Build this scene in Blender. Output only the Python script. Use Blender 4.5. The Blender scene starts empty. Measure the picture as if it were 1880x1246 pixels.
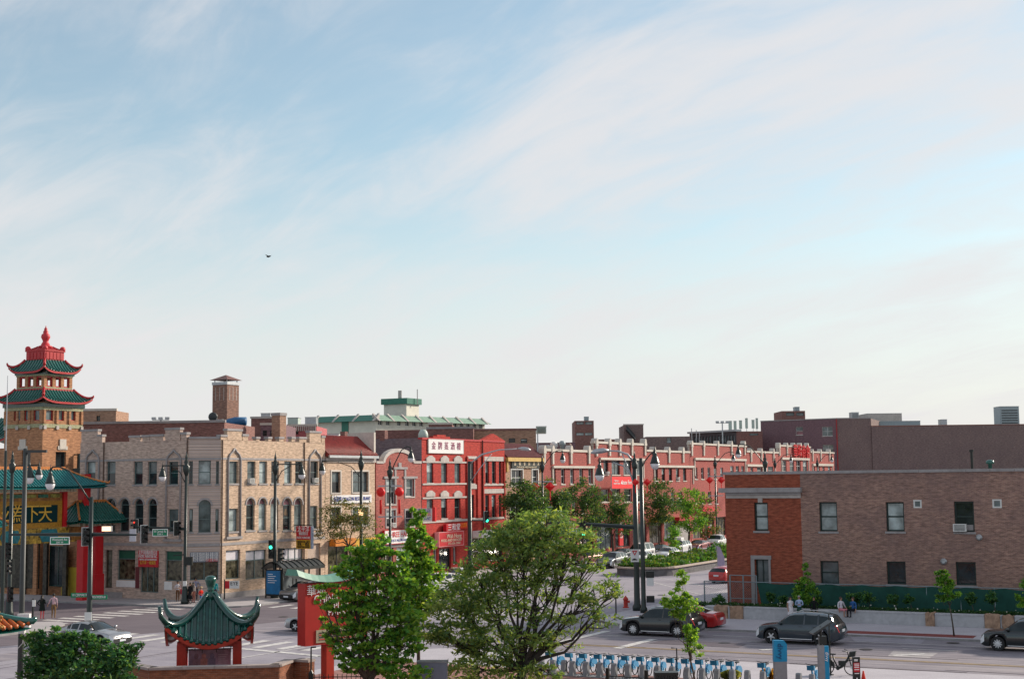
import bpy, bmesh, math, random
import numpy as np
from mathutils import Vector, Matrix
R = random.Random(7)
S = bpy.context.scene
C = bpy.context.collection
PI = math.pi
rad = math.radians

# ------------------------------------------------------------------ camera
FPX, CX, CY, HOR = 2611.0, 940.0, 623.0, 883.0     # focal length in photo pixels (50 mm lens), centre, horizon row
PITCH = math.atan((HOR - CY) / FPX)
ROLL = 0.0105
EYE = Vector((0, 0, 9.5))
_F = Vector((0, math.cos(PITCH), math.sin(PITCH)))
_U0 = Vector((0, -math.sin(PITCH), math.cos(PITCH)))
_X0 = Vector((1, 0, 0))
_R = _X0 * math.cos(ROLL) - _U0 * math.sin(ROLL)
_U = _X0 * math.sin(ROLL) + _U0 * math.cos(ROLL)
cam_data = bpy.data.cameras.new('camera')
cam = bpy.data.objects.new('camera', cam_data)
C.objects.link(cam)
cam_data.sensor_width = 36.0
cam_data.lens = 36.0 * FPX / 1880.0
cam_data.clip_start = 0.5
cam_data.clip_end = 6000
m = Matrix((_R, _U, -_F)).transposed().to_4x4()
m.translation = EYE
cam.matrix_world = m
S.camera = cam

# ------------------------------------------------------------------ sky and sun
SUN_AZ, SUN_EL = rad(58), rad(25)       # to the right of the view, low, thinly veiled
world = bpy.data.worlds.new('World'); S.world = world
world.use_nodes = True
nt = world.node_tree; N = nt.nodes; L = nt.links
for n in list(N): N.remove(n)
def wn(t, **k):
    n = N.new(t)
    for a, b in k.items(): setattr(n, a, b)
    return n
out = wn('ShaderNodeOutputWorld'); bg = wn('ShaderNodeBackground')
sky = wn('ShaderNodeTexSky'); sky.sky_type = 'NISHITA'; sky.sun_disc = False
sky.sun_elevation = SUN_EL; sky.sun_rotation = SUN_AZ
sky.air_density = 1.0; sky.dust_density = 0.6; sky.ozone_density = 3.0
bg.inputs['Strength'].default_value = 0.09
tc = wn('ShaderNodeTexCoord'); sep = wn('ShaderNodeSeparateXYZ')
L.new(tc.outputs['Generated'], sep.inputs[0])
def mth(op, a, b=None, clamp=False):
    n = wn('ShaderNodeMath', operation=op); n.use_clamp = clamp
    for i, v in enumerate((a, b)):
        if v is None: continue
        if isinstance(v, (int, float)): n.inputs[i].default_value = v
        else: L.new(v, n.inputs[i])
    return n.outputs[0]
# cirrus: directions projected on a high flat layer, noise stretched along the wind
zc = mth('MAXIMUM', sep.outputs[2], 0.0)
den = mth('ADD', zc, 0.32)
u = mth('DIVIDE', sep.outputs[0], den); v = mth('DIVIDE', sep.outputs[1], den)
cmb = wn('ShaderNodeCombineXYZ'); L.new(u, cmb.inputs[0]); L.new(v, cmb.inputs[1])
def cloud_noise(rot, sc, loc, detail, dist, rough=0.55):
    m0 = wn('ShaderNodeMapping'); m0.inputs['Rotation'].default_value = (0, 0, rot); L.new(cmb.outputs[0], m0.inputs[0])
    mp = wn('ShaderNodeMapping'); mp.inputs['Scale'].default_value = sc; mp.inputs['Location'].default_value = loc
    L.new(m0.outputs[0], mp.inputs[0])
    nz = wn('ShaderNodeTexNoise'); nz.inputs['Scale'].default_value = 1.0
    nz.inputs['Detail'].default_value = detail; nz.inputs['Roughness'].default_value = rough
    nz.inputs['Distortion'].default_value = dist
    L.new(mp.outputs[0], nz.inputs['Vector'])
    return nz.outputs[0]
n1 = cloud_noise(rad(30), (1.15, 2.1, 1), (7.7, 3.3, 0), 6, 0.5)
n2 = cloud_noise(rad(44), (3.2, 9.0, 1), (1.3, 4.1, 0), 9, 0.7, 0.62)
mix12 = mth('ADD', mth('MULTIPLY', n1, 0.60), mth('MULTIPLY', n2, 0.40))
mr = wn('ShaderNodeMapRange'); mr.interpolation_type = 'SMOOTHSTEP'
L.new(mix12, mr.inputs[0]); mr.inputs[1].default_value = 0.36; mr.inputs[2].default_value = 0.67
cover = mth('ADD', mth('MULTIPLY', mr.outputs[0], 0.70), 0.18)
# haze of the far sky: the layer is seen edge-on near the horizon and closes up
hz = wn('ShaderNodeMapRange'); hz.interpolation_type = 'SMOOTHSTEP'
L.new(zc, hz.inputs[0]); hz.inputs[1].default_value = 0.25; hz.inputs[2].default_value = -0.02
hz.inputs[3].default_value = 0.0; hz.inputs[4].default_value = 0.97
cov2 = mth('SUBTRACT', 1.0, mth('MULTIPLY', mth('SUBTRACT', 1.0, cover), mth('SUBTRACT', 1.0, hz.outputs[0])))
tint = wn('ShaderNodeMix', data_type='RGBA', blend_type='MULTIPLY'); tint.inputs[0].default_value = 1.0
L.new(sky.outputs[0], tint.inputs[6]); tint.inputs[7].default_value = (1.36, 1.40, 1.16, 1)
mx = wn('ShaderNodeMix', data_type='RGBA'); L.new(cov2, mx.inputs[0])
L.new(tint.outputs[2], mx.inputs[6]); mx.inputs[7].default_value = (6.5, 6.35, 6.42, 1)
L.new(mx.outputs[2], bg.inputs[0]); L.new(bg.outputs[0], out.inputs[0])

sun_data = bpy.data.lights.new('sun', 'SUN'); sun = bpy.data.objects.new('sun', sun_data)
C.objects.link(sun)
sun_data.energy = 3.9; sun_data.angle = rad(5); sun_data.color = (1.0, 0.88, 0.74)
sd = Vector((math.sin(SUN_AZ) * math.cos(SUN_EL), math.cos(SUN_AZ) * math.cos(SUN_EL), math.sin(SUN_EL)))
sun.rotation_euler = sd.to_track_quat('Z', 'Y').to_euler()
sun.location = (60, 60, 60)
S.view_settings.view_transform = 'Standard'
S.view_settings.look = 'None'
S.view_settings.gamma = 1.0
S.view_settings.use_curve_mapping = False
S.view_settings.exposure = 0.48
S.render.engine = 'CYCLES'

# ------------------------------------------------------------------ measuring: photo pixel -> place
def ray(px, py): return (_F * FPX + _R * (px - CX) - _U * (py - CY))
def G(px, py, z=0.0):
    d = ray(px, py); t = (z - EYE.z) / d.z
    return EYE + d * t
def at(px, py, depth):
    d = ray(px, py); return EYE + d * (depth / d.y)
def proj(p):
    d = Vector(p) - EYE; k = FPX / d.dot(_F)
    return (CX + d.dot(_R) * k, CY - d.dot(_U) * k)
# the street grid: P0 is the corner of the long street, E1 runs away along it, E2 across towards us
P0 = Vector((-24.2, 118.0, 0))
AL = rad(28)
E1 = Vector((math.sin(AL), math.cos(AL), 0)); E2 = Vector((math.cos(AL), -math.sin(AL), 0))
A1 = math.atan2(E1.y, E1.x); A2 = math.atan2(E2.y, E2.x)
def W(a, b, z=0.0): return P0 + E1 * a + E2 * b + Vector((0, 0, z))
def on_line(px, py, O, D, z=None):
    """vertical plane through O along D, seen at pixel -> point on it"""
    d = ray(px, py); n = Vector((-D.y, D.x, 0))
    t = (Vector(O) - EYE).dot(n) / d.dot(n)
    return EYE + d * t
def on_a(px, a, py=900): p = on_line(px, py, W(a, 0), E2); return Vector((p.x, p.y, 0))
def on_b(px, b, py=900): p = on_line(px, py, W(0, b), E1); return Vector((p.x, p.y, 0))
def zat(p, py):
    """height at ground point p that shows at row py"""
    x, y0 = proj((p.x, p.y, 0)); x, y1 = proj((p.x, p.y, 10))
    return (py - y0) / (y1 - y0) * 10
def ppm(p):
    """photo pixels per metre at p"""
    return FPX / (Vector(p) - EYE).dot(_F)

# ------------------------------------------------------------------ materials
MATS = {}
def _nodes(name):
    mt = bpy.data.materials.new(name); mt.use_nodes = True
    t = mt.node_tree; b = t.nodes['Principled BSDF']
    return mt, t, b
def mat(name, col, rough=0.7, var=0.12, scale=1.5, metal=0.0, spec=0.4, bump=0.0, emit=None, es=1.0, coat=0.0, dirt=0.0, dcol=(0.05,0.045,0.04), dscale=0.35):
    if name in MATS: return MATS[name]
    mt, t, b = _nodes(name)
    b.inputs['Roughness'].default_value = rough; b.inputs['Metallic'].default_value = metal
    b.inputs['Specular IOR Level'].default_value = spec
    if coat: b.inputs['Coat Weight'].default_value = coat
    c4 = (*col, 1)
    if var > 0 or dirt > 0:
        tcn = t.nodes.new('ShaderNodeTexCoord')
        nz = t.nodes.new('ShaderNodeTexNoise'); nz.inputs['Scale'].default_value = scale
        nz.inputs['Detail'].default_value = 6; nz.inputs['Roughness'].default_value = 0.65
        t.links.new(tcn.outputs['Object'], nz.inputs['Vector'])
        rp = t.nodes.new('ShaderNodeMapRange'); t.links.new(nz.outputs[0], rp.inputs[0])
        rp.inputs[1].default_value = 0.25; rp.inputs[2].default_value = 0.75
        rp.inputs[3].default_value = 1 - var * 1.6; rp.inputs[4].default_value = 1 + var * 1.6
        mu = t.nodes.new('ShaderNodeMix'); mu.data_type = 'RGBA'; mu.blend_type = 'MULTIPLY'; mu.inputs[0].default_value = 1
        mu.inputs[6].default_value = c4; t.links.new(rp.outputs[0], mu.inputs[7])
        last = mu.outputs[2]
        if dirt:
            n2_ = t.nodes.new('ShaderNodeTexNoise'); n2_.inputs['Scale'].default_value = dscale; n2_.inputs['Detail'].default_value = 8
            n2_.inputs['Roughness'].default_value = 0.7
            t.links.new(tcn.outputs['Object'], n2_.inputs['Vector'])
            r2 = t.nodes.new('ShaderNodeMapRange'); t.links.new(n2_.outputs[0], r2.inputs[0])
            r2.inputs[1].default_value = 0.45; r2.inputs[2].default_value = 0.75; r2.inputs[4].default_value = dirt
            m2 = t.nodes.new('ShaderNodeMix'); m2.data_type = 'RGBA'; t.links.new(r2.outputs[0], m2.inputs[0])
            t.links.new(last, m2.inputs[6]); m2.inputs[7].default_value = (*dcol, 1)
            last = m2.outputs[2]
        t.links.new(last, b.inputs['Base Color'])
        if bump:
            bp = t.nodes.new('ShaderNodeBump'); bp.inputs['Strength'].default_value = bump; bp.inputs['Distance'].default_value = 0.02
            t.links.new(nz.outputs[0], bp.inputs['Height']); t.links.new(bp.outputs[0], b.inputs['Normal'])
    else:
        b.inputs['Base Color'].default_value = c4
    if emit:
        b.inputs['Emission Color'].default_value = (*emit, 1); b.inputs['Emission Strength'].default_value = es
    MATS[name] = mt
    return mt
def brick(name, c1, c2, mortar, bw=0.22, bh=0.075, stain=0.25, scol=(0.09, 0.07, 0.06), rough=0.85, sscale=0.25):
    """coursed brick in metres on any upright wall (object x+y runs along, z up)"""
    if name in MATS: return MATS[name]
    mt, t, b = _nodes(name); nd = t.nodes; lk = t.links
    b.inputs['Roughness'].default_value = rough; b.inputs['Specular IOR Level'].default_value = 0.25
    tcn = nd.new('ShaderNodeTexCoord'); sp = nd.new('ShaderNodeSeparateXYZ'); lk.new(tcn.outputs['Object'], sp.inputs[0])
    ad = nd.new('ShaderNodeMath'); ad.operation = 'ADD'; lk.new(sp.outputs[0], ad.inputs[0]); lk.new(sp.outputs[1], ad.inputs[1])
    cb = nd.new('ShaderNodeCombineXYZ'); lk.new(ad.outputs[0], cb.inputs[0]); lk.new(sp.outputs[2], cb.inputs[1])
    br = nd.new('ShaderNodeTexBrick'); lk.new(cb.outputs[0], br.inputs['Vector'])
    br.inputs['Scale'].default_value = 1.0; br.inputs['Brick Width'].default_value = bw; br.inputs['Row Height'].default_value = bh
    br.inputs['Mortar Size'].default_value = 0.009; br.inputs['Bias'].default_value = 0.0
    br.inputs['Color1'].default_value = (*c1, 1); br.inputs['Color2'].default_value = (*c2, 1); br.inputs['Mortar'].default_value = (*mortar, 1)
    nz = nd.new('ShaderNodeTexNoise'); nz.inputs['Scale'].default_value = 5.0; nz.inputs['Detail'].default_value = 4
    mp = nd.new('ShaderNodeMapping'); mp.inputs['Scale'].default_value = (0.45, 1.6, 1); lk.new(cb.outputs[0], mp.inputs[0]); lk.new(mp.outputs[0], nz.inputs['Vector'])
    rp = nd.new('ShaderNodeMapRange'); lk.new(nz.outputs[0], rp.inputs[0]); rp.inputs[1].default_value = 0.3; rp.inputs[2].default_value = 0.7
    rp.inputs[3].default_value = 0.66; rp.inputs[4].default_value = 1.34
    mu = nd.new('ShaderNodeMix'); mu.data_type = 'RGBA'; mu.blend_type = 'MULTIPLY'; mu.inputs[0].default_value = 1
    lk.new(br.outputs[0], mu.inputs[6]); lk.new(rp.outputs[0], mu.inputs[7])
    n2_ = nd.new('ShaderNodeTexNoise'); n2_.inputs['Scale'].default_value = sscale; n2_.inputs['Detail'].default_value = 9; n2_.inputs['Roughness'].default_value = 0.72
    lk.new(tcn.outputs['Object'], n2_.inputs['Vector'])
    r2 = nd.new('ShaderNodeMapRange'); lk.new(n2_.outputs[0], r2.inputs[0]); r2.inputs[1].default_value = 0.42; r2.inputs[2].default_value = 0.72; r2.inputs[4].default_value = stain
    m2 = nd.new('ShaderNodeMix'); m2.data_type = 'RGBA'; lk.new(r2.outputs[0], m2.inputs[0]); lk.new(mu.outputs[2], m2.inputs[6]); m2.inputs[7].default_value = (*scol, 1)
    lk.new(m2.outputs[2], b.inputs['Base Color'])
    bp = nd.new('ShaderNodeBump'); bp.inputs['Strength'].default_value = 0.5; bp.inputs['Distance'].default_value = 0.008; bp.invert = True
    lk.new(br.outputs['Fac'], bp.inputs['Height']); lk.new(bp.outputs[0], b.inputs['Normal'])
    MATS[name] = mt
    return mt
def glass(name, col, rough=0.06, lo=0.45, hi=1.6, sc=1.1):
    """window glass in front of a dim room: dark body, sharp sky reflection, slightly wavy"""
    if name in MATS: return MATS[name]
    mt, t, b = _nodes(name)
    b.inputs['Roughness'].default_value = rough; b.inputs['Specular IOR Level'].default_value = 0.55
    tcn = t.nodes.new('ShaderNodeTexCoord')
    nz = t.nodes.new('ShaderNodeTexNoise'); nz.inputs['Scale'].default_value = sc; nz.inputs['Detail'].default_value = 3
    t.links.new(tcn.outputs['Object'], nz.inputs['Vector'])
    rp = t.nodes.new('ShaderNodeMapRange'); t.links.new(nz.outputs[0], rp.inputs[0]); rp.inputs[1].default_value = 0.3; rp.inputs[2].default_value = 0.7
    rp.inputs[3].default_value = lo; rp.inputs[4].default_value = hi
    mu = t.nodes.new('ShaderNodeMix'); mu.data_type = 'RGBA'; mu.blend_type = 'MULTIPLY'; mu.inputs[0].default_value = 1
    mu.inputs[6].default_value = (*col, 1); t.links.new(rp.outputs[0], mu.inputs[7]); t.links.new(mu.outputs[2], b.inputs['Base Color'])
    bp = t.nodes.new('ShaderNodeBump'); bp.inputs['Strength'].default_value = 0.15; bp.inputs['Distance'].default_value = 0.05
    t.links.new(nz.outputs[0], bp.inputs['Height']); t.links.new(bp.outputs[0], b.inputs['Normal'])
    MATS[name] = mt
    return mt
def leafmat(name, col, trans=0.5):
    if name in MATS: return MATS[name]
    mt, t, b = _nodes(name)
    o = t.nodes['Material Output']
    nz = t.nodes.new('ShaderNodeTexNoise'); nz.inputs['Scale'].default_value = 2.2; nz.inputs['Detail'].default_value = 3
    tcn = t.nodes.new('ShaderNodeTexCoord'); t.links.new(tcn.outputs['Object'], nz.inputs['Vector'])
    rp = t.nodes.new('ShaderNodeMapRange'); t.links.new(nz.outputs[0], rp.inputs[0]); rp.inputs[1].default_value = 0.3; rp.inputs[2].default_value = 0.7
    rp.inputs[3].default_value = 0.7; rp.inputs[4].default_value = 1.35
    mu = t.nodes.new('ShaderNodeMix'); mu.data_type = 'RGBA'; mu.blend_type = 'MULTIPLY'; mu.inputs[0].default_value = 1
    mu.inputs[6].default_value = (*col, 1); t.links.new(rp.outputs[0], mu.inputs[7])
    t.links.new(mu.outputs[2], b.inputs['Base Color']); b.inputs['Roughness'].default_value = 0.5; b.inputs['Specular IOR Level'].default_value = 0.3
    tr = t.nodes.new('ShaderNodeBsdfTranslucent')
    m2 = t.nodes.new('ShaderNodeMix'); m2.data_type = 'RGBA'; m2.blend_type = 'MULTIPLY'; m2.inputs[0].default_value = 1
    t.links.new(mu.outputs[2], m2.inputs[6]); m2.inputs[7].default_value = (1.5, 1.35, 0.6, 1); t.links.new(m2.outputs[2], tr.inputs[0])
    mxs = t.nodes.new('ShaderNodeMixShader'); mxs.inputs[0].default_value = trans
    t.links.new(b.outputs[0], mxs.inputs[1]); t.links.new(tr.outputs[0], mxs.inputs[2]); t.links.new(mxs.outputs[0], o.inputs[0])
    MATS[name] = mt
    return mt

# ------------------------------------------------------------------ mesh builder
I4 = Matrix.Identity(4)
class MB:
    def __init__(s): s.v = []; s.f = []; s.m = []; s.M = I4; s.mi = 0
    def add(s, vs, fs, mi=None):
        o = len(s.v); Mx = s.M
        s.v += [tuple(Mx @ Vector(p)) for p in vs] if Mx is not I4 else [tuple(p) for p in vs]
        for f in fs: s.f.append(tuple(i + o for i in f)); s.m.append(s.mi if mi is None else mi)
        return s
    def box(s, x0, x1, y0, y1, z0, z1, mi=None):
        return s.add([(x0,y0,z0),(x1,y0,z0),(x1,y1,z0),(x0,y1,z0),(x0,y0,z1),(x1,y0,z1),(x1,y1,z1),(x0,y1,z1)],
              [(0,3,2,1),(4,5,6,7),(0,1,5,4),(1,2,6,5),(2,3,7,6),(3,0,4,7)], mi)
    def prism(s, poly, z0, z1, mi=None, top=None):
        """poly: (x,y) counter-clockwise from above; optional other top outline"""
        n = len(poly); tp = top or poly
        vs = [(p[0], p[1], z0) for p in poly] + [(p[0], p[1], z1) for p in tp]
        return s.add(vs, [tuple(range(n - 1, -1, -1)), tuple(range(n, 2 * n))] + [(i, (i + 1) % n, n + (i + 1) % n, n + i) for i in range(n)], mi)
    def extr(s, prof, y0, y1, mi=None):
        """outline in x,z (counter-clockwise seen from -y) pushed from y0 (front) to y1"""
        n = len(prof)
        vs = [(p[0], y0, p[1]) for p in prof] + [(p[0], y1, p[1]) for p in prof]
        return s.add(vs, [tuple(range(n)), tuple(range(2 * n - 1, n - 1, -1))] + [((i + 1) % n, i, n + i, n + (i + 1) % n) for i in range(n)], mi)
    def tube(s, path, r, n=8, mi=None, cap=True):
        path = [Vector(p) for p in path]; k = len(path)
        rs = r if isinstance(r, (list, tuple)) else [r] * k
        vs = []; fs = []; up = None
        for i, p in enumerate(path):
            d = (path[min(i + 1, k - 1)] - path[max(i - 1, 0)])
            if d.length < 1e-9: d = Vector((0, 0, 1))
            d.normalize()
            if up is None:
                up = Vector((0, 0, 1)) if abs(d.z) < 0.9 else Vector((1, 0, 0))
            x = d.cross(up)
            if x.length < 1e-6: x = d.orthogonal()
            x.normalize(); up = x.cross(d).normalized()
            for j in range(n):
                a = 2 * PI * j / n
                vs.append(p + (x * math.cos(a) + up * math.sin(a)) * rs[i])
        for i in range(k - 1):
            for j in range(n):
                a = i * n + j; b = i * n + (j + 1) % n
                fs.append((a, b, b + n, a + n))
        if cap: fs.append(tuple(range(n - 1, -1, -1))); fs.append(tuple((k - 1) * n + j for j in range(n)))
        return s.add(vs, fs, mi)
    def lathe(s, prof, n=12, c=(0, 0, 0), mi=None, cap=True):
        """prof: (r, z) from bottom to top round the z axis"""
        vs = []; fs = []; k = len(prof)
        for r_, z in prof:
            for j in range(n):
                a = 2 * PI * j / n; vs.append((c[0] + r_ * math.cos(a), c[1] + r_ * math.sin(a), c[2] + z))
        for i in range(k - 1):
            for j in range(n):
                a = i * n + j; b = i * n + (j + 1) % n; fs.append((a, b, b + n, a + n))
        if cap: fs.append(tuple(range(n - 1, -1, -1))); fs.append(tuple((k - 1) * n + j for j in range(n)))
        return s.add(vs, fs, mi)
    def ball(s, c, r, n=8, sz=(1, 1, 1), mi=None):
        pr = [(r * math.sin(PI * i / n) + 1e-4, -r * math.cos(PI * i / n)) for i in range(n + 1)]
        M0 = s.M; s.M = M0 @ Matrix.Translation(c) @ Matrix.Diagonal((*sz, 1)); s.lathe(pr, max(8, n), mi=mi); s.M = M0
        return s
    def build(s, name, mats, parent=None, smooth=False, loc=None, rotz=0, kind=None, label=None):
        me = bpy.data.meshes.new(name); me.from_pydata([tuple(p) for p in s.v], [], s.f)
        ml = mats if isinstance(mats, (list, tuple)) else [mats]
        for x in ml: me.materials.append(x)
        if len(ml) > 1: me.polygons.foreach_set('material_index', s.m)
        if smooth: me.polygons.foreach_set('use_smooth', [True] * len(me.polygons))
        me.update()
        return link(name, me, parent, loc, rotz, kind, label)
def link(name, me, parent=None, loc=None, rotz=0, kind=None, label=None):
    o = bpy.data.objects.new(name, me); C.objects.link(o)
    if parent: o.parent = parent
    if loc is not None: o.location = loc
    if rotz: o.rotation_euler = (0, 0, rotz)
    if kind: o['kind'] = kind
    if label: o['label'] = label
    return o
def thing(name, label, cat, loc=(0, 0, 0), rotz=0, group=None):
    o = bpy.data.objects.new(name, None); C.objects.link(o)
    o.location = loc; o.rotation_euler = (0, 0, rotz); o['label'] = label; o['category'] = cat
    o.empty_display_size = 0.3
    if group: o['group'] = group
    return o
def tag(o, label, cat, group=None):
    o['label'] = label; o['category'] = cat
    if group: o['group'] = group
    return o
def struct(name, mb, mt, smooth=False):
    return mb.build(name, mt, smooth=smooth, kind='structure')
KIDS = {}
def dup(o, parent=None, loc=None, rotz=None, label=None, scale=None):
    c = o.copy(); C.objects.link(c); c.parent = parent
    if loc is not None: c.location = loc
    if rotz is not None: c.rotation_euler = (0, 0, rotz)
    if scale is not None: c.scale = scale
    if label: c['label'] = label
    for ch in list(o.children): dup(ch, c)
    return c
def xform(loc, rotz=0): return Matrix.Translation(loc) @ Matrix.Rotation(rotz, 4, 'Z')
def text(body, size, mt, parent, M, name='lettering', ext=0.012, align='CENTER', width=None):
    cu = bpy.data.curves.new(name, 'FONT'); cu.body = body; cu.size = size; cu.extrude = ext
    cu.align_x = align; cu.align_y = 'CENTER'; cu.resolution_u = 3
    o = bpy.data.objects.new(name, cu); C.objects.link(o)
    bpy.context.view_layer.update()
    dg = bpy.context.evaluated_depsgraph_get()
    me = bpy.data.meshes.new_from_object(o.evaluated_get(dg))
    bpy.data.objects.remove(o)
    xs = [v_.co.x for v_ in me.vertices]
    if width and xs:
        k = width / max(1e-6, max(xs) - min(xs))
        me.transform(Matrix.Diagonal((k, 1, 1, 1)))
    me.transform(M)
    me.materials.clear(); me.materials.append(mt)
    return link(name, me, parent)
# text lies in x,y: stand it up on a facade (local x along, -y outward)
def upright(x, y, z, rotz=0): return Matrix.Translation((x, y, z)) @ Matrix.Rotation(rotz, 4, 'Z') @ Matrix.Rotation(PI / 2, 4, 'X')
# ------------------------------------------------------------------ shared materials
M_frame_w = mat('window frame white', (0.62, 0.62, 0.60), 0.5, 0.1, 3)
M_frame_d = mat('window frame dark', (0.035, 0.04, 0.042), 0.45, 0.15, 3)
M_frame_b = mat('window frame brown', (0.10, 0.06, 0.045), 0.55, 0.15, 3)
M_frame_g = mat('window frame grey green', (0.10, 0.15, 0.15), 0.5, 0.15, 3)
G_dark = glass('glass dark', (0.018, 0.025, 0.028))
G_mid = glass('glass with shade', (0.10, 0.13, 0.135), 0.12)
G_pale = glass('glass with drawn blind', (0.32, 0.38, 0.38), 0.2)
G_rose = glass('glass rose transom', (0.22, 0.09, 0.11), 0.15)
G_shop = glass('glass shop front', (0.055, 0.05, 0.032), 0.08, .1, 2.6, 2.6)
M_stone = mat('pale limestone', (0.47, 0.43, 0.40), 0.8, 0.12, 2.5, dirt=0.35)
M_stone_g = mat('grey limestone', (0.33, 0.31, 0.31), 0.85, 0.12, 2.5, dirt=0.35)
M_white = mat('white painted panel', (0.72, 0.71, 0.70), 0.6, 0.06, 2)
M_terra = mat('white glazed terracotta', (0.56, 0.51, 0.45), 0.45, 0.1, 4, dirt=0.25)
M_roof = mat('roof felt', (0.13, 0.125, 0.13), 0.9, 0.2, 0.6)
M_metal = mat('galvanised metal', (0.40, 0.42, 0.44), 0.42, 0.12, 3, metal=0.7)
M_red = mat('red lacquer', (0.55, 0.015, 0.02), 0.4, 0.1, 1.5)
M_black = mat('black iron', (0.012, 0.016, 0.015), 0.38, 0.1, 4)
M_gold = mat('gold lettering', (0.72, 0.42, 0.05), 0.4, 0.08, 6)
M_ltr_w = mat('white lettering', (0.85, 0.83, 0.82), 0.5, 0)
M_ltr_r = mat('red lettering', (0.62, 0.03, 0.03), 0.5, 0)
M_ltr_b = mat('blue lettering', (0.05, 0.07, 0.30), 0.5, 0)
M_ltr_k = mat('black lettering', (0.02, 0.02, 0.02), 0.5, 0)
M_acgrey = mat('air conditioner casing', (0.62, 0.62, 0.60), 0.5, 0.05, 4)

B_beige_shade = brick('shaded tan brick', (0.58, 0.43, 0.34), (0.46, 0.325, 0.255), (0.46, 0.39, 0.36), stain=0.35, scol=(0.27, 0.205, 0.20))  # left and chamfer faces: the tan brick with shade put into its colour
B_beige = brick('tan brick', (0.60, 0.435, 0.31), (0.48, 0.33, 0.225), (0.54, 0.44, 0.35), stain=0.3, scol=(0.26, 0.17, 0.14))
B_tower = brick('orange brown brick', (0.50, 0.24, 0.115), (0.37, 0.165, 0.08), (0.38, 0.24, 0.155), stain=0.25, scol=(0.16, 0.08, 0.06))
B_rose = brick('rose red brick', (0.40, 0.10, 0.075), (0.30, 0.07, 0.06), (0.36, 0.17, 0.15), stain=0.3, scol=(0.17, 0.06, 0.06))
B_row = brick('long row red brick', (0.38, 0.082, 0.068), (0.30, 0.058, 0.052), (0.32, 0.115, 0.10), stain=0.4, scol=(0.20, 0.075, 0.07))
B_vict = brick('painted red brick', (0.46, 0.045, 0.03), (0.38, 0.03, 0.025), (0.34, 0.05, 0.04), stain=0.2, scol=(0.20, 0.03, 0.025))
B_side = brick('blue grey common brick', (0.17, 0.145, 0.165), (0.12, 0.10, 0.125), (0.20, 0.18, 0.19), stain=0.4, scol=(0.30, 0.17, 0.16))
B_brown = brick('brown common brick', (0.36, 0.205, 0.155), (0.235, 0.125, 0.10), (0.35, 0.27, 0.23), stain=0.75, scol=(0.16, 0.11, 0.11), sscale=0.28)
B_orange = brick('orange face brick', (0.33, 0.08, 0.042), (0.255, 0.056, 0.032), (0.28, 0.105, 0.065), stain=0.15)
B_purple = brick('purple brown brick', (0.21, 0.12, 0.14), (0.16, 0.09, 0.105), (0.24, 0.17, 0.18), stain=0.3, scol=(0.12, 0.08, 0.095))
B_bigwall = brick('dim brown brick', (0.225, 0.155, 0.143), (0.165, 0.112, 0.105), (0.255, 0.2, 0.188), stain=0.5, scol=(0.13, 0.092, 0.098))
B_tan2 = brick('tan common brick', (0.42, 0.25, 0.17), (0.32, 0.18, 0.12), (0.38, 0.27, 0.2), stain=0.3, scol=(0.2, 0.11, 0.09))
B_dull = brick('dull red common brick', (0.26, 0.12, 0.10), (0.19, 0.085, 0.075), (0.26, 0.17, 0.15), stain=0.4, scol=(0.14, 0.07, 0.07))
B_pink = brick('pink painted brick', (0.48, 0.14, 0.15), (0.42, 0.12, 0.13), (0.45, 0.16, 0.16), stain=0.2, scol=(0.25, 0.09, 0.1))

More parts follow.
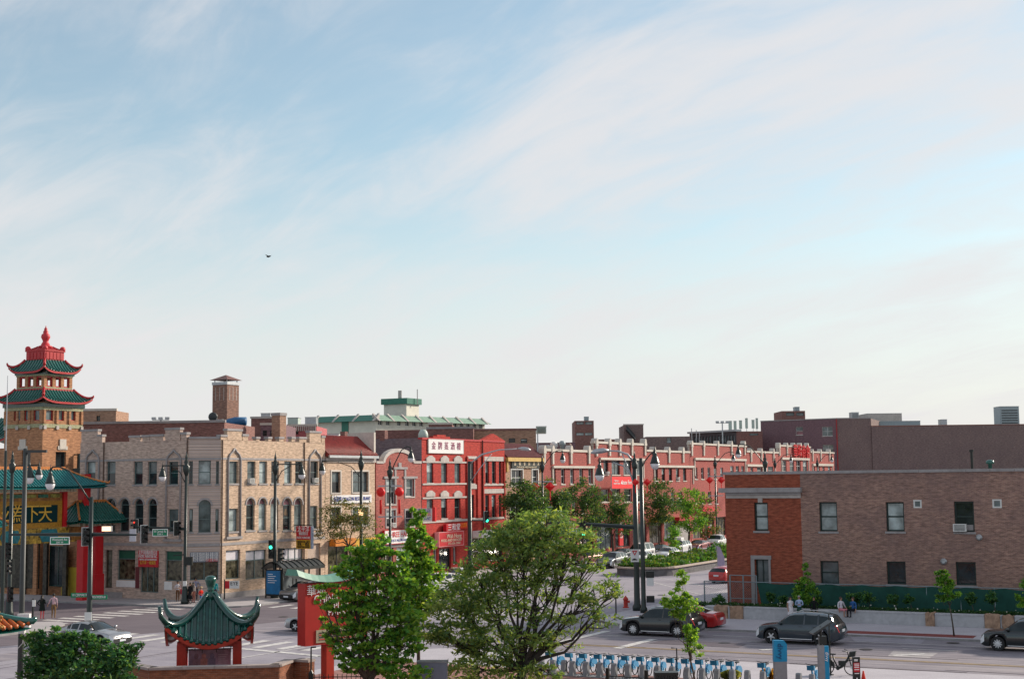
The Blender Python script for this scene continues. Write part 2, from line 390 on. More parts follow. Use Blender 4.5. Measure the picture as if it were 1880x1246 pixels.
# ------------------------------------------------------------------ buildings made of panels with real openings
R3 = random.Random(17)
class Panel:
    def __init__(s, b, O, D):
        s.b = b; s.O = Vector((O.x, O.y, 0)); s.D = Vector((D.x, D.y, 0)).normalized()
        s.Wm = xform(s.O, math.atan2(s.D.y, s.D.x))
        s.M = b.inv @ s.Wm; s.ops = []
    def uz(s, px, py, y=0.0):
        n = Vector((-s.D.y, s.D.x, 0))
        p = on_line(px, py, s.O + n * y, s.D)
        return (p - s.O).dot(s.D), p.z
    def rect(s, x0, y0, x1, y1, y=0.0):
        xm, ym = (x0 + x1) / 2, (y0 + y1) / 2
        return s.uz(x0, ym, y)[0], s.uz(xm, y1, y)[1], s.uz(x1, ym, y)[0], s.uz(xm, y0, y)[1]
    def mb(s): q = MB(); q.M = s.M; return q
    def opening(s, u0, z0, u1, z1, arch=False, depth=0.22): s.ops.append((u0, z0, u1, z1, arch, depth))
    def win(s, x0, y0, x1, y1, **k): return s.wuz(*s.rect(x0, y0, x1, y1), **k)
    def wuz(s, u0, z0, u1, z1, kind='sash', fm=None, gl=None, sill=None, lintel=None, depth=0.22, fw=0.07, n=1, arch=False, name='window', top=None, rails=0, gl2=None, surround=None):
        s.ops.append((u0, z0, u1, z1, arch, depth))
        fm = fm or M_frame_d; gl = gl or G_dark
        r = (u1 - u0) / 2; zs = z1 - r if arch else z1; uc = (u0 + u1) / 2
        q = s.mb(); yb, yf = depth + 0.03, depth - 0.05
        q.box(u0, u0 + fw, yf, yb, z0, zs); q.box(u1 - fw, u1, yf, yb, z0, zs)
        q.box(u0 + fw, u1 - fw, yf, yb, z0, z0 + fw)
        if arch:
            K = 8; po = [(uc - r * math.cos(PI * i / K), zs + r * math.sin(PI * i / K)) for i in range(K + 1)]
            pi_ = [(uc - (r - fw) * math.cos(PI * i / K), zs + (r - fw) * math.sin(PI * i / K)) for i in range(K + 1)]
            for i in range(K):
                a, b_, c, d = po[i], po[i + 1], pi_[i + 1], pi_[i]
                q.extr([d, c, b_, a], yf, yb)
            q.box(u0 + fw, u1 - fw, yf, yb, zs - fw / 2, zs + fw / 2)
        else:
            q.box(u0 + fw, u1 - fw, yf, yb, z1 - fw, z1)
        if kind == 'sash': zm = (z0 + zs) / 2; q.box(u0 + fw, u1 - fw, yf + 0.02, yb, zm - fw * 0.45, zm + fw * 0.45)
        for i in range(1, n):
            um = u0 + (u1 - u0) * i / n; q.box(um - fw * 0.5, um + fw * 0.5, yf + 0.005, yb, z0 + fw, zs - fw)
        if top: zt = z1 - top; q.box(u0 + fw, u1 - fw, yf + 0.008, yb, zt - fw / 2, zt + fw / 2)
        for i in range(1, rails + 1):
            zr = z0 + (zs - z0) * i / (rails + 1); q.box(u0 + fw, u1 - fw, yf + 0.012, yb, zr - fw * 0.4, zr + fw * 0.4)
        wo = q.build(name, fm, s.b.root)
        def pane(a, b0, c, d, g):
            p = s.mb(); p.add([(a, depth, b0), (c, depth, b0), (c, depth, d), (a, depth, d)], [(0, 1, 2, 3)]); p.build('pane', g, wo)
        if arch:
            p = s.mb(); K = 10
            vs = [(u0 + 0.01, depth, zs), (u1 - 0.01, depth, zs)] + [(uc + (r - 0.01) * math.cos(PI * i / K), depth, zs + (r - 0.01) * math.sin(PI * i / K)) for i in range(1, K)]
            p.add(vs, [tuple(range(len(vs)))]); p.build('pane', gl2 or gl, wo)
            zt = zs
        elif top:
            pane(u0, z1 - top, u1, z1, gl2 or gl); zt = z1 - top
        else: zt = z1
        if kind == 'sash':
            if not gl2 and not arch and not top: gl2 = R3.choice([gl, gl, G_mid, G_pale])
            zm = (z0 + zs) / 2 if not top else (z0 + zt) / 2
            pane(u0, zm, u1, zt, gl2 if (gl2 and not arch and not top) else gl); pane(u0, z0, u1, zm, gl)
        else:
            for i in range(n): pane(u0 + (u1 - u0) * i / n, z0, u0 + (u1 - u0) * (i + 1) / n, zt, gl)
        if sill:
            p = s.mb(); p.box(u0 - 0.08, u1 + 0.08, -0.07, depth - 0.06, z0 - 0.14, z0 - 0.002); p.build('sill', sill, wo)
        if lintel:
            p = s.mb(); p.box(u0 - 0.12, u1 + 0.12, -0.03, 0.05, z1 + 0.003, z1 + 0.26); p.build('lintel', lintel, wo)
        if surround:
            p = s.mb(); w_ = 0.16
            p.box(u0 - w_, u0 - 0.002, -0.05, 0.06, z0 - w_, z1 + w_); p.box(u1 + 0.002, u1 + w_, -0.05, 0.06, z0 - w_, z1 + w_)
            p.box(u0 - 0.002, u1 + 0.002, -0.045, 0.06, z1 + 0.002, z1 + w_); p.build('surround', surround, wo)
        if arch and lintel is None and s.b.hood:
            p = s.mb(); K = 9; ro, ri = r + 0.16, r + 0.02
            for i in range(K):
                t0, t1 = PI * i / K, PI * (i + 1) / K
                f = lambda t, rr: (uc - rr * math.cos(t), zs + rr * math.sin(t))
                p.extr([f(t0, ri), f(t1, ri), f(t1, ro), f(t0, ro)], -0.06, 0.05)
            p.build('arch_moulding', s.b.hood, wo)
        return wo
    def bx(s, name, mt, x0, x1, y0, y1, z0, z1, parent=None):
        q = s.mb(); q.box(x0, x1, y0, y1, z0, z1); return q.build(name, mt, parent or s.b.root)
    def wall(s, u0, u1, z0, z1, mt, name='wall', thick=0.4):
        q = s.mb()
        ops = [o for o in s.ops if o[0] < u1 and o[2] > u0]
        us = sorted({u0, u1, *[o[0] for o in ops], *[o[2] for o in ops]}); us = [u for u in us if u0 <= u <= u1]
        zs = sorted({z0, z1, *[o[1] for o in ops], *[o[3] for o in ops]}); zs = [z for z in zs if z0 <= z <= z1]
        for i in range(len(us) - 1):
            run = None
            for j in range(len(zs) - 1):
                uc, zc_ = (us[i] + us[i + 1]) / 2, (zs[j] + zs[j + 1]) / 2
                hole = any(o[0] < uc < o[2] and o[1] < zc_ < o[3] for o in ops)
                if not hole:
                    q.add([(us[i], 0, zs[j]), (us[i + 1], 0, zs[j]), (us[i + 1], 0, zs[j + 1]), (us[i], 0, zs[j + 1])], [(0, 1, 2, 3)])
        for a, b0, c, d, arch, dp in ops:
            b0 = max(b0, z0); r = (c - a) / 2; uc = (a + c) / 2; zsp = d - r if arch else d
            q.add([(a, 0, b0), (a, 0, zsp), (a, dp + .04, zsp), (a, dp + .04, b0)], [(3, 2, 1, 0)])
            q.add([(c, 0, b0), (c, 0, zsp), (c, dp + .04, zsp), (c, dp + .04, b0)], [(0, 1, 2, 3)])
            q.add([(a, 0, b0), (c, 0, b0), (c, dp + .04, b0), (a, dp + .04, b0)], [(0, 3, 2, 1)])
            if not arch: q.add([(a, 0, d), (c, 0, d), (c, dp + .04, d), (a, dp + .04, d)], [(0, 1, 2, 3)])
            else:
                K = 10; P = [(uc - r * math.cos(PI * i / K), zsp + r * math.sin(PI * i / K)) for i in range(K + 1)]
                for i in range(K):
                    p0, p1 = P[i], P[i + 1]
                    q.add([(p0[0], 0, p0[1]), (p1[0], 0, p1[1]), (p1[0], dp + .04, p1[1]), (p0[0], dp + .04, p0[1])], [(0, 1, 2, 3)])
                    q.add([(p0[0], 0, p0[1]), (p1[0], 0, p1[1]), (p1[0], 0, d), (p0[0], 0, d)], [(0, 1, 2, 3)])
        return q.build(name, mt, s.b.root)
class Bld:
    def __init__(s, name, label, O, D, cat='building', group=None, hood=None):
        O = Vector((O.x, O.y, 0)); D = Vector(D)
        s.root = thing(name, label, cat, O, math.atan2(D.y, D.x), group)
        s.Mw = xform(O, math.atan2(D.y, D.x)); s.inv = s.Mw.inverted(); s.hood = hood
        s.front = s.panel(O, D)
    def panel(s, O, D): return Panel(s, O, D)
    def body(s, pts, z0, z1, mt, skip=(0,), roof=M_roof, roof_drop=0.5, name='side_wall'):
        """remaining walls of a footprint (world points, counter-clockwise), edge indices in skip are the panels"""
        P = [s.inv @ Vector((p.x, p.y, 0)) for p in pts]; q = MB(); n = len(P)
        for i in range(n):
            if i in skip: continue
            a, b_ = P[i], P[(i + 1) % n]
            q.add([(a.x, a.y, z0), (b_.x, b_.y, z0), (b_.x, b_.y, z1), (a.x, a.y, z1)], [(0, 1, 2, 3)])
        if q.f: q.build(name, mt, s.root)
        q = MB(); zr = z1 - roof_drop
        q.add([(p.x, p.y, zr) for p in P], [tuple(range(n))]); q.build('roof', roof, s.root)
def ac_unit(p, px, py, y=0.05, w=0.6, h=0.4):
    """window air conditioner sticking out of a facade"""
    u, z = p.uz(px, py)
    q = p.mb(); q.box(u - w / 2, u + w / 2, -0.28, y, z - h / 2, z + h / 2)
    o = q.build('air_conditioner', M_acgrey, p.b.root)
    q = p.mb()
    for i in range(5): q.box(u - w * .4, u + w * .4, -0.295, -0.282, z - h * .36 + i * h * .16, z - h * .36 + i * h * .16 + h * .07)
    q.build('grille', M_frame_d, o)
    return o
def block(name, label, px0, px1, ytop, O, D, depth, mt, zb=0, cat='building', side=None, group=None, roof=M_roof, wins=(), coping=None, wk=None):
    """background building: one panel between two photo columns on the line O,D, seen up to row ytop"""
    O = Vector((O.x, O.y, 0)); D = Vector(D).normalized()
    a = on_line(px0, ytop, O, D); b_ = on_line(px1, ytop, O, D); A0 = Vector((a.x, a.y, 0)); B0 = Vector((b_.x, b_.y, 0))
    z1 = (a.z + b_.z) / 2; bl = Bld(name, label, A0, D, cat, group); p = bl.front; ln = (B0 - A0).length
    for w in wins: p.win(*w, **(wk or {}))
    n = Vector((-D.y, D.x, 0))
    p.wall(0, ln, zb, z1, mt)
    bl.body([A0, B0, B0 + n * depth, A0 + n * depth], zb, z1, side or mt, roof=roof)
    if coping:
        q = p.mb(); q.box(-0.1, ln + 0.1, -0.1, 0.3, z1 + 0.003, z1 + 0.25); q.build('coping', coping, bl.root)
    bl.z1 = z1; bl.ln = ln
    return bl
# curved Chinese roof --------------------------------------------------------
M_tile_g = mat('green glazed tile', (0.012, 0.105, 0.085), 0.22, 0.2, 5, spec=0.6, coat=0.3)
M_tile_t = mat('teal glazed tile', (0.012, 0.15, 0.155), 0.38, 0.2, 3, spec=0.5)
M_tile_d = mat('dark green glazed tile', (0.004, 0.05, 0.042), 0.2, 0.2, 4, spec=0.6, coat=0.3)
M_trim_red = mat('red glazed trim', (0.42, 0.02, 0.025), 0.4, 0.12, 3)
def croof(root, c, w0, w1, z1, z0, lift, mt, pitch=0.35, rr=0.06, p=1.7, hip=0.1, hipmat=None, fascia=None, tip=0.5, name='roof', M=I4, tilemat=None, each=False, sag=4.0, seg=7, fz=0.16, hipcurl=True):
    """hipped roof with concave slopes and lifted corners; w0/w1 = (half x, half y) at top and eave"""
    cx, cy = c
    def surf(r, t, side):
        hx = w0[0] + (w1[0] - w0[0]) * r; hy = w0[1] + (w1[1] - w0[1]) * r
        z = z0 + (z1 - z0) * max(0.0, 1 - r) ** p + lift * (abs(t) ** sag) * r * r
        if side == 0: x, y = t * hx, -hy
        elif side == 1: x, y = hx, t * hy
        elif side == 2: x, y = -t * hx, hy
        else: x, y = -hx, -t * hy
        return Vector((cx + x, cy + y, z))
    q = MB(); q.M = M; NT = 16; NR = 8
    for sd_ in range(4):
        g = [[surf(i / NR, -1 + 2 * j / NT, sd_) for j in range(NT + 1)] for i in range(NR + 1)]
        vs = [pp for row in g for pp in row]
        fs = [(i * (NT + 1) + j, (i + 1) * (NT + 1) + j, (i + 1) * (NT + 1) + j + 1, i * (NT + 1) + j + 1) for i in range(NR) for j in range(NT)]
        q.add(vs, fs)
        vs2 = [pp - Vector((0, 0, fz)) for pp in vs]; q.add(vs2, [f[::-1] for f in fs])
    ro = q.build(name, mt, root, smooth=True)
    tm = tilemat or mt
    def ribs(sd_):
        full = w1[0] if sd_ in (0, 2) else w1[1]; top = w0[0] if sd_ in (0, 2) else w0[1]
        k = int(full / pitch); res = []
        for i in range(-k, k + 1):
            pos = i * pitch
            r0 = 0 if abs(pos) <= top else (abs(pos) - top) / (full - top)
            if r0 > 0.97: continue
            pts = []
            for j in range(seg + 1):
                r = r0 + (1 - r0) * j / seg; hw = top + (full - top) * r
                pts.append(surf(r, max(-1, min(1, pos / max(hw, 1e-4))), sd_) + Vector((0, 0, rr * 0.35)))
            res.append(pts)
        return res
    if each:
        for sd_ in range(4):
            for pts in ribs(sd_):
                q = MB(); q.M = M; q.tube(pts, rr, 6); q.tube([pts[-1] + Vector((0, 0, -rr * .5)), pts[-1] + (pts[-1] - pts[-2]).normalized() * 0.05 + Vector((0, 0, -rr * .5))], rr * 1.35, 8)
                q.build('tile_row', tm, ro, smooth=True)
    else:
        q = MB(); q.M = M
        for sd_ in range(4):
            for pts in ribs(sd_): q.tube(pts, rr, 5)
        q.build('tile_rows', tm, ro, smooth=True)['kind'] = 'stuff'
    hm = hipmat or mt
    for sd_ in range(4):
        pts = [surf(i / 9, 1, sd_) + Vector((0, 0, hip * 0.6)) for i in range(10)]
        d = (pts[-1] - pts[-2]).normalized(); d.z = 0; d.normalize()
        if tip:
            pts += [pts[-1] + d * tip * 0.35 + Vector((0, 0, tip * 0.35)), pts[-1] + d * tip * 0.5 + Vector((0, 0, tip * 1.0))]
        rs = [hip] * 10 + ([hip * 0.8, hip * 0.5] if tip else [])
        q = MB(); q.M = M; q.tube(pts, rs, 7); q.build('hip_ridge', hm, ro, smooth=True)
    if fascia:
        for sd_ in range(4):
            q = MB(); q.M = M; P = [surf(1, -1 + 2 * j / NT, sd_) for j in range(NT + 1)]
            for j in range(NT):
                a, b_ = P[j], P[j + 1]; dn = Vector((0, 0, -fz * 1.15)); o_ = Vector((a.x - cx, a.y - cy, 0)).normalized() * 0.03
                o2 = Vector((b_.x - cx, b_.y - cy, 0)).normalized() * 0.03
                q.add([a + dn + o_, b_ + dn + o2, b_ + o2 - Vector((0, 0, .02)), a + o_ - Vector((0, 0, .02)), a + dn - o_ * 3, b_ + dn - o2 * 3], [(0, 1, 2, 3), (4, 5, 1, 0)])
            q.build('eave_fascia', fascia, ro)
    return ro
# ------------------------------------------------------------------ ground, roads, pavements
def groundmat(name, c1, c2, scale, rough=0.85, c3=None, crack=0.0, spec=0.3):
    mt, t, b = _nodes(name); nd = t.nodes; lk = t.links
    tcn = nd.new('ShaderNodeTexCoord'); b.inputs['Roughness'].default_value = rough; b.inputs['Specular IOR Level'].default_value = spec
    n_ = nd.new('ShaderNodeTexNoise'); n_.inputs['Scale'].default_value = scale; n_.inputs['Detail'].default_value = 8; n_.inputs['Roughness'].default_value = 0.7
    lk.new(tcn.outputs['Object'], n_.inputs['Vector'])
    rp = nd.new('ShaderNodeMapRange'); lk.new(n_.outputs[0], rp.inputs[0]); rp.inputs[1].default_value = 0.32; rp.inputs[2].default_value = 0.68
    mu = nd.new('ShaderNodeMix'); mu.data_type = 'RGBA'; lk.new(rp.outputs[0], mu.inputs[0]); mu.inputs[6].default_value = (*c1, 1); mu.inputs[7].default_value = (*c2, 1)
    f = nd.new('ShaderNodeTexNoise'); f.inputs['Scale'].default_value = 14; f.inputs['Detail'].default_value = 5
    lk.new(tcn.outputs['Object'], f.inputs['Vector'])
    r2 = nd.new('ShaderNodeMapRange'); lk.new(f.outputs[0], r2.inputs[0]); r2.inputs[1].default_value = 0.25; r2.inputs[2].default_value = 0.75; r2.inputs[3].default_value = 0.8; r2.inputs[4].default_value = 1.2
    m2 = nd.new('ShaderNodeMix'); m2.data_type = 'RGBA'; m2.blend_type = 'MULTIPLY'; m2.inputs[0].default_value = 1
    lk.new(mu.outputs[2], m2.inputs[6]); lk.new(r2.outputs[0], m2.inputs[7]); last = m2.outputs[2]
    if crack:
        # wheel tracks and seams run along the street: noise stretched along it
        rt = nd.new('ShaderNodeMapping'); rt.inputs['Rotation'].default_value = (0, 0, -A2); lk.new(tcn.outputs['Object'], rt.inputs[0])
        rs = nd.new('ShaderNodeMapping'); rs.inputs['Scale'].default_value = (0.05, 1.4, 1); lk.new(rt.outputs[0], rs.inputs[0])
        sn = nd.new('ShaderNodeTexNoise'); sn.inputs['Scale'].default_value = 1.0; sn.inputs['Detail'].default_value = 7; sn.inputs['Roughness'].default_value = 0.75
        lk.new(rs.outputs[0], sn.inputs['Vector'])
        r3 = nd.new('ShaderNodeMapRange'); lk.new(sn.outputs[0], r3.inputs[0]); r3.inputs[1].default_value = 0.48; r3.inputs[2].default_value = 0.62; r3.inputs[4].default_value = crack
        m3 = nd.new('ShaderNodeMix'); m3.data_type = 'RGBA'; lk.new(r3.outputs[0], m3.inputs[0]); lk.new(last, m3.inputs[6]); m3.inputs[7].default_value = (*c3, 1); last = m3.outputs[2]
    lk.new(last, b.inputs['Base Color'])
    return mt
M_ground = groundmat('city ground', (0.16, 0.15, 0.145), (0.22, 0.21, 0.20), 0.1)
M_asph = groundmat('asphalt worn', (0.155, 0.138, 0.165), (0.255, 0.232, 0.26), 0.35, c3=(0.36, 0.32, 0.33), crack=0.8)
M_asph2 = groundmat('asphalt darker', (0.118, 0.098, 0.115), (0.158, 0.132, 0.15), 0.3, c3=(0.22, 0.19, 0.2), crack=0.4)
M_asph3 = groundmat('asphalt pale', (0.215, 0.197, 0.235), (0.335, 0.312, 0.35), 0.3, c3=(0.40, 0.37, 0.38), crack=0.35)
M_conc = groundmat('concrete pavement', (0.34, 0.315, 0.32), (0.43, 0.40, 0.40), 0.5)
M_conc2 = groundmat('concrete pavement pale', (0.38, 0.355, 0.39), (0.47, 0.445, 0.475), 0.5)
M_kerb = mat('kerb concrete', (0.30, 0.29, 0.29), 0.85, 0.15, 2, dirt=0.3)
M_paint = mat('worn road paint', (0.62, 0.60, 0.58), 0.7, 0.2, 2.5, dirt=0.75, dcol=(0.20, 0.185, 0.19), dscale=2.2)
M_yellow = mat('worn yellow paint', (0.42, 0.28, 0.10), 0.75, 0.2, 2.5, dirt=0.7, dcol=(0.19, 0.17, 0.16), dscale=2.0)
M_pave_r = brick('red paving brick', (0.36, 0.11, 0.09), (0.30, 0.085, 0.075), (0.30, 0.15, 0.13), stain=0.2)

q = MB(); q.add([(-900, -120, 0), (900, -120, 0), (900, 1500, 0), (-900, 1500, 0)], [(0, 1, 2, 3)])
struct('ground', q, M_ground)
def sheet(name, pts, z, mt, kind='structure'):
    q = MB(); P = [Vector(p) for p in pts]
    ar = sum(P[i].x * P[(i + 1) % len(P)].y - P[(i + 1) % len(P)].x * P[i].y for i in range(len(P)))
    if ar < 0: P = P[::-1]
    q.add([(p.x, p.y, z) for p in P], [tuple(range(len(P)))])
    return struct(name, q, mt)
def slab(name, pts, h, mt, kerb=True):
    P = [Vector(p) for p in pts]
    ar = sum(P[i].x * P[(i + 1) % len(P)].y - P[(i + 1) % len(P)].x * P[i].y for i in range(len(P)))
    if ar < 0: P = P[::-1]
    q = MB(); n = len(P)
    q.add([(p.x, p.y, h) for p in P], [tuple(range(n))], 0)
    for i in range(n):
        a, b_ = P[i], P[(i + 1) % n]
        q.add([(a.x, a.y, -0.02), (b_.x, b_.y, -0.02), (b_.x, b_.y, h), (a.x, a.y, h)], [(0, 1, 2, 3)], 1)
    return q.build(name, [mt, M_kerb], kind='structure')
def arc(c, r, a0, a1, n=8):
    """arc in street-grid coordinates (a along E1, b along E2)"""
    return [W(c[0] + r * math.cos(rad(a0 + (a1 - a0) * i / n)), c[1] + r * math.sin(rad(a0 + (a1 - a0) * i / n))) for i in range(n + 1)]
# main street along E2 (asphalt), long street along E1 beyond, and its near continuation
sheet('road', [W(-21.6, -160), W(-6.4, -160), W(-6.4, 150), W(-21.6, 150)], 0.004, M_asph)
sheet('road_long_street', [W(-9, 5.6), W(330, 5.6), W(330, 36), W(-9, 36)], 0.008, M_asph3)
sheet('road_near_street', [W(-140, 3), W(-19, 3), W(-19, 34), W(-140, 34)], 0.008, M_asph3)
sheet('road_resurfaced_patch', [G(-40, 1104), G(560, 1098), G(1010, 1084), G(760, 1120), G(640, 1128), G(480, 1144), G(-40, 1190)], 0.012, M_asph2)
# pavements
PV = 0.14
slab('pavement_corner_shops', [W(-6.2, -160), *arc((-2.2, 2.2), 4.0, 180, 90, 6), W(300, 6.2), W(300, -0.1), W(-0.05, -0.1), W(-1.9, -1.95), W(-1.9, -160)], PV, M_conc)
slab('pavement_right', [W(-6.6, 150), W(-6.6, 43), *arc((-0.6, 41), 6.0, 180, 270, 8), W(6, 35), W(60, 35), W(60, 41.5), W(5.3, 41.5), W(5.3, 150)], PV, M_conc2)
slab('pavement_left_corner', [W(-21.4, -160), W(-21.4, -3), *arc((-23.4, 0), 4.6, 20, 90, 6), W(-60, 4.6), W(-60, -160)], PV, M_conc)
slab('plaza_pavement', [W(-21.5, 150), W(-21.5, 38), *arc((-25, 37), 3.5, 0, -90, 6), W(-100, 33.5), W(-100, 150)], PV, M_conc2)
sheet('plaza_brick_paving', [W(-28.4, 34.6), W(-28.4, 62.5), W(-75, 62.5), W(-75, 34.6)], PV + 0.004, M_pave_r)
# road paint -------------------------------------------------------------
def stripe(name, p, q_, w, z=0.022, mt=None):
    p, q_ = Vector(p), Vector(q_); d = (q_ - p); d.z = 0; d.normalize(); n = Vector((-d.y, d.x, 0)) * w / 2
    b = MB(); b.add([(p + n).to_tuple(), (p - n).to_tuple(), (q_ - n).to_tuple(), (q_ + n).to_tuple()], [(0, 1, 2, 3)])
    b.v = [(x, y, z) for x, y, _ in b.v]
    return struct(name, b, mt or M_paint)
for i in range(9):            # crossing in front of the gate, bars parallel to the main street
    a_ = -19.2 + i * 1.5; stripe('crossing_bar', W(a_, -1.2), W(a_, 2.4), 0.62)
for i in range(17):           # crossing over the near street, bars along it
    b_ = 4.6 + i * 1.75; c0 = W(-23.6, b_); stripe('crossing_bar', W(-25.6, b_), W(-22.2, b_), 0.65)
for i in range(12):           # crossing over the long street
    b_ = 8.0 + i * 2.1; stripe('crossing_bar', W(-3.6, b_), W(-0.8, b_), 0.6)
for k, (x0, y0, x1, y1, w) in enumerate([(440, 1190, 700, 1214, 0.5), (420, 1211, 560, 1188, 0.16), (470, 1222, 640, 1196, 0.16),
        (480, 1107, 640, 1094, 0.3), (400, 1112, 480, 1108, 0.3), (1132, 1190, 1200, 1173, 0.55), (1210, 1060, 1340, 1085, 0.14), (1190, 1066, 1290, 1092, 0.14)]):
    stripe('lane_line', G(x0, y0), G(x1, y1), w)
for off, mt_, w in ((-16.75, M_yellow, 0.12), (-17.05, M_yellow, 0.12), (-11.6, M_paint, 0.14)):
    if mt_ is M_yellow: stripe('centre_line', W(off, 38), W(off, 150), w, mt=mt_)
    else:
        for i in range(9): stripe('lane_dash', W(off, 40 + i * 9), W(off, 43 + i * 9), w)
stripe('parking_line', W(-9.2, 46), W(-9.2, 130), 0.12)
stripe('stop_line', W(-16, 39), W(-9.3, 39), 0.5)
stripe('turn_arrow', G(1396, 1193), G(1440, 1190), 0.5); stripe('turn_arrow', G(1640, 1203), G(1700, 1200), 0.45)
rr_ = random.Random(9)
for i in range(26):
    a_ = rr_.uniform(-20.8, -7.2); b_ = rr_.uniform(36, 84); stripe('road_seam', W(a_, b_), W(a_ + rr_.uniform(-.05, .05), b_ + rr_.uniform(3, 16)), rr_.uniform(.04, .16), .017 + i * .0001, [M_asph2, M_asph3][i % 2])
for i in range(12):
    b_ = rr_.uniform(7, 33); a_ = rr_.uniform(-60, 30); stripe('road_seam', W(a_, b_), W(a_ + rr_.uniform(6, 24), b_ + rr_.uniform(-.1, .1)), rr_.uniform(.05, .2), .014 + i * .0001, [M_asph2, M_asph][i % 2])
M_iron = mat('manhole iron', (.06, .055, .055), .6, .2, 6, metal=.3)
for px, py in ((420, 1168), (655, 1150), (1330, 1180), (1590, 1192), (1215, 1092), (1750, 1180), (520, 1132)):
    c_ = G(px, py); q = MB(); q.lathe([(.36, .024), (.36, .03), (.3, .03)], 16, (c_.x, c_.y, 0)); struct('manhole_cover', q, M_iron)
sheet('road_repair_patch', [W(-14.6, 44), W(-14.6, 49.5), W(-12.4, 49.3), W(-12.3, 44.2)], .0165, M_asph2); sheet('road_repair_patch', [W(-10.8, 66), W(-10.9, 74), W(-9.6, 74), W(-9.5, 66.2)], .0166, M_asph2)
sheet('road_repair_patch', [W(-40, 12), W(-33, 12.2), W(-33, 15), W(-40, 14.7)], .0167, M_asph)
sheet('road_concrete_patch', [G(1560, 1168), G(1700, 1172), G(1690, 1182), G(1570, 1178)], 0.014, M_asph3)
sheet('road_concrete_patch', [G(1640, 1194), G(1722, 1198), G(1706, 1208), G(1630, 1204)], 0.014, M_conc)
# ------------------------------------------------------------------ corner furniture building (tan brick, chamfered corner)
NE2 = -E2
cb = Bld('corner_building', 'tan brick corner building with arched windows and stepped parapet', W(0, 0), E1, hood=M_stone_g)
pr = cb.front
cA = W(0, 0); cB = W(-1.8, -1.8)
pc = cb.panel(cB, (cA - cB))
endL = on_a(146, -1.8); pl = cb.panel(endL, E2)
LL = (cB - endL).length; LC = (cA - cB).length
endR = on_b(596.5, 0); LR = (endR - cA).length
ZT = zat(cA, 806)
kw = dict(fm=M_frame_g, sill=M_stone_g)
R2 = random.Random(3)
def gmix(): return R2.choice([G_dark, G_dark, G_mid, G_mid, G_pale])
for x0, x1 in ((159, 175), (195, 212), (245, 262), (271, 288), (309, 327)): pl.win(x0, 847, x1, 889, gl=G_dark, **kw)
for x0, x1 in ((195, 212), (220, 237), (246, 263), (271, 288)): pl.win(x0, 915, x1, 975, arch=True, gl=G_dark, **kw)
pl.win(309, 934, 327, 976, **kw)
pl.win(193, 1009, 206, 1079, kind='plain', name='door', fm=M_frame_b, gl=G_shop)
SH = dict(kind='plain', gl=G_shop, fm=M_frame_g)
pl.win(215, 1009, 248, 1064, top=0.75, gl2=mat('green fascia panel', (0.01, 0.10, 0.06), 0.4), **SH)
pl.win(257, 1038, 291, 1087, n=3, name='door', **SH)
pl.win(303, 1011, 334, 1066, top=0.75, gl2=MATS['green fascia panel'], **SH)
pc.win(347, 846, 354, 888, **kw); pc.win(364.5, 845, 387, 888, gl=G_pale, **kw); pc.win(396.5, 846, 402, 888, **kw)
pc.win(347.5, 934, 354, 976, **kw); pc.win(364.5, 917, 387, 977, arch=True, gl=G_mid, **kw); pc.win(395.5, 934, 401.5, 976, **kw)
pc.win(349, 1015, 401, 1064, n=2, **SH)
for x0, x1, g in ((420, 437, G_mid), (454, 469, G_mid), (476, 490.5, G_pale), (498, 512, G_dark), (522, 535.5, G_pale), (542, 556, G_dark), (570, 584, G_dark)):
    pr.win(x0, 846.5, x1, 887, gl=g, **kw)
pr.win(419, 933, 437, 975, gl=G_pale, **kw)
for x0, x1 in ((452, 467.5), (475, 489), (496.5, 511), (519.5, 535), (540, 555)): pr.win(x0, 914, x1, 973, arch=True, gl=gmix(), gl2=G_rose, **kw)
pr.win(569, 928, 583, 970, gl=G_mid, **kw)
WP = mat('white signboard panel', (0.58, 0.56, 0.60), 0.55, 0.08, 3)
for x0, x1, n_ in ((414.5, 441, 1), (451, 489, 2)): pr.win(x0, 1009, x1, 1062, top=0.85, n=n_, gl2=WP, **SH)
pr.win(520, 1005, 557, 1066, kind='plain', n=3, rails=2, gl=WP, fm=M_frame_g)
pr.win(565, 997, 588, 1062, kind='plain', n=1, gl=mat('blocked opening', (0.46, 0.36, 0.30), 0.85, 0.15, 6), fm=M_stone)
ac_unit(pr, 459, 882); ac_unit(pr, 577, 881)
pl.wall(0, LL, 0.05, ZT, B_beige_shade); pc.wall(0, LC, 0.05, ZT, B_beige_shade); pr.wall(0, LR, 0.05, ZT, B_beige)
back = 13
cb.body([endL, cB, cA, endR, endR - E2 * back, endL + E1 * 3 - E2 * 0, ], 0.05, ZT, B_dull, skip=(0, 1, 2), roof_drop=0.9)
# plinth, string courses, piers
for p, l in ((pl, LL), (pc, LC), (pr, LR)):
    for z0, z1, d, nm in ((zat(cA, 1002), zat(cA, 997), 0.05, 'string_course'), (zat(cA, 843), zat(cA, 839), 0.04, 'string_course')):
        p.bx(nm, M_stone_g, 0.02, l - 0.02, -d, 0.03, z0, z1)
for p, l, m_ in ((pl, LL, B_beige_shade), (pr, LR, B_beige)):
    p.bx('plinth', M_stone_g, 0.0, l * (0.42 if p is pl else 0.999), -0.06, 0.02, 0.05, 0.6)
def merlon(p, px0, px1, ytop, m_, t=0.35, cap=True):
    u0, z = p.uz(px0, ytop); u1, _ = p.uz(px1, ytop)
    o = p.bx('merlon', m_, u0, u1, -0.03, t, ZT - 0.004, z - 0.1)
    p.bx('cap', M_stone_g, u0 - 0.06, u1 + 0.06, -0.09, t + 0.06, z - 0.1, z + 0.08, o)
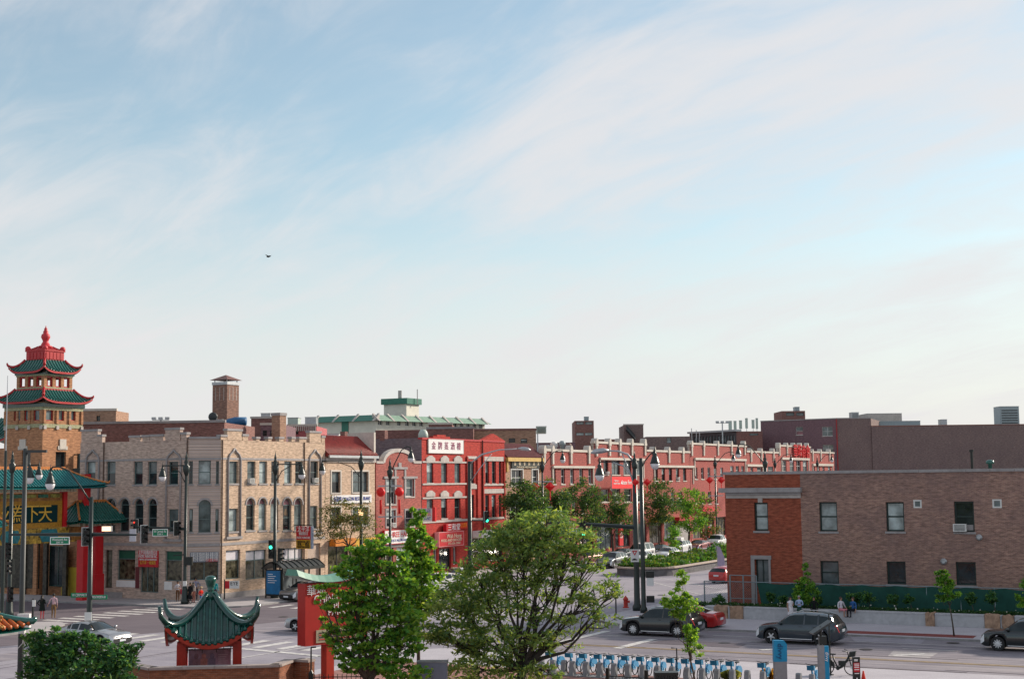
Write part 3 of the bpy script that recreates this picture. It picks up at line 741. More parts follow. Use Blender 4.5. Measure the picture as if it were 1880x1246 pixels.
for a, b_, y_ in ((150, 180, 790), (180, 188, 799), (238, 258, 801), (262, 275, 800), (276, 300, 799), (304, 331, 787), (333, 343, 795)): merlon(pl, a, b_, y_, B_beige_shade)
for a, b_, y_ in ((405, 416, 799), (417, 444, 788), (445, 455, 798), (470, 476, 803), (492, 498, 803), (512, 520, 803), (535, 541, 803), (549, 562, 803), (568, 589, 792), (590, 596, 801)): merlon(pr, a, b_, y_, B_beige)
merlon(pc, 348, 402, 803, B_beige_shade)
# slender colonnettes with pointed heads framing the single-window bays
def bay(p, px0, px1, yb, yt, ap):
    u0 = p.uz(px0, yb)[0]; u1 = p.uz(px1, yb)[0]; zb_ = p.uz(px0, yb)[1]; zt_ = p.uz(px0, yt)[1]; za = p.uz((px0 + px1) / 2, ap)[1]; um = (u0 + u1) / 2
    q = p.mb(); h = za - zt_
    for sgn, uu in ((1, u0), (-1, u1)):
        w_ = (um - u0) * sgn
        pts = [(uu, -0.07, zb_), (uu, -0.07, zt_), (uu + w_ * .08, -0.07, zt_ + h * .3), (uu + w_ * .3, -0.07, zt_ + h * .55), (uu + w_ * .7, -0.07, zt_ + h * .75), (um, -0.07, za)]
        q.tube(pts, 0.085, 6)
    q.build('colonnette_frame', M_stone_g, cb.root, smooth=True)
    p.bx('corbel', M_stone_g, u0 - 0.2, u1 + 0.2, -0.16, 0.03, zb_ - 0.15, zb_ + 0.05)
bay(pr, 417, 440, 986, 846, 823); bay(pr, 566.5, 588, 978, 846, 825); bay(pl, 305, 331, 990, 846, 826); bay(pl, 156, 180, 990, 846, 826)
for p, x in ((pl, 190), (pl, 343.5), (pr, 407), (pr, 558)):
    u, _ = p.uz(x, 900); q = p.mb(); q.tube([(u, -0.06, 0.6), (u, -0.06, ZT)], 0.05, 6); q.build('downpipe', M_frame_b, cb.root)
for u0, u1 in ((2.6, 2.9), (6.9, 7.1)): pass
# white boards below shop windows, flank panels
for x0, x1, y0, y1 in ((214, 249, 1065, 1077), (302, 316, 1067, 1082)):
    a = pl.rect(x0, y0, x1, y1); pl.bx('board', M_white, a[0], a[2], -0.05, 0.02, a[1], a[3])
a = pl.rect(249, 1040, 256, 1079); pl.bx('side_panel', mat('maroon panel', (0.12, 0.02, 0.025), 0.5), a[0], a[2], -0.05, 0.02, a[1], a[3])

# shop signs on it
def board(name, label, p, x0, y0, x1, y1, mt, off=-0.12, th=0.1, edge=None, group=None, wscale=1.0):
    """flat sign board on a facade; returns root and its half sizes (root at board centre, local axes as the facade)"""
    a = p.rect(x0, y0, x1, y1); cu, cz = (a[0] + a[2]) / 2, (a[1] + a[3]) / 2; w, h = abs(a[2] - a[0]) * wscale, abs(a[3] - a[1])
    wc = p.Wm @ Vector((cu, off, cz))
    r = thing(name, label, 'sign', wc, math.atan2(p.D.y, p.D.x), group)
    q = MB(); q.box(-w / 2, w / 2, 0, th, -h / 2, h / 2); q.build('panel', mt, r)
    if edge:
        e = 0.05; q = MB()
        q.box(-w / 2 - e, w / 2 + e, -0.02, th + .01, h / 2, h / 2 + e); q.box(-w / 2 - e, w / 2 + e, -0.02, th + .01, -h / 2 - e, -h / 2)
        q.box(-w / 2 - e, -w / 2, -0.018, th + .008, -h / 2, h / 2); q.box(w / 2, w / 2 + e, -0.018, th + .008, -h / 2, h / 2); q.build('rim', edge, r)
    return r, w, h
M_sred = mat('sign red', (0.52, 0.012, 0.022), 0.45, 0.06, 2)
M_syel = mat('sign yellow', (0.62, 0.36, 0.03), 0.45, 0.06, 2)
r, w, h = board('shop_sign', 'red sign with white and yellow lettering over the furniture shop door', pl, 256, 1010, 292, 1040, M_sred, -0.14)
for s_, sz, zz, mt_, wd in (('太平洋傢俬有限公司', .42, .36, M_ltr_w, .92), ('PACIFIC FURNITURE INC.', .34, .14, M_ltr_w, .94), ('ORIENTAL GIFTS & HOUSEWARES', .2, -.05, M_ltr_w, .9), ('太平洋 一樓廉售', .34, -.25, M_gold, .8)):
    text(s_, sz, mt_, r, upright(0, -0.02, zz * h), width=wd * w)
# projecting sign: red over yellow, faces along the pavement
pc_ = pr.Wm @ Vector((pr.uz(540, 985)[0], -1.1, 0)); zt_, zb_ = zat(pc_, 966), zat(pc_, 1007)
r = thing('projecting_sign', 'red and yellow projecting sign hung from brackets above the bus shelter', 'sign', (pc_.x, pc_.y, (zt_ + zb_) / 2), A2)
h = zt_ - zb_; wd = 33 / ppm(pc_); q = MB(); q.box(-wd / 2, wd / 2, -.12, .12, -h * .1, h / 2, 0); q.box(-wd / 2, wd / 2, -.12, .12, -h / 2, -h * .1, 1); q.build('panel', [M_sred, M_syel], r)
q = MB(); q.box(wd / 2 + .002, wd / 2 + .12, -.14, .14, -h / 2, h / 2); q.build('edge_panel', mat('sign edge blue grey', (0.30, 0.36, 0.48), 0.4), r)
q = MB(); q.tube([(-wd / 2 - 1.2, 0, h / 2 + .1), (wd / 2, 0, h / 2 + .1)], .04, 6); q.tube([(-wd / 2 - 1.2, 0, h / 2 + .1), (-wd / 2 - 1.2, 0, -h / 2)], .03, 6); q.build('bracket', M_black, r)
for s_, sz, zz, mt_, k in (('太平洋', .6, .36, M_ltr_w, .8), ('傢俬有限公司', .34, .17, M_ltr_w, .6), ('PACIFIC FURNITURE', .28, -.01, M_ltr_w, .9), ('ORIENTAL GIFT', .28, -.19, M_ltr_k, .9), ('傢俬 一 禮品', .3, -.31, M_ltr_k, .8), ('FURNITURE & MORE', .24, -.43, M_ltr_k, .85)):
    text(s_, sz, mt_, r, upright(0, -0.14, zz * h), width=k * wd)
r, w, h = board('window_banner', 'grey banner of small white lettering across the corner shop window', pc, 349, 1013, 401, 1031, mat('banner slate', (0.16, 0.18, 0.22), 0.5), -0.06)
for i in range(3): text('皮革沙發 餐桌椅 睡床 書櫃 床褥', .3, M_ltr_w, r, upright(0, -.02, (.28 - .28 * i) * h), width=w * .95)
text('大減價 SALE', .32, M_ltr_r, r, upright(w * .26, -.024, -.36 * h), width=w * .42)

# ------------------------------------------------------------------ pagoda tower building
T0 = on_a(76, -1.8)                      # near edge of the tower
TW = 4.7
tb = Bld('pagoda_building', 'orange brick building with a green and red pagoda tower', T0, E1, hood=None)
tr = tb.front                            # right face, along E1
TL0 = T0 - E2 * TW; tl = tb.panel(TL0, E2)   # left face (towards the street)
def tz(py): return zat(T0, py)
Zc = tz(744)
for k in range(3):
    pr_ = ((83, 98), (105, 118), (125, 139))[k]; tr.win(pr_[0], 752, pr_[1], 772, kind='plain', fm=M_trim_red, gl=G_mid, depth=.18)
    pl_ = ((25, 37), (44, 54), (61, 72))[k]; tl.win(pl_[0], 752, pl_[1], 772, kind='plain', fm=M_trim_red, gl=G_mid, depth=.18)
tr.win(102, 829, 121, 868, kind='plain', n=1, gl=G_dark, fm=M_frame_g); tl.win(40, 826, 56, 860, kind='plain', gl=G_dark, fm=M_frame_g)
Zt = tz(735)
tr.wall(0, TW, 0, Zt, B_tower); tl.wall(0, TW, 0, Zt, B_tower)
tb.body([TL0, T0, T0 + E1 * TW, T0 + E1 * TW - E2 * TW], 0, Zt, B_tower, skip=(0, 1), roof_drop=.02)
for p in (tr, tl):
    p.bx('belt', mat('green cream terracotta', (0.30, 0.30, 0.17), .5, .35, 9), 0, TW, -.06, .02, tz(783), tz(776))
    p.bx('frieze', MATS['green cream terracotta'], 0, TW, -.07, .02, tz(750), tz(743))
    for i in range(4):
        o = p.bx('bracket', M_stone, i * (TW - .3) / 3 + .02, i * (TW - .3) / 3 + .32, -.14, -.062, tz(786), tz(779))
    p.bx('plaque', M_terra, TW * .42, TW * .58, -.1, .02, tz(822), tz(804)); p.bx('plaque_step', M_terra, TW * .38, TW * .62, -.07, .02, tz(824), tz(817))
    for i in range(4):
        u = i * (TW - .24) / 3; p.bx('pilaster', B_tower, u, u + .24, -.12, -.002, tz(775.5), tz(750.5))
# storeys and roofs above, in tower-local frame (x along E1, y = -E2)
tc_ = (TW / 2, TW / 2)
h2 = TW * 0.36
zA, zB, zC, zD = tz(737), tz(711), tz(707), tz(680)
croof(tb.root, tc_, (h2 + .05, h2 + .05), (2.95, 2.95), tz(709), tz(734), 0.45, M_tile_g, pitch=.34, rr=.07, p=1.5, hip=.12, hipmat=M_trim_red, fascia=M_trim_red, tip=.2)
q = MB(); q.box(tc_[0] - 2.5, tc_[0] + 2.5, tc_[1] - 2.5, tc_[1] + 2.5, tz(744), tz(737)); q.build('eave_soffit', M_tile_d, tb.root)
def lantern_storey(z0, z1, hh):
    q = MB(); cx_, cy_ = tc_
    q.box(cx_ - hh, cx_ + hh, cy_ - hh, cy_ + hh, z0, z0 + (z1 - z0) * .18); q.box(cx_ - hh - .05, cx_ + hh + .05, cy_ - hh - .05, cy_ + hh + .05, z1 - (z1 - z0) * .18, z1)
    q.build('gallery_frieze', MATS['green cream terracotta'], tb.root)
    zz0, zz1 = z0 + (z1 - z0) * .18, z1 - (z1 - z0) * .18
    for s_ in range(4):
        for i in range(4):
            if i == 3: continue
            q = MB(); q.M = Matrix.Translation((cx_, cy_, 0)) @ Matrix.Rotation(s_ * PI / 2, 4, 'Z')
            x = -hh + i * (2 * hh - .34) / 3 ; q.box(x, x + .34, -hh, -hh + .34, zz0, zz1); q.build('pier', B_tower, tb.root)
            q = MB(); q.M = Matrix.Translation((cx_, cy_, 0)) @ Matrix.Rotation(s_ * PI / 2, 4, 'Z'); w_ = (2 * hh - .34) / 3 - .34
            for a, b_ in ((0, .1), (w_ - .1, w_)): q.box(x + .34 + a, x + .34 + b_, -hh + .1, -hh + .2, zz0, zz1)
            q.box(x + .44, x + .24 + w_, -hh + .1, -hh + .2, zz1 - .12, zz1); q.box(x + .44, x + .24 + w_, -hh + .1, -hh + .2, zz0, zz0 + .12)
            q.build('window_frame', M_trim_red, tb.root)
lantern_storey(tz(711), tz(679), h2)
q = MB(); q.box(tc_[0] - h2 - .16, tc_[0] + h2 + .16, tc_[1] - h2 - .16, tc_[1] + h2 + .16, tz(711.5), tz(708.5)); q.build('gallery_kerb', M_trim_red, tb.root)
h3 = h2 * .68
croof(tb.root, tc_, (h3 + .04, h3 + .04), (2.2, 2.2), tz(653), tz(676), 0.5, M_tile_g, pitch=.34, rr=.07, p=1.5, hip=.12, hipmat=M_trim_red, fascia=M_trim_red, tip=.28)
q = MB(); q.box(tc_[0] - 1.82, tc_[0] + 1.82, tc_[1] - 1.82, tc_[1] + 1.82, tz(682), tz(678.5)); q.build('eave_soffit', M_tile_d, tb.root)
M_red2 = mat('red painted cupola', (0.50, 0.03, 0.04), .5, .15, 4)
q = MB(); q.box(tc_[0] - h3, tc_[0] + h3, tc_[1] - h3, tc_[1] + h3, tz(655), tz(633)); cu_ = q.build('cupola', M_red2, tb.root)
q = MB()
for s_ in range(4):
    q.M = Matrix.Translation((tc_[0], tc_[1], 0)) @ Matrix.Rotation(s_ * PI / 2, 4, 'Z')
    for i in range(5):
        x = -h3 + .1 + i * (2 * h3 - .2) / 5; q.box(x + .04, x + (2 * h3 - .2) / 5 - .04, -h3 - .05, -h3 - .002, tz(651), tz(638))
    q.box(-h3 - .08, h3 + .08, -h3 - .08, -h3 - .001, tz(636), tz(633)) if s_ % 2 == 0 else q.box(-h3, h3, -h3 - .08, -h3 - .001, tz(636), tz(633))
q.build('panel_mouldings', M_trim_red, cu_)
q = MB(); 
for sx in (-1, 1):
    for sy in (-1, 1): q.ball((tc_[0] + sx * (h3 - .1), tc_[1] + sy * (h3 - .1), tz(630.5)), .26, 6)
q.build('corner_knobs', M_red2, cu_, smooth=True)
croof(tb.root, tc_, (.45, .45), (h3 + .02, h3 + .02), tz(626), tz(633), 0.0, M_trim_red, pitch=.4, rr=.03, tip=0, hip=.05, fz=.05, name='cupola_roof')
k = lambda y: tz(y)
q = MB(); q.lathe([(.62, k(627)), (.62, k(624.5)), (.42, k(623)), (.34, k(619)), (.24, k(616)), (.3, k(612)), (.42, k(607)), (.36, k(602)), (.22, k(600)), (.24, k(597)), (.14, k(593)), (.16, k(591)), (.05, k(588)), (.03, k(585))], 12, (tc_[0], tc_[1], 0)); q.build('finial', M_red2, tb.root, smooth=True)
# lower street front beside and below the tower, and the wing with a green roof going left
lowf = on_a(-160, -1.8); Lw = (T0 - lowf).length
pf = tb.panel(lowf, E2)
zl = tz(868)
e_ = pf.uz(10, 1000)[0]
orn = mat('glazed ornament dark', (0.04, 0.036, 0.026), .35, .8, 3.5)
for x0, x1 in ((20, 44), (88, 120), (-40, -15)): pf.win(x0, 1002, x1, 1076, kind='plain', n=2, name='shop_opening', gl=G_dark, fm=M_tile_d)
q_ = pf.uz(146, 1000)[0]
pf.wall(0, Lw - TW - .002, 0, tz(820), B_tower, name='wing_wall')
q = tb.panel(T0 - E2 * (TW), E2)
for i, (x, y0, y1, mt_) in enumerate(((46, 998, 1078, orn), (68, 998, 1078, B_tower), (86, 998, 1078, orn), (122, 998, 1078, orn))):
    u, _ = tl.uz(x, 1040); tl.bx('column', mt_, u - .22, u + .22, -.25, -.005, .1, tz(996))
tl.bx('ornament_band', orn, -3.5, TW, -.2, -.006, tz(996), tz(976)); tl.bx('shop_front', orn, -3.5, TW, -.1, -.004, tz(1080), tz(997))
# wing roof at the picture's left edge
wc = (TL0 - E2 * 5 + E1 * 2)
wl = tb.inv @ wc
croof(tb.root, (wl.x + 2.5, wl.y), (.3, 3.2), (3.6, 5.0), tz(757), tz(806), .8, M_tile_g, pitch=.4, rr=.08, hip=.14, hipmat=M_trim_red, fascia=M_trim_red, tip=.4, name='wing_roof')
# link building between tower and corner building
lk = Bld('link_building', 'low tan brick link between pagoda and corner building', T0 + E1 * .6, E2)
gl_ = (endL - T0).dot(E2); lk.front.wall(0.02, gl_ - .02, 0, tz(880), B_tower); lk.body([T0 + E1 * .6 + E2 * .02, T0 + E1 * .6 + E2 * (gl_ - .02), T0 + E1 * 6 + E2 * (gl_ - .02), T0 + E1 * 6 + E2 * .02], 0, tz(880), B_tower)
a = lk.front.rect(118, 1000, 150, 1078); lk.front.bx('yellow_board', mat('yellow board', (.42, .30, .02), .5), a[0], a[2] + .6, -.3, -.2, .15, tz(1040))

# ------------------------------------------------------------------ gate over the side street
ga = on_a(178, -3.4)                     # right outer column
GA = A1; gw = 14.6
gt = thing('street_gate', 'ornamental street gate with teal tiled roofs and red columns', 'gate', ga, GA)
Mg = xform(ga, GA); gi = Mg.inverted()
class _B: pass
_b = _B(); _b.root = gt; _b.inv = gi; _b.hood = None
gp = Panel(_b, ga, E1)
def gz(px, py): return gp.uz(px, py)
xc = -gw / 2
xi = gz(154, 950)[0]
cxs = [0.0, gz(110, 940)[0]]
for sx in (0, 1):
    for x in ((0.0,) if True else ()):
        X = x if sx == 0 else -gw
        q = MB(); q.box(X - .42, X + .42, -.42, .42, 0.13, gz(178, 965)[1]); co = q.build('column', M_red, gt)
        q = MB(); q.box(X - .5, X + .5, -.5, .5, .12, 2.2); q.build('column_base', M_red, co)
    X2 = xi if sx == 0 else -gw - xi
    q = MB(); q.box(X2 - .36, X2 + .36, -.36, .36, 0.13, gz(110, 870)[1]); q.build('column', M_red, gt)
mx0, mx1 = -gw - gz(116, 940)[0], gz(116, 940)[0]
# inner posts (red) flanking the board rise to the main roof
for X in (gz(116, 940)[0], -gw - gz(116, 940)[0]):
    q = MB(); q.box(X - .2, X + .2, -.25, .25, gz(116, 966)[1], gz(116, 900)[1]); q.build('post', M_red, gt)
bx1 = gz(112, 940)[0]; bx0 = -gw - bx1
zb0, zb1 = gz(70, 969)[1], gz(70, 919)[1]
M_gy = mat('gate yellow', (0.40, 0.19, 0.015), .5, .3, 7)
q = MB(); q.box(bx0, bx1, -.12, .1, zb0, zb1); bo = q.build('name_board', M_gy, gt)
q = MB(); e0 = gz(103, 940)[0]; q.box(-gw - e0, e0, -.16, -.122, gz(70, 959)[1], gz(70, 927)[1]); q.build('name_panel', mat('dark teal panel', (.006, .035, .038), .7, .1, 3, spec=.1), bo)
chs = '天下為公'; xs_ = [gz(80, 940)[0], gz(56, 940)[0], gz(31, 940)[0], gz(12, 940)[0]]
for ch, x in zip(chs, xs_):
    text(ch, 1.55, M_gold, bo, upright(x, -.19, (zb0 + zb1) / 2))
q = MB(); q.box(bx0, bx1, -.1, .1, zb1 + .003, gz(70, 905)[1]); fz_ = q.build('upper_frieze', mat('painted frieze', (.30, .13, .03), .5, .6, 2.2), gt)
for i in range(5):
    x0 = bx0 + .25 + i * (bx1 - bx0 - .3) / 5; q = MB(); q.box(x0, x0 + (bx1 - bx0) / 5 - .3, -.16, -.105, zb1 + .25, gz(70, 907)[1]); q.build('frieze_panel', mat('frieze green', (.04, .16, .10), .45, .7, 4) if i % 2 else mat('frieze olive', (.26, .24, .05), .45, .7, 4), fz_)
zc0, zc1 = gz(70, 997)[1], gz(70, 969.5)[1]
q = MB(); q.box(bx0 - .1, gz(140, 940)[0], -.1, .1, zc0, zc1); lf = q.build('lower_frieze', mat('gold scroll frieze', (.36, .22, .03), .45, .9, 3.2), gt)
for i in range(4):
    x0 = bx1 - 2.1 - i * 4.0; q = MB(); q.extr([(x0 - .25, (zc0 + zc1) / 2), (x0, zc0 + .1), (x0 + 1.5, zc0 + .1), (x0 + 1.75, (zc0 + zc1) / 2), (x0 + 1.5, zc1 - .1), (x0, zc1 - .1)], -.16, -.105); q.build('frieze_panel', mat('frieze teal', (.02, .17, .20), .45, .3, 4), lf)
q = MB(); q.box(gz(134, 940)[0] - .5, gz(160, 940)[0], -.12, .1, gz(150, 990)[1], gz(150, 962)[1]); q.build('side_frieze', MATS['painted frieze'], gt)
# roofs: main and two lower side roofs
mr0, mr1 = bx0 - .3, bx1 + .3
zr1, zr0 = gz(70, 862)[1], gz(70, 893)[1]
rxt = gz(168, 888)[0]
hx = (rxt - (-gw - rxt)) / 2
croof(gt, (-gw / 2, 0), (gz(118, 862)[0] + gw / 2, .12), (hx, 1.9), zr1, zr0, .22, M_tile_t, pitch=.3, rr=.06, p=1.15, hip=.09, hipmat=mat('orange ridge tile', (.50, .17, .04), .4, .2, 5), tip=.18, name='main_roof', fz=.2)
q = MB(); q.box(-gw / 2 - (gz(118, 862)[0] + gw / 2), gz(118, 862)[0], -.14, .14, zr1 - .05, zr1 + .25); q.build('ridge', MATS['orange ridge tile'], gt)
q = MB()
n_ = 22
for i in range(n_):
    x = mr0 + (mr1 - mr0) * i / (n_ - 1); q.box(x - .14, x + .14, -1.2, 1.2, zr0 - .42, zr0 - .12)
q.build('eave_brackets', mat('cream bracket', (.45, .40, .30), .6), gt)
for sgn in (1, -1):
    x_in = gz(118, 940)[0]; x_out = gz(214, 948)[0]
    za, zb_ = gz(130, 922)[1], gz(150, 957)[1]
    cxm = (x_in + x_out) / 2; wx = (x_out - x_in) / 2
    X = cxm if sgn == 1 else -gw - cxm
    croof(gt, (X, 0), (wx * .55, .1), (wx, 1.7), za, zb_, .18, M_tile_g if sgn == 1 else M_tile_t, pitch=.3, rr=.06, p=1.15, hip=.09, hipmat=MATS['orange ridge tile'], tip=.16, name='side_roof', fz=.18)
    q = MB(); q.box(X - wx * .55, X + wx * .55, -.13, .13, za - .04, za + .2); q.build('ridge', MATS['orange ridge tile'], gt)
    q = MB()
    for i in range(9): x = X - wx * .8 + i * wx * 1.6 / 8; q.box(x - .12, x + .12, -1.05, 1.05, zb_ - .35, zb_ - .1)
    q.build('eave_brackets', MATS['cream bracket'], gt)
# ------------------------------------------------------------------ the row along the long street
def rowb(name, label, px0, px1, ytop, depth, mt, side=None, group=None, hood=None):
    A0 = on_b(px0, 0); B0 = on_b(px1, 0)
    b = Bld(name, label, A0, E1, group=group, hood=hood); b.A0, b.B0, b.ln = A0, B0, (B0 - A0).length
    b.z1 = zat(on_b((px0 + px1) / 2, 0), ytop); b.mt = mt; b.side = side or mt; b.depth = depth
    return b
def rowdone(b, drop=.5, mt=None):
    b.front.wall(0.01, b.ln - .01, 0.1, b.z1, mt or b.mt)
    b.body([b.A0 + E1 * .01, b.B0 - E1 * .01, b.B0 - E1 * .01 - E2 * b.depth, b.A0 + E1 * .01 - E2 * b.depth], 0.1, b.z1, b.side, roof_drop=drop)
def hbar(p, name, mt, x0, x1, y0, y1, d=.12, parent=None):
    a = p.rect(x0, y0, x1, y1); return p.bx(name, mt, a[0], a[2], -d, .03, a[1], a[3], parent)
# tan building with red pantile mansard
b3 = rowb('tan_shop_building', 'tan brick shop building with sloping red tile roof', 597.2, 688.3, 838, 14, B_beige)
p = b3.front
kw = dict(fm=M_frame_d, sill=M_stone, surround=M_terra)
p.win(608.5, 865.5, 624.5, 904, gl=G_dark, **kw); p.win(647, 865.5, 676, 903, n=2, gl=G_mid, **kw)
p.win(609, 931, 625, 964, gl=G_dark, **kw); p.win(647, 931, 676, 964, n=2, gl=G_dark, **kw)
p.win(602, 1000, 640, 1066, kind='plain', n=2, gl=G_shop); p.win(645, 1000, 684, 1066, kind='plain', n=2, gl=G_shop)
rowdone(b3)
M_pant = mat('red pantile', (0.27, 0.035, 0.028), .55, .25, 3)
zA_, zB_ = b3.z1, p.uz(640, 809)[1] ; dB = 1.9
u0, u1 = .1, b3.ln - .1
q = p.mb(); q.add([(u0, -.35, zA_ + .15), (u1, -.35, zA_ + .15), (u1, dB, zB_ + .5), (u0, dB, zB_ + .5), (u0, -.35, zA_), (u1, -.35, zA_), (u1, dB, zA_), (u0, dB, zA_)], [(0, 1, 2, 3), (4, 7, 6, 5), (0, 4, 5, 1), (1, 5, 6, 2), (2, 6, 7, 3), (3, 7, 4, 0)]); rf = q.build('tile_roof', M_pant, b3.root)
q = p.mb(); n_ = int((u1 - u0) / .24)
for i in range(n_ + 1):
    x = u0 + (u1 - u0) * i / n_; q.tube([(x, -.38, zA_ + .17), (x, dB, zB_ + .53)], .07, 5)
q.build('tile_rolls', M_pant, rf, smooth=True)['kind'] = 'stuff'
p.bx('gutter', M_metal, 0, b3.ln, -.5, -.36, zA_ - .12, zA_ + .12); p.bx('cornice', M_stone, 0, b3.ln, -.15, .02, zA_ - .5, zA_ - .13)
p.bx('gable_coping', M_terra, b3.ln - .3, b3.ln - .02, -.1, 3.0, zA_ + .1, zB_ + .9)
r, w, h = board('restaurant_sign', 'white restaurant sign with blue lettering behind the street tree', p, 608, 908, 680, 923, M_white, -.14)
text('新龍鳳 DRAGON RESTAURANT', .5, M_ltr_b, r, upright(0, -.02, 0), width=w * .94)
r, w, h = board('shop_awning', 'orange shop fascia on the tan building beside the street lamp', p, 603, 988, 640, 1001, mat('orange fascia', (.55, .18, .015), .5, .3, 3), -.8, .7)
r, w, h = board('shop_fascia', 'yellow shop fascia on the tan building with dark lettering', p, 645, 987, 686, 1001, M_syel, -.5, .4)
text('茶餐廳', .4, M_ltr_k, r, upright(0, -.02, 0), width=w * .6)
# rose brick building with round gable
b4 = rowb('gabled_brick_building', 'rose red brick building with a round gable and three happiness sign', 690.3, 773.5, 849, 13, B_rose)
p = b4.front
kw = dict(fm=M_frame_w, sill=M_stone, surround=M_stone_g)
p.win(709, 879, 726, 925, gl=G_dark, **kw); p.win(744, 879, 760, 911, gl=G_mid, **kw)
p.win(709, 936, 726, 966, gl=G_dark, **kw); p.win(744, 936, 760, 966, gl=G_dark, **kw)
p.win(700, 1003, 722, 1050, kind='plain', n=2, gl=G_shop, fm=M_frame_w); p.win(728, 1003, 764, 1043, kind='plain', n=3, gl=G_pale, fm=M_frame_w)
rowdone(b4, .6)
uc = (p.uz(704, 845)[0] + p.uz(760, 845)[0]) / 2; rr_ = (p.uz(760, 845)[0] - p.uz(704, 845)[0]) / 2; hh = p.uz(733, 826)[1] - b4.z1
ring = lambda f: [(uc + rr_ * f * math.cos(PI * i / 16), b4.z1 + (hh + (f - 1) * rr_) * math.sin(PI * i / 16)) for i in range(17)]
q = p.mb(); q.extr([(a, z - .003) for a, z in ring(.93)], 0, .4); q.build('gable', B_rose, b4.root)
q = p.mb(); o_, i_ = ring(1.06), ring(.93)
for i in range(16): q.extr([i_[i], o_[i], o_[i + 1], i_[i + 1]], -.1, .45)
q.build('gable_coping', M_stone, b4.root)
for a, c in ((690.5, 704), (760, 773)): hbar(p, 'coping', M_stone, a, c, 846, 850.5, .08)
hbar(p, 'hood', M_stone_g, 722, 747, 857, 861); hbar(p, 'panel_jamb', M_stone_g, 724, 727, 861, 905, .07); hbar(p, 'panel_jamb', M_stone_g, 742, 745, 861, 905, .07)
hbar(p, 'keystone', M_stone_g, 731, 736, 849, 857, .08)
hbar(p, 'hood', M_stone_g, 704, 730, 874, 878); hbar(p, 'hood', M_stone_g, 740, 765, 874, 878)
hbar(p, 'shop_beam', M_stone_g, 692, 772, 998, 1003, .1)
ac_unit(p, 720, 963)
r, w, h = board('restaurant_sign', 'white sign with red brush lettering above the rose brick shopfront', p, 701, 972, 765, 996, M_white, -.35, .25, M_sred)
text('THREE HAPPINESS', .75, M_ltr_r, r, upright(0.2, -.02, .16 * h), width=w * .88); text('RESTAURANT  2130', .32, M_ltr_b, r, upright(0.2, -.02, -.28 * h), width=w * .8)
pc_ = p.Wm @ Vector((p.uz(760, 945)[0], -1.0, 0)); zt_, zb_ = zat(pc_, 933), zat(pc_, 957)
r = thing('projecting_sign', 'white projecting sign with blue and red lettering and red edge', 'sign', (pc_.x, pc_.y, (zt_ + zb_) / 2), A2 + .25)
wd = 39 / ppm(pc_); h = zt_ - zb_; q = MB(); q.box(-wd / 2, wd / 2, -.1, .1, -h / 2, h / 2); q.build('panel', M_white, r); q = MB(); q.box(wd / 2 + .002, wd / 2 + .3, -.14, .3, -h / 2, h / 2 + .1); q.build('edge_panel', M_red, r)
for s_, z_, m_ in (('三喜飯店', .3, M_ltr_b), ('HAPPINESS', .03, M_ltr_r), ('RESTAURANT', -.28, M_ltr_b)): text(s_, .42, m_, r, upright(0, -.12, z_ * h), width=wd * .85)
# bright red Victorian
b5 = rowb('victorian_brick_building', 'bright red painted brick building with pale window hoods and blue grey side wall', 774.5, 927, 806, 20, B_vict, side=B_side)
p = b5.front
kw = dict(fm=M_frame_g, sill=M_stone)
for x0, x1 in ((783.5, 795.5), (810, 821), (834.5, 845.5)):
    for y0, y1, g in ((847, 886, G_mid), (911, 951, G_dark)):
        w_ = p.win(x0, y0, x1, y1, gl=g, **kw)
        a = p.rect(x0, y0, x1, y1); e = .22; um = (a[0] + a[2]) / 2; q = p.mb()
        q.extr([(a[0] - e, a[3]), (a[2] + e, a[3]), (a[2] + e, a[3] + .35), (um + .25, a[3] + .62), (um - .25, a[3] + .62), (a[0] - e, a[3] + .35)], -.12, .03); q.build('hood', M_stone, w_)
for x0, x1 in ((863, 871), (891, 898), (903, 910.5), (916, 921)):
    p.win(x0, 847, x1, 887, gl=G_dark, **kw); p.win(x0, 908, x1, 950, gl=G_dark, **kw)
p.win(806, 1006, 828, 1044, kind='plain', n=2, name='door', gl=G_dark, fm=M_frame_d); p.win(796, 1008, 803, 1036, kind='plain', gl=G_mid, fm=M_frame_w); p.win(832, 1004, 838, 1036, kind='plain', gl=G_mid, fm=M_frame_w)
p.win(866, 985, 924, 1030, kind='plain', n=4, gl=G_shop, fm=M_frame_w)
rowdone(b5, 1.0)
for x0, x1, y0, y1 in ((775, 856, 886.5, 889.5), (775, 856, 911.5, 914.5), (775, 856, 846.5, 849.5), (775, 926, 952, 956), (888, 926, 838, 846), (888, 925, 897, 905), (860, 874, 889, 897), (888, 926, 888, 891), (857, 874, 837, 842)):
    hbar(p, 'stone_band', M_stone, x0, x1, y0, y1, .1)
for x in (857, 876, 886, 925): u = p.uz(x, 880)[0]; q = p.mb(); q.box(u - .12, u + .12, -.16, -.002, p.uz(x, 950)[1], p.uz(x, 838)[1]); q.build('pilaster', B_vict, b5.root)
u = p.uz(885, 860)[0]; q = p.mb(); q.tube([(u, -.1, .3), (u, -.1, b5.z1)], .07, 6); q.build('downpipe', M_black, b5.root)
for a, c, y_ in ((795, 826, 800), (802, 818, 797.5)):
    u0, z = p.uz(a, y_); u1 = p.uz(c, y_)[0]; p.bx('parapet_step', B_vict, u0, u1, -.02 - (.01 if y_ < 799 else 0), .4, b5.z1 - .003, z)
p.bx('coping', M_trim_red, 0, b5.ln, -.08, .44, b5.z1 - .15, b5.z1 + .05)
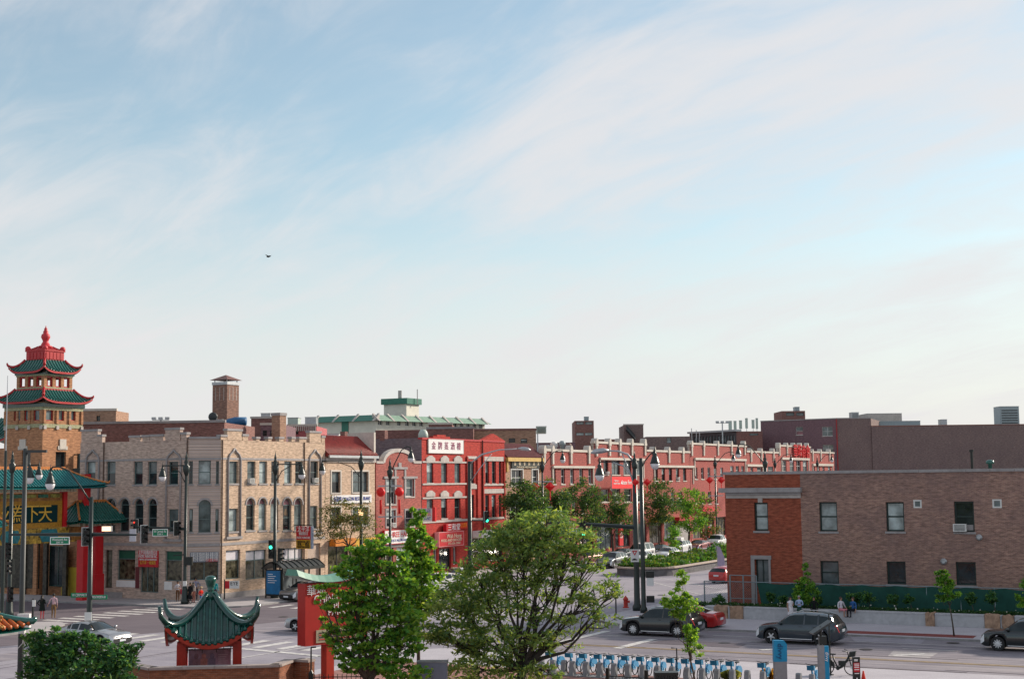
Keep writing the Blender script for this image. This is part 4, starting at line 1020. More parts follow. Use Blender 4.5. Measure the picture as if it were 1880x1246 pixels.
u0 = p.uz(884, 803)[0]; u1 = p.uz(927, 803)[0]; q = p.mb(); q.extr([(u0, b5.z1 + .05), (u1, b5.z1 + .05), ((u0 + u1) / 2, b5.z1 + .8)], -.02, .4); q.build('gable', B_vict, b5.root)
u0, u1 = 0.05, 5
for i, (d0, w_) in enumerate(((4.5, .6), (9.5, .6))):
    q = p.mb(); q.box(0.0, .6, d0, d0 + w_, b5.z1 - .2, b5.z1 + .9); q.build('chimney_stub', B_dull, b5.root)
r, w, h = board('character_sign', 'white sign board with five large red and grey Chinese characters', p, 785, 807, 849, 831.5, M_white, -.13, .1, M_stone)
for i, ch in enumerate('金牌蒸酒樓'):
    text(ch, h * .62, mat('plum lettering', (.30, .05, .12), .5, .3, 3), r, upright((-.36 + .18 * i) * w, -.02, 0))
ra, w, h = board('food_sign', 'stepped red neon-edged sign with cream lettering over the green door', p, 797, 976, 842, 1001, M_sred, -.6, .5, mat('pink sign rim', (.75, .35, .36), .5))
q = MB(); q.box(-w * .2, w * .38, 0, .4, h / 2 + .06, h / 2 + .85); q.build('upper_panel', M_sred, ra)
text('三和堂', .75, M_ltr_w, ra, upright(w * .1, -.03, h / 2 + .45), width=w * .5); text('Wah Hong', .62, mat('cream lettering', (.8, .68, .5), .5, 0), ra, upright(.1 * w, -.03, .2 * h), width=w * .6); text('FOOD AND GROCERY', .38, MATS['cream lettering'], ra, upright(0, -.03, -.1 * h), width=w * .85); text('312-326-2060', .3, MATS['cream lettering'], ra, upright(.1 * w, -.03, -.34 * h), width=w * .5)
r, w, h = board('small_sign', 'small bright red sign with orange characters on the red wall', p, 837, 958.5, 855, 969.5, mat('lit red sign', (.65, .03, .01), .5), -.2, .15)
text('四五六酒家', .5, mat('orange lettering', (.9, .28, .03), .5, 0), r, upright(0, -.02, 0), width=w * .85)
r, w, h = board('shop_awning', 'pale canvas awning beside the dark lamp pole', p, 866, 972, 926, 984, M_white, -1.3, 1.2)
# narrow building with dark character board
b6 = rowb('narrow_tan_building', 'narrow tan building with plum tile roof and dark character board', 928, 994.5, 841, 12, B_tan2)
p = b6.front
kw = dict(fm=M_frame_w, sill=M_stone, surround=M_frame_w)
p.win(938.5, 862, 959.5, 891, n=2, gl=G_dark, **kw); p.win(977, 862, 987.5, 889, gl=G_dark, **kw)
p.win(937, 914, 960, 945, n=2, gl=G_dark, **kw); p.win(975, 914, 988, 945, gl=G_dark, **kw)
p.win(935, 975, 990, 1022, kind='plain', n=4, gl=G_shop)
rowdone(b6)
M_plum = mat('plum tile', (0.17, 0.05, 0.055), .6, .2, 4); zB_ = p.uz(960, 819)[1]
q = p.mb(); q.add([(0.1, -.3, b6.z1 + .1), (b6.ln - .1, -.3, b6.z1 + .1), (b6.ln - .1, 1.6, zB_ + .3), (.1, 1.6, zB_ + .3), (.1, 1.6, b6.z1), (b6.ln - .1, 1.6, b6.z1)], [(0, 1, 2, 3), (3, 2, 5, 4), (0, 3, 4), (1, 5, 2)]); rf = q.build('tile_roof', M_plum, b6.root)
q = p.mb(); n_ = int(b6.ln / .3)
for i in range(n_ + 1):
    x = .1 + (b6.ln - .2) * i / n_; q.tube([(x, -.32, b6.z1 + .12), (x, 1.6, zB_ + .33)], .07, 5)
q.build('tile_rolls', M_plum, rf)['kind'] = 'stuff'
p.bx('cornice', mat('ochre cornice', (.55, .36, .10), .5, .15, 4), 0, b6.ln, -.4, -.05, b6.z1 - .35, b6.z1 + .08)
for u in (.15, b6.ln - .35): p.bx('end_pier', MATS['ochre cornice'], u, u + .22, -.2, -.003, p.uz(960, 866)[1], b6.z1 - .36)
r, w, h = board('character_sign', 'black sign board with six cream Chinese characters under ochre cornice', p, 937.5, 845, 991, 859, mat('black green board', (.012, .018, .016), .4), -.16)
for i, ch in enumerate('金龍餐館酒家'): text(ch, h * .6, MATS['cream lettering'], r, upright((-.4 + .16 * i) * w, -.02, .08 * h))
text('CHINESE RESTAURANT', .25, MATS['cream lettering'], r, upright(0, -.02, -.38 * h), width=w * .7)
# long red rows with white terracotta finials
def finial(p, px, y, b, k=1.0):
    u, z = p.uz(px, y); q = p.mb(); w = .34 * k
    q.box(u - w * .6, u + w * .6, -.2, .5, z - 1.5, z - .2)
    pr_ = [(u - w, z - .2), (u + w, z - .2), (u + w, z + .35), (u + w * .7, z + .65), (u, z + .8), (u - w * .7, z + .65), (u - w, z + .35)]
    q.extr(pr_, -.24, .55); q.build('finial', M_terra, b.root)
def section(b, x0, x1, ypar, fins, cor=None, wins=(), lower=(), shop=True, gl=None, fm=None):
    p = b.front
    u0, z = p.uz(x0, ypar); u1 = p.uz(x1, ypar)[0]; z = p.uz((x0 + x1) / 2, ypar)[1]
    for (a, y0, c, y1, *n_) in wins: p.win(a, y0, c, y1, n=n_[0] if n_ else 1, gl=R2.choice([G_mid, G_dark, G_mid]), fm=fm or M_frame_w, sill=M_terra)
    for (a, y0, c, y1) in lower: p.win(a, y0, c, y1, gl=G_dark, fm=M_frame_w, sill=M_terra)
    if shop:
        zt = zat(W(0, 0) + E1 * ((u0 + u1) / 2) + (b.A0 - W(0, 0)), 0) if False else 3.9
        n_ = max(1, int((u1 - u0) / 4.5)); w_ = (u1 - u0) / n_
        for i in range(n_): p.wuz(u0 + i * w_ + .5, .7, u0 + (i + 1) * w_ - .5, 3.6, kind='plain', n=3, gl=R2.choice([G_shop, G_dark, G_mid]), fm=M_frame_d, top=.6)
    p.wall(max(u0, .005), u1, .1, z, B_row)
    p.bx('coping', M_terra, u0, u1, -.14, .5, z, z + .28)
    for f in fins: finial(p, f, ypar, b)
    if cor:
        a, c, y_ = cor; r_ = p.rect(a, y_ - 2, c, y_ + 2)
        p.bx('cornice', M_terra, r_[0], r_[2], -.28, .02, r_[1], r_[3])
        for q_ in (r_[0], r_[2] - .22): p.bx('drop_trim', M_terra, q_, q_ + .22, -.14, .02, r_[1] - 2.4, r_[1] - .002)
    return z
b7 = rowb('long_brick_building', 'long pinkish red brick building with white terracotta finials and red insurance banner', 995.5, 1266, 829, 16, B_row)
z_ = [section(b7, 995.5, 1090, 829, (998, 1013.5, 1047, 1080), (1013, 1089, 857), [(1013.5 + 16.7 * i, 860, 1020.5 + 16.7 * i, 888) for i in range(5)], [(1016 + 17 * i, 918, 1024 + 17 * i, 942) for i in range(4)]),
      section(b7, 1090, 1186.5, 815.5, (1094, 1118, 1137, 1159, 1183), (1100, 1181, 842.5), [(1108, 845, 1117, 871), (1123, 845, 1138, 871, 2), (1144.5, 845, 1159, 871, 2), (1166, 845, 1178, 871)], [(1104, 898, 1118, 921), (1124, 897, 1139, 921), (1146, 897, 1160, 921), (1166, 897, 1179, 921)], fm=M_frame_d),
      section(b7, 1186.5, 1266, 830, (1200, 1227, 1253), (1200, 1272, 856), [(1202 + 13 * i, 859, 1208 + 13 * i, 882) for i in range(5)], [(1204 + 14 * i, 903, 1211 + 14 * i, 925) for i in range(4)], fm=M_frame_d)]
b7.body([b7.A0, b7.B0, b7.B0 - E2 * 16, b7.A0 - E2 * 16], .1, min(z_) - .3, B_row)
p = b7.front
ac_unit(p, 1114, 868); ac_unit(p, 1244, 878)
r, w, h = board('insurance_banner', 'bright red insurance banner with white lettering on the brick front', p, 1102.5, 875, 1145, 896, mat('banner red', (.78, .012, .02), .5, .04, 2), -1.6, .06)
text('State Farm', .75, M_ltr_w, r, upright(.17 * w, -.02, 0), width=w * .5); text("Get to a\nbetter State", .34, M_ltr_w, r, upright(-.3 * w, -.02, .05 * h), width=w * .26)
q = MB(); q.extr([(-.12 * w, -.12 * h), (-.04 * w, -.12 * h), (-.08 * w, .16 * h)], -.02, -.001); q.build('emblem', M_ltr_w, r)
q = MB(); q.tube([(-w / 2 - .1, 1.6, h * .7), (-w / 2 - .1, 0, h * .7)], .04, 5); q.tube([(-w / 2 - .1, 0, h * .75), (-w / 2 - .1, 0, -h * .75)], .05, 5); q.build('bracket', M_metal, r)
b8 = rowb('far_brick_building', 'far end of the red brick row with grouped white-framed windows', 1266.3, 1531, 818, 16, B_row)
z_ = [section(b8, 1266.3, 1370, 818, (1269, 1291, 1317, 1342, 1366), (1274, 1368, 843), [(1275.5 + 11.8 * i, 858, 1280.5 + 11.8 * i, 879) for i in range(5)] + [(1341, 855, 1347, 871), (1351, 855, 1357, 871), (1361, 855, 1366, 871)], [(1276 + 12 * i, 902, 1282 + 12 * i, 924) for i in range(4)]),
      section(b8, 1370, 1429, 831, (1378, 1397, 1419), (1370, 1400, 854), [(1378, 857, 1383, 870), (1390, 857, 1399, 870), (1410, 856, 1420, 871)], shop=True),
      section(b8, 1429, 1487.5, 820.5, (1430, 1444, 1457, 1469, 1482), (1434, 1484, 842), [(1436, 845, 1444, 865, 2), (1450, 845, 1458, 865, 2), (1462, 845, 1470, 865, 2), (1474, 845, 1482, 865, 2)]),
      section(b8, 1487.5, 1531, 831.5, (1491, 1506, 1522), (1491, 1528, 853), [(1492, 856, 1496, 867), (1501, 856, 1505, 867), (1510, 856, 1514, 867), (1520, 856, 1525, 867)])]
b8.body([b8.A0, b8.B0, b8.B0 - E2 * 16, b8.A0 - E2 * 16], .1, min(z_) - .3, B_row)
p = b8.front
zf = p.uz(1475, 834)
r = thing('character_sign', 'red cut-out Chinese characters standing along the far parapet', 'sign', p.Wm @ Vector((p.uz(1468, 834)[0], -.3, p.uz(1468, 830)[1])), A1)
for i, ch in enumerate('華埠商會'): text(ch, 2.6, M_red, r, upright(-3.5 + 2.6 * i, 0, 0), ext=.08)
# street-level colour along the row
for k, (x0, y0, x1, y1, mt_, lab, dep) in enumerate(((1192, 950, 1222, 957, M_syel, 'yellow shop canopy among the street trees', 1.0), (1236, 948, 1262, 955, M_trim_red, 'maroon shop canopy beside the stone-faced shopfront', 1.0), (1276, 930, 1300, 938, M_sred, 'red shop canopy near the end of the street trees', 1.0))):
    board('shop_canopy', lab, (b7 if x1 < 1266 else b8).front, x0, y0, x1, y1, mt_, -dep, dep - .02)
for k, (x0, y0, x1, y1, lab, ch) in enumerate(((1131, 955, 1138, 1001, 'tall narrow red shop banner beside the glass shopfront', '餅店'), (1295, 966, 1302, 985, 'short red shop banner near the parked pickup', '茶'))):
    r, w, h = board('vertical_banner', lab, (b7 if x1 < 1266 else b8).front, x0, y0, x1, y1, M_red, -.5, .2)
    for i, c_ in enumerate(ch): text(c_, w * .7, M_ltr_w, r, upright(0, -.02, (.3 - .4 * i) * h))
r, w, h = board('stone_shopfront', 'blank grey stone shopfront panel behind the white cars', b7.front, 1237, 962, 1264, 992, M_stone_g, -.15)
# ------------------------------------------------------------------ right building (orange end bay, brown flank)
RA = on_a(1331, 5.6); RB = on_a(1469.5, 5.6); RC = on_a(2150, 5.6)
rb = Bld('fire_brick_building', 'two storey brick building with orange end bay and long brown side wall', RA, E2)
p = rb.front
L1 = (RB - RA).length; L2 = (RC - RA).length
ZR = zat(on_a(1600, 5.6), 868)
kw = dict(fm=mat('dark green frame', (.012, .03, .028), .4, .1, 3), depth=.28)
p.win(1384.5, 922, 1410, 974, gl=G_pale, sill=M_stone_g, fw=.12, **kw)
p.win(1387, 1026, 1412, 1070, gl=G_mid, kind='plain', fw=.09, n=2, **kw)
for x0, x1, y0, y1, g in ((1504, 1537, 921, 975, G_pale), (1626.5, 1660, 921, 975, G_pale), (1752, 1788.5, 920, 976, G_dark)):
    p.win(x0, y0, x1, y1, gl=g, sill=M_stone_g, fw=.11, **kw)
for x0, x1, y0, y1, g in ((1506, 1540, 1029, 1072, G_mid), (1628, 1663, 1030, 1072, G_dark), (1755, 1792, 1031, 1074, G_dark)):
    p.win(x0, y0, x1, y1, gl=g, sill=M_stone_g, fw=.11, rails=1 if g is G_mid else 0, kind='plain' if g is G_dark else 'sash', **kw)
for x0, x1, y0, y1 in ((1677, 1692, 917, 932), (1822, 1839, 916, 932)):
    p.win(x0, y0, x1, y1, kind='plain', fm=M_frame_w, gl=G_mid, fw=.1, depth=.05, name='vent_window')
p.wall(0, L1, .1, ZR - .004, B_orange, name='wall'); p.wall(L1, L2, .1, ZR, B_brown, name='wall')
rb.body([RA, RC, RC + E1 * 25, RA + E1 * 25], .1, ZR, B_brown)
a = p.rect(1322, 895, 1474, 903.5); p.bx('cornice', M_stone_g, a[0], L1 + .12, -.4, .05, a[1], a[3])
a = p.rect(1326, 904, 1470, 914); p.bx('frieze', M_stone, a[0] + .3, L1 + .02, -.1, .04, a[1], a[3])
p.bx('frieze_moulding', M_stone_g, .1, L1 + .04, -.22, -.102, a[3] - .16, a[3] - .003)
q = p.mb()
x = -.12; k = 0
while x < L2:
    x1 = min(x + 1.55, L2); q = p.mb(); q.box(x + .008, x1 - .008, -.1, .42, ZR + .002, ZR + .2); q.build('coping_stone', M_stone_g, rb.root); x = x1
a = p.rect(1392, 914, 1400, 922); p.bx('keystone', M_stone, a[0], a[2], -.09, .03, a[1], a[3] + .05)
a = p.rect(1380, 1019, 1415, 1026); p.bx('door_head', M_stone_g, a[0] - .05, a[2] + .05, -.1, .04, a[1], a[3])
for x0, x1 in ((1380, 1386.5), (1412.5, 1416)): a = p.rect(x0, 1026, x1, 1110); p.bx('door_jamb', M_stone_g, a[0], a[2], -.1, .04, .1, a[3] - .002)
ac_unit(p, 1763, 968, w=.85, h=.5)
a = p.rect(1771, 963, 1786, 973); p.bx('vent_panel', M_stone_g, a[0], a[2], .18, .27, a[1], a[3])
for x, y in ((1798, 986), (1733, 1030)):
    u, z = p.uz(x, y); q = p.mb(); q.M = q.M @ Matrix.Translation((u, 0, z)) @ Matrix.Rotation(PI / 2, 4, 'X'); q.lathe([(.2, .0), (.22, .12), (.12, .22)], 10); q.build('vent_cap', M_metal, rb.root)
u, z = p.uz(1774, 845); q = p.mb(); q.tube([(u, 2, ZR - .5), (u, 2, z + .6)], .1, 8); q.lathe([(.16, z + .6), (.16, z + .75)], 8, (u, 2, 0)); q.build('flue', M_black, rb.root)
u, z = p.uz(1815, 858); o_ = rb.Mw @ Vector((u, .6, ZR + .21)); t_ = thing('roof_ventilator', 'green mushroom ventilator on the brown brick building roof', 'ventilator', o_)
q = MB(); q.lathe([(.14, 0), (.14, .3), (.3, .34), (.26, .5), (.1, .58)], 10); q.build('cowl', M_tile_g, t_, smooth=True)

# ------------------------------------------------------------------ dark building behind it
dc = at(1540, 900, 300); dc.z = 0
DL = Vector((-.80, .60, 0)); far = on_line(1397, 800, dc, DL); far.z = 0
db = Bld('purple_brick_building', 'tall purple brown brick building with blank side walls', far, (dc - far).normalized())
p = db.front; ll = (dc - far).length; zd = zat(dc, 768)
for x0, y0, x1, y1, g in ((1461, 783, 1474, 798, G_rose), (1509, 783, 1528.5, 800, G_mid), (1510, 816, 1530, 830, G_mid)): p.win(x0, y0, x1, y1, n=1 if x0 < 1500 else 2, gl=g, fm=M_frame_w, sill=M_stone)
p.wall(0, ll, 0, zd, B_purple)
rgt = on_line(1600, 800, dc, Vector((1, -.03, 0))); rgt.z = 0
p2 = db.panel(dc, rgt - dc); l2 = (rgt - dc).length; p2.wall(0, l2, 0, zd, B_bigwall)
db.body([far, dc, rgt, rgt + Vector((12, 30, 0)), far + Vector((12, 30, 0))], 0, zd, B_bigwall, skip=(0, 1))
for q0, l in ((p, ll), (p2, l2)): q0.bx('coping', M_stone_g, 0, l, -.1, .35, zd + .002, zd + .22)
u = p.uz(1537, 800)[0]; q = p.mb(); q.tube([(u, -.12, 0), (u, -.12, zd)], .1, 6); q.build('downpipe', M_trim_red, db.root)
wr = on_line(2150, 800, rgt, Vector((1, -.03, 0))); wr.z = 0
wb = Bld('blank_wall_building', 'wide dim brown brick building with a long blank wall', rgt + Vector((0.02, -.25, 0)), (wr - rgt).normalized())
zw = zat(rgt, 782); lw = (wr - rgt).length; wb.front.wall(0, lw, 0, zw, B_bigwall); wb.body([rgt + Vector((0.02, -.25, 0)), wr + Vector((0, -.25, 0)), wr + Vector((0, 30, 0)), rgt + Vector((0, 30, 0))], 0, zw, B_bigwall)
wb.front.bx('coping', mat('rust coping', (.28, .13, .10), .7, .15, 2), 0, lw, -.08, .3, zw + .002, zw + .16)
def roofbox(name, label, px0, px1, y0, y1, depth, mt, cat='roof unit', th=2.5, rot=0.0, extra=None, group=None):
    a = at(px0, y1, depth); b_ = at(px1, y1, depth); t = at((px0 + px1) / 2, y0, depth); w = b_.x - a.x; h = t.z - (a.z + b_.z) / 2
    o = thing(name, label, cat, ((a.x + b_.x) / 2, depth, (a.z + b_.z) / 2), rot, group)
    q = MB(); q.box(-w / 2, w / 2, 0, th, 0, h); q.build('housing', mt, o)
    q = MB(); q.box(-w / 2 - .05, w / 2 + .05, -.05, th + .05, h, h + .08); q.build('lid', M_metal, o)
    if extra: extra(o, w, h)
    return o
M_unit = mat('blue grey unit', (.30, .36, .38), .5, .1, 3); M_unit_g = mat('green grey unit', (.42, .50, .45), .5, .1, 3)
def louvres(o, w, h):
    q = MB()
    for i in range(6): q.box(-w * .42, w * .42, -.04, -.002, h * (.12 + .13 * i), h * (.12 + .13 * i) + h * .05)
    q.build('louvre', M_frame_d, o)
roofbox('roof_unit', 'large blue grey cooling unit on the long blank building', 1837, 1872, 746, 781, 305, M_unit, extra=louvres, th=4)
t_ = roofbox('roof_unit', 'cream stepped cornice block behind the purple building', 1592, 1656, 759, 773, 320, M_stone, th=8)
roofbox('roof_unit', 'pale low flat skylight behind the purple building', 1598, 1690, 773, 786, 312, M_unit, th=6)
roofbox('roof_unit', 'small grey vent box on the purple brick roof', 1564, 1577, 757, 768, 308, M_metal, extra=louvres)
roofbox('roof_unit', 'little twin vent on the long blank building roof', 1729, 1739, 770, 782, 306, M_metal)

# loft building with clerestory roof and antennas
def antenna(o, pts, r=.06):
    for (x, y, z0, z1) in pts:
        q = MB(); q.tube([(x, y, z0), (x, y, z1)], r, 5); q.build('mast', M_metal, o)
ob = at(1352, 800, 300); ob.z = 0
lf_ = Bld('loft_building', 'dark clerestory roofed loft behind the red row', on_line(1266, 800, ob, Vector((-.55, .84, 0))), Vector((.55, -.84, 0)))
p = lf_.front; e0 = p.uz(1352, 800)[0]; zl_ = zat(ob, 791)
for i in range(15):
    x0 = 1268 + i * 5.5; a = p.uz(x0, 800)[0]; b_ = p.uz(x0 + 3, 800)[0]; p.wuz(a, zl_ - 2.3, b_, zl_ - .75, kind='plain', gl=G_pale, fm=M_frame_d, fw=.1)
p.wall(0, e0, 0, zl_, mat('dark loft cladding', (.075, .06, .065), .6, .2, 2)); p.bx('roof_edge', M_metal, -.2, e0 + .3, -.5, 1.2, zl_ + .002, zl_ + .4)
rr2 = on_line(1400, 800, ob, Vector((1, .02, 0))); rr2.z = 0; p2 = lf_.panel(ob, rr2 - ob); p2.win(1376, 795, 1392, 799, kind='plain', gl=G_mid); p2.wall(0, (rr2 - ob).length, 0, zl_, B_dull)
O_ = Vector((lf_.Mw.translation.x, lf_.Mw.translation.y, 0)); lf_.body([O_, ob, rr2, rr2 + Vector((0, 40, 0)), O_ + Vector((10, 40, 0))], 0, zl_, B_dull, skip=(0, 1), roof_drop=.05)
for i, (x, y0, y1, w) in enumerate(((1341, 773, 790, 6), (1350, 773, 790, 5), (1360, 772, 787, 5), (1371, 768, 786, 4.5), (1383, 771, 786, 5), (1390, 768, 787, 4))):
    o = roofbox('roof_antenna', 'pale upright antenna panel on the loft roof', x - w / 2, x + w / 2, y0, y1, 304 + i % 3, M_unit_g, cat='antenna', th=.3, group='antenna panels on the loft roof')
    antenna(o, [(0, .15, -1.5, (y1 - y0) / 8)])
o = thing('antenna_mast', 'thin twin mast antenna beside the loft roof', 'antenna', at(1270, 803, 305)); antenna(o, [(0, 0, -2, 2.0), (1, 0, -2, 1.6), (1.7, .2, -2, 1.3)], .09)
for x, y in ((1326, 776), (987, 790), (295, 770)):
    d = 230 if x > 500 else 170; b0 = at(x, y, d); o = thing('floodlight_mast', 'tall thin floodlight mast far behind the ' + {1326: 'loft roof', 987: 'tan rooftop', 295: 'dull brick rooftop'}[x], 'mast', (b0.x, b0.y, 0))
    q = MB(); q.tube([(0, 0, 0), (0, 0, b0.z)], [.22, .1], 6); q.build('pole', M_metal, o); q = MB()
    for s_ in (-1, 0, 1): q.box(s_ * .8 - .25, s_ * .8 + .25, -.2, .2, b0.z, b0.z + .3)
    q.box(-1, 1, -.05, .05, b0.z - .08, b0.z); q.build('lamp_head', M_metal, o)

# white hotel with green mansard
wc_ = at(690.5, 800, 235); wc_.z = 0
M_cream = mat('cream render', (.68, .66, .57), .8, .08, 1); M_pgreen = mat('sunlit green metal', (.24, .36, .27), .5, .15, 2); M_dgreen = mat('green metal', (.03, .17, .12), .45, .12, 2)  # sunlit green is a paler copy of the green metal, sun put into its colour
wh0 = on_line(580, 800, wc_, E2); wh0.z = 0; HD = Vector((.66, .75, 0)); wh1 = on_line(890, 800, wc_, HD); wh1.z = 0
wh = Bld('cream_hotel', 'cream building with green mansard roof and rooftop block', wh0, E2); pA = wh.front; pB = wh.panel(wc_, HD)
zh = zat(wc_, 769)
for x0, x1 in ((694, 702), (708.5, 716), (729, 736), (744, 751), (757, 764.5), (770, 777), (832, 839), (844, 851), (856.5, 863), (868, 874.5), (879, 886)): pB.win(x0, 770 + (x0 - 694) * .04, x1, 780 + (x0 - 694) * .035, kind='plain', n=2, gl=G_dark, fm=M_frame_w)
lA, lB = (wc_ - wh0).length, (wh1 - wc_).length
pA.wall(0, lA, 0, zh, M_cream); pB.wall(0, lB, 0, zh, M_cream); wh.body([wh0, wc_, wh1, wh1 - E2 * lA], 0, zh, M_cream, skip=(0, 1), roof_drop=0)
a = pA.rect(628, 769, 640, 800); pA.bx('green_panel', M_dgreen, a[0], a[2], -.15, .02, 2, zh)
zs_ = zat(wc_, 759.5)
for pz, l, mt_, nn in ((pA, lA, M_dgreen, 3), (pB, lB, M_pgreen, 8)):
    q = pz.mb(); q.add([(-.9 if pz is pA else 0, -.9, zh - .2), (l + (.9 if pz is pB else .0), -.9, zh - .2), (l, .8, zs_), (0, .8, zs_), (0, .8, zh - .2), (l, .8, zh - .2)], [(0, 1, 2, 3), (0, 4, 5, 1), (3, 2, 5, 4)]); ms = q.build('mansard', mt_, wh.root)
    for i in range(nn + 1):
        x = l * i / nn; q = pz.mb(); q.add([(x - .2, -.98, zh - .22), (x + .2, -.98, zh - .22), (x + .2, .72, zs_ + .25), (x - .2, .72, zs_ + .25), (x - .2, .8, zh), (x + .2, .8, zh)], [(0, 1, 2, 3), (0, 3, 4), (1, 5, 2)]); q.build('seam', M_stone, ms)
o = thing('rooftop_block', 'cream rooftop block with green eaves above the hotel', 'roof block', at(745, 762, 245)); pz0 = at(707, 762, 245)
q = MB(); w_, hgt = 65 / ppm((0, 245, 0)), 20 / ppm((0, 245, 0)); q.M = Matrix.Rotation(A2, 4, 'Z'); q.box(-w_ * .58, w_ * .18, -w_ * .25, w_ * .42, -3, hgt); q.build('wall', M_cream, o)
q = MB(); q.M = Matrix.Rotation(A2, 4, 'Z'); q.box(-w_ * .64, w_ * .24, -w_ * .31, w_ * .48, hgt, hgt + 1.0); q.build('eaves', M_dgreen, o); q = MB(); q.tube([(-1, 0, hgt), (-1, 0, hgt + 2.4)], .35, 6); q.tube([(2, 0, hgt), (2, 0, hgt + 2.6)], .08, 6); q.build('flue', M_stone, o)

# blocks seen over the roofs: (name, label, px0, px1, ytop, depth, dir, mat)
def bk(name, label, px0, px1, ytop, depth, mt, deg=None, bd=14, wins=(), coping=None, side=None, wk=None):
    o = at((px0 + px1) / 2, ytop, depth); o.z = 0; D = Vector((1, 0, 0)) if deg is None else Vector((math.cos(rad(deg)), math.sin(rad(deg)), 0))
    return block(name, label, px0, px1, ytop, o, D, bd, mt, wins=wins, coping=coping, side=side, wk=wk)
bk('brick_rear_building', 'dull red brick building seen over the tan parapet', 146, 412, 777, 141, B_dull, -4, 12, coping=M_stone_g)
bk('rooftop_house', 'small brick rooftop house beside the pagoda tower', 147, 213, 754, 150, B_tan2, 0, 5, wins=((177, 763, 184, 773),), wk=dict(kind='plain'), coping=M_terra)
bk('maroon_building', 'maroon brick building beside the small brick chimney', 461, 506, 768, 170, B_dull, 0, 8, coping=M_stone)
bk('violet_building', 'violet brick building behind the small brick chimney', 479, 523, 780, 160, B_purple, 0, 8, wins=((482, 790, 490, 800), (496, 790, 500, 800)), coping=M_terra)
bp_ = bk('pink_building', 'pink painted building with white crenellated cornice', 528, 581, 782, 175, B_pink, 0, 10, wins=((534, 789, 539, 797), (543, 789, 548, 797)), coping=M_terra)
q = bp_.front.mb()
for i in range(14): x = bp_.ln * (i + .2) / 14; q.box(x, x + bp_.ln / 30, -.2, -.002, bp_.z1 - .6, bp_.z1)
q.build('dentils', M_terra, bp_.root)
roofbox('roof_unit', 'pale green roof housing with small vents behind the pink building', 528, 547, 767, 781, 185, M_unit_g)
roofbox('roof_unit', 'white flat roof box in front of the cream hotel', 588, 622, 797, 802, 190, M_white, th=5)
roofbox('roof_fan', 'grey roof fan on the maroon building', 479, 496, 759, 767, 176, M_metal)
roofbox('roof_fan', 'grey roof fan left of the cream hotel', 560, 580, 766, 778, 215, M_metal)
roofbox('roof_unit', 'low dark roof unit beside the brick chimney tower', 385, 408, 771, 780, 150, M_unit)
bk('brown_parapet_building', 'brown brick rear building under the cream hotel', 592, 690, 806, 175, B_purple, 8, 10)
bk('stepped_brick_building', 'dull red brick building with dark buttress behind the blue grey wall', 689, 790, 789, 182, B_dull, -3, 14)
bk('rooftop_brick_building', 'brown brick rooftop block behind the bright red building', 784, 869, 787, 176, B_dull, 0, 12, coping=M_stone_g)
bk('small_rooftop_block', 'small maroon rooftop block with orange end', 787, 830, 779, 184, B_dull, 0, 8, coping=M_terra)
bk('tan_rear_building', 'tan brick building behind the narrow building', 868.5, 984, 790, 180, B_tan2, 2, 20, wins=((934, 804, 946, 812), (956, 805, 968, 813)), coping=B_dull)
bk('brick_tower_block', 'dark brick tower block with ribbon windows behind the red row', 1055, 1090, 772, 300, B_dull, 0, 14, wins=((1058, 774, 1072, 779), (1074, 774, 1088, 779), (1058, 794, 1072, 799), (1074, 794, 1088, 799)), wk=dict(kind='plain', gl=G_pale))
roofbox('roof_unit', 'little lift housing on the dark brick tower block', 1073, 1081, 765, 771, 305, M_unit)
bk('grey_tower_block', 'grey tower block with outside stair behind the red row', 1145, 1181, 780, 310, B_bigwall, 0, 14, coping=M_stone)
q = MB(); c_ = at(1150, 788, 309); d_ = at(1166, 806, 309); q.add([(c_ + Vector((0, 0, 1))).to_tuple(), c_.to_tuple(), d_.to_tuple(), (d_ + Vector((0, 0, 1))).to_tuple()], [(0, 1, 2, 3)]); q.tube([c_, d_], .35, 5); tag(q.build('fire_stair', M_frame_d), 'dark diagonal outside stair on the grey tower block', 'stair')
bk('low_brown_building', 'low brown building beyond the red row', 1186, 1268, 801, 290, B_bigwall, 0, 14, wins=((1224, 803, 1232, 813),), wk=dict(kind='plain', gl=G_pale))
bk('low_red_building', 'low red building between the two tower blocks', 1096, 1130, 806, 295, B_dull, 0, 10)
bk('far_roofs_building', 'low dark flat roof building under the rooftop ducts', 985, 1056, 812, 230, B_purple, 0, 10)
bk('top_floor_building', 'small brick penthouse above the purple building', 1435, 1478, 754, 330, B_dull, 0, 10, wins=((1443, 757, 1458, 763), (1462, 757, 1476, 763)), wk=dict(kind='plain', gl=G_mid))
roofbox('roof_unit', 'tiny vent block on the brick penthouse', 1460, 1468, 747, 754, 332, M_unit)
roofbox('roof_unit', 'pale tall cooling unit over the plum tile roof', 985, 1003, 783, 795, 190, M_unit_g, extra=louvres)
for i, (x, y, r_, lab) in enumerate(((1017, 803, 7, 'large round white roof duct bend'), (1032, 800, 6, 'blue grey roof duct beside the round duct'), (1044, 803, 5, 'brown round roof fan beside the ducts'), (1005, 806, 5, 'small round roof fan beside the cooling unit'))):
    b0 = at(x, y, 196); k_ = r_ / ppm(b0); o = thing('roof_duct', lab, 'duct', (b0.x, b0.y, b0.z - k_ - 1.2)); q = MB(); q.lathe([(k_ * .7, -3), (k_ * .7, k_ * .6), (k_, k_ * .9), (k_, k_ * 1.7), (k_ * .5, k_ * 2.2)], 10); q.build('cowl', [M_white, M_unit, mat('rusty fan', (.18, .10, .08), .6), M_metal][i], o, smooth=True)
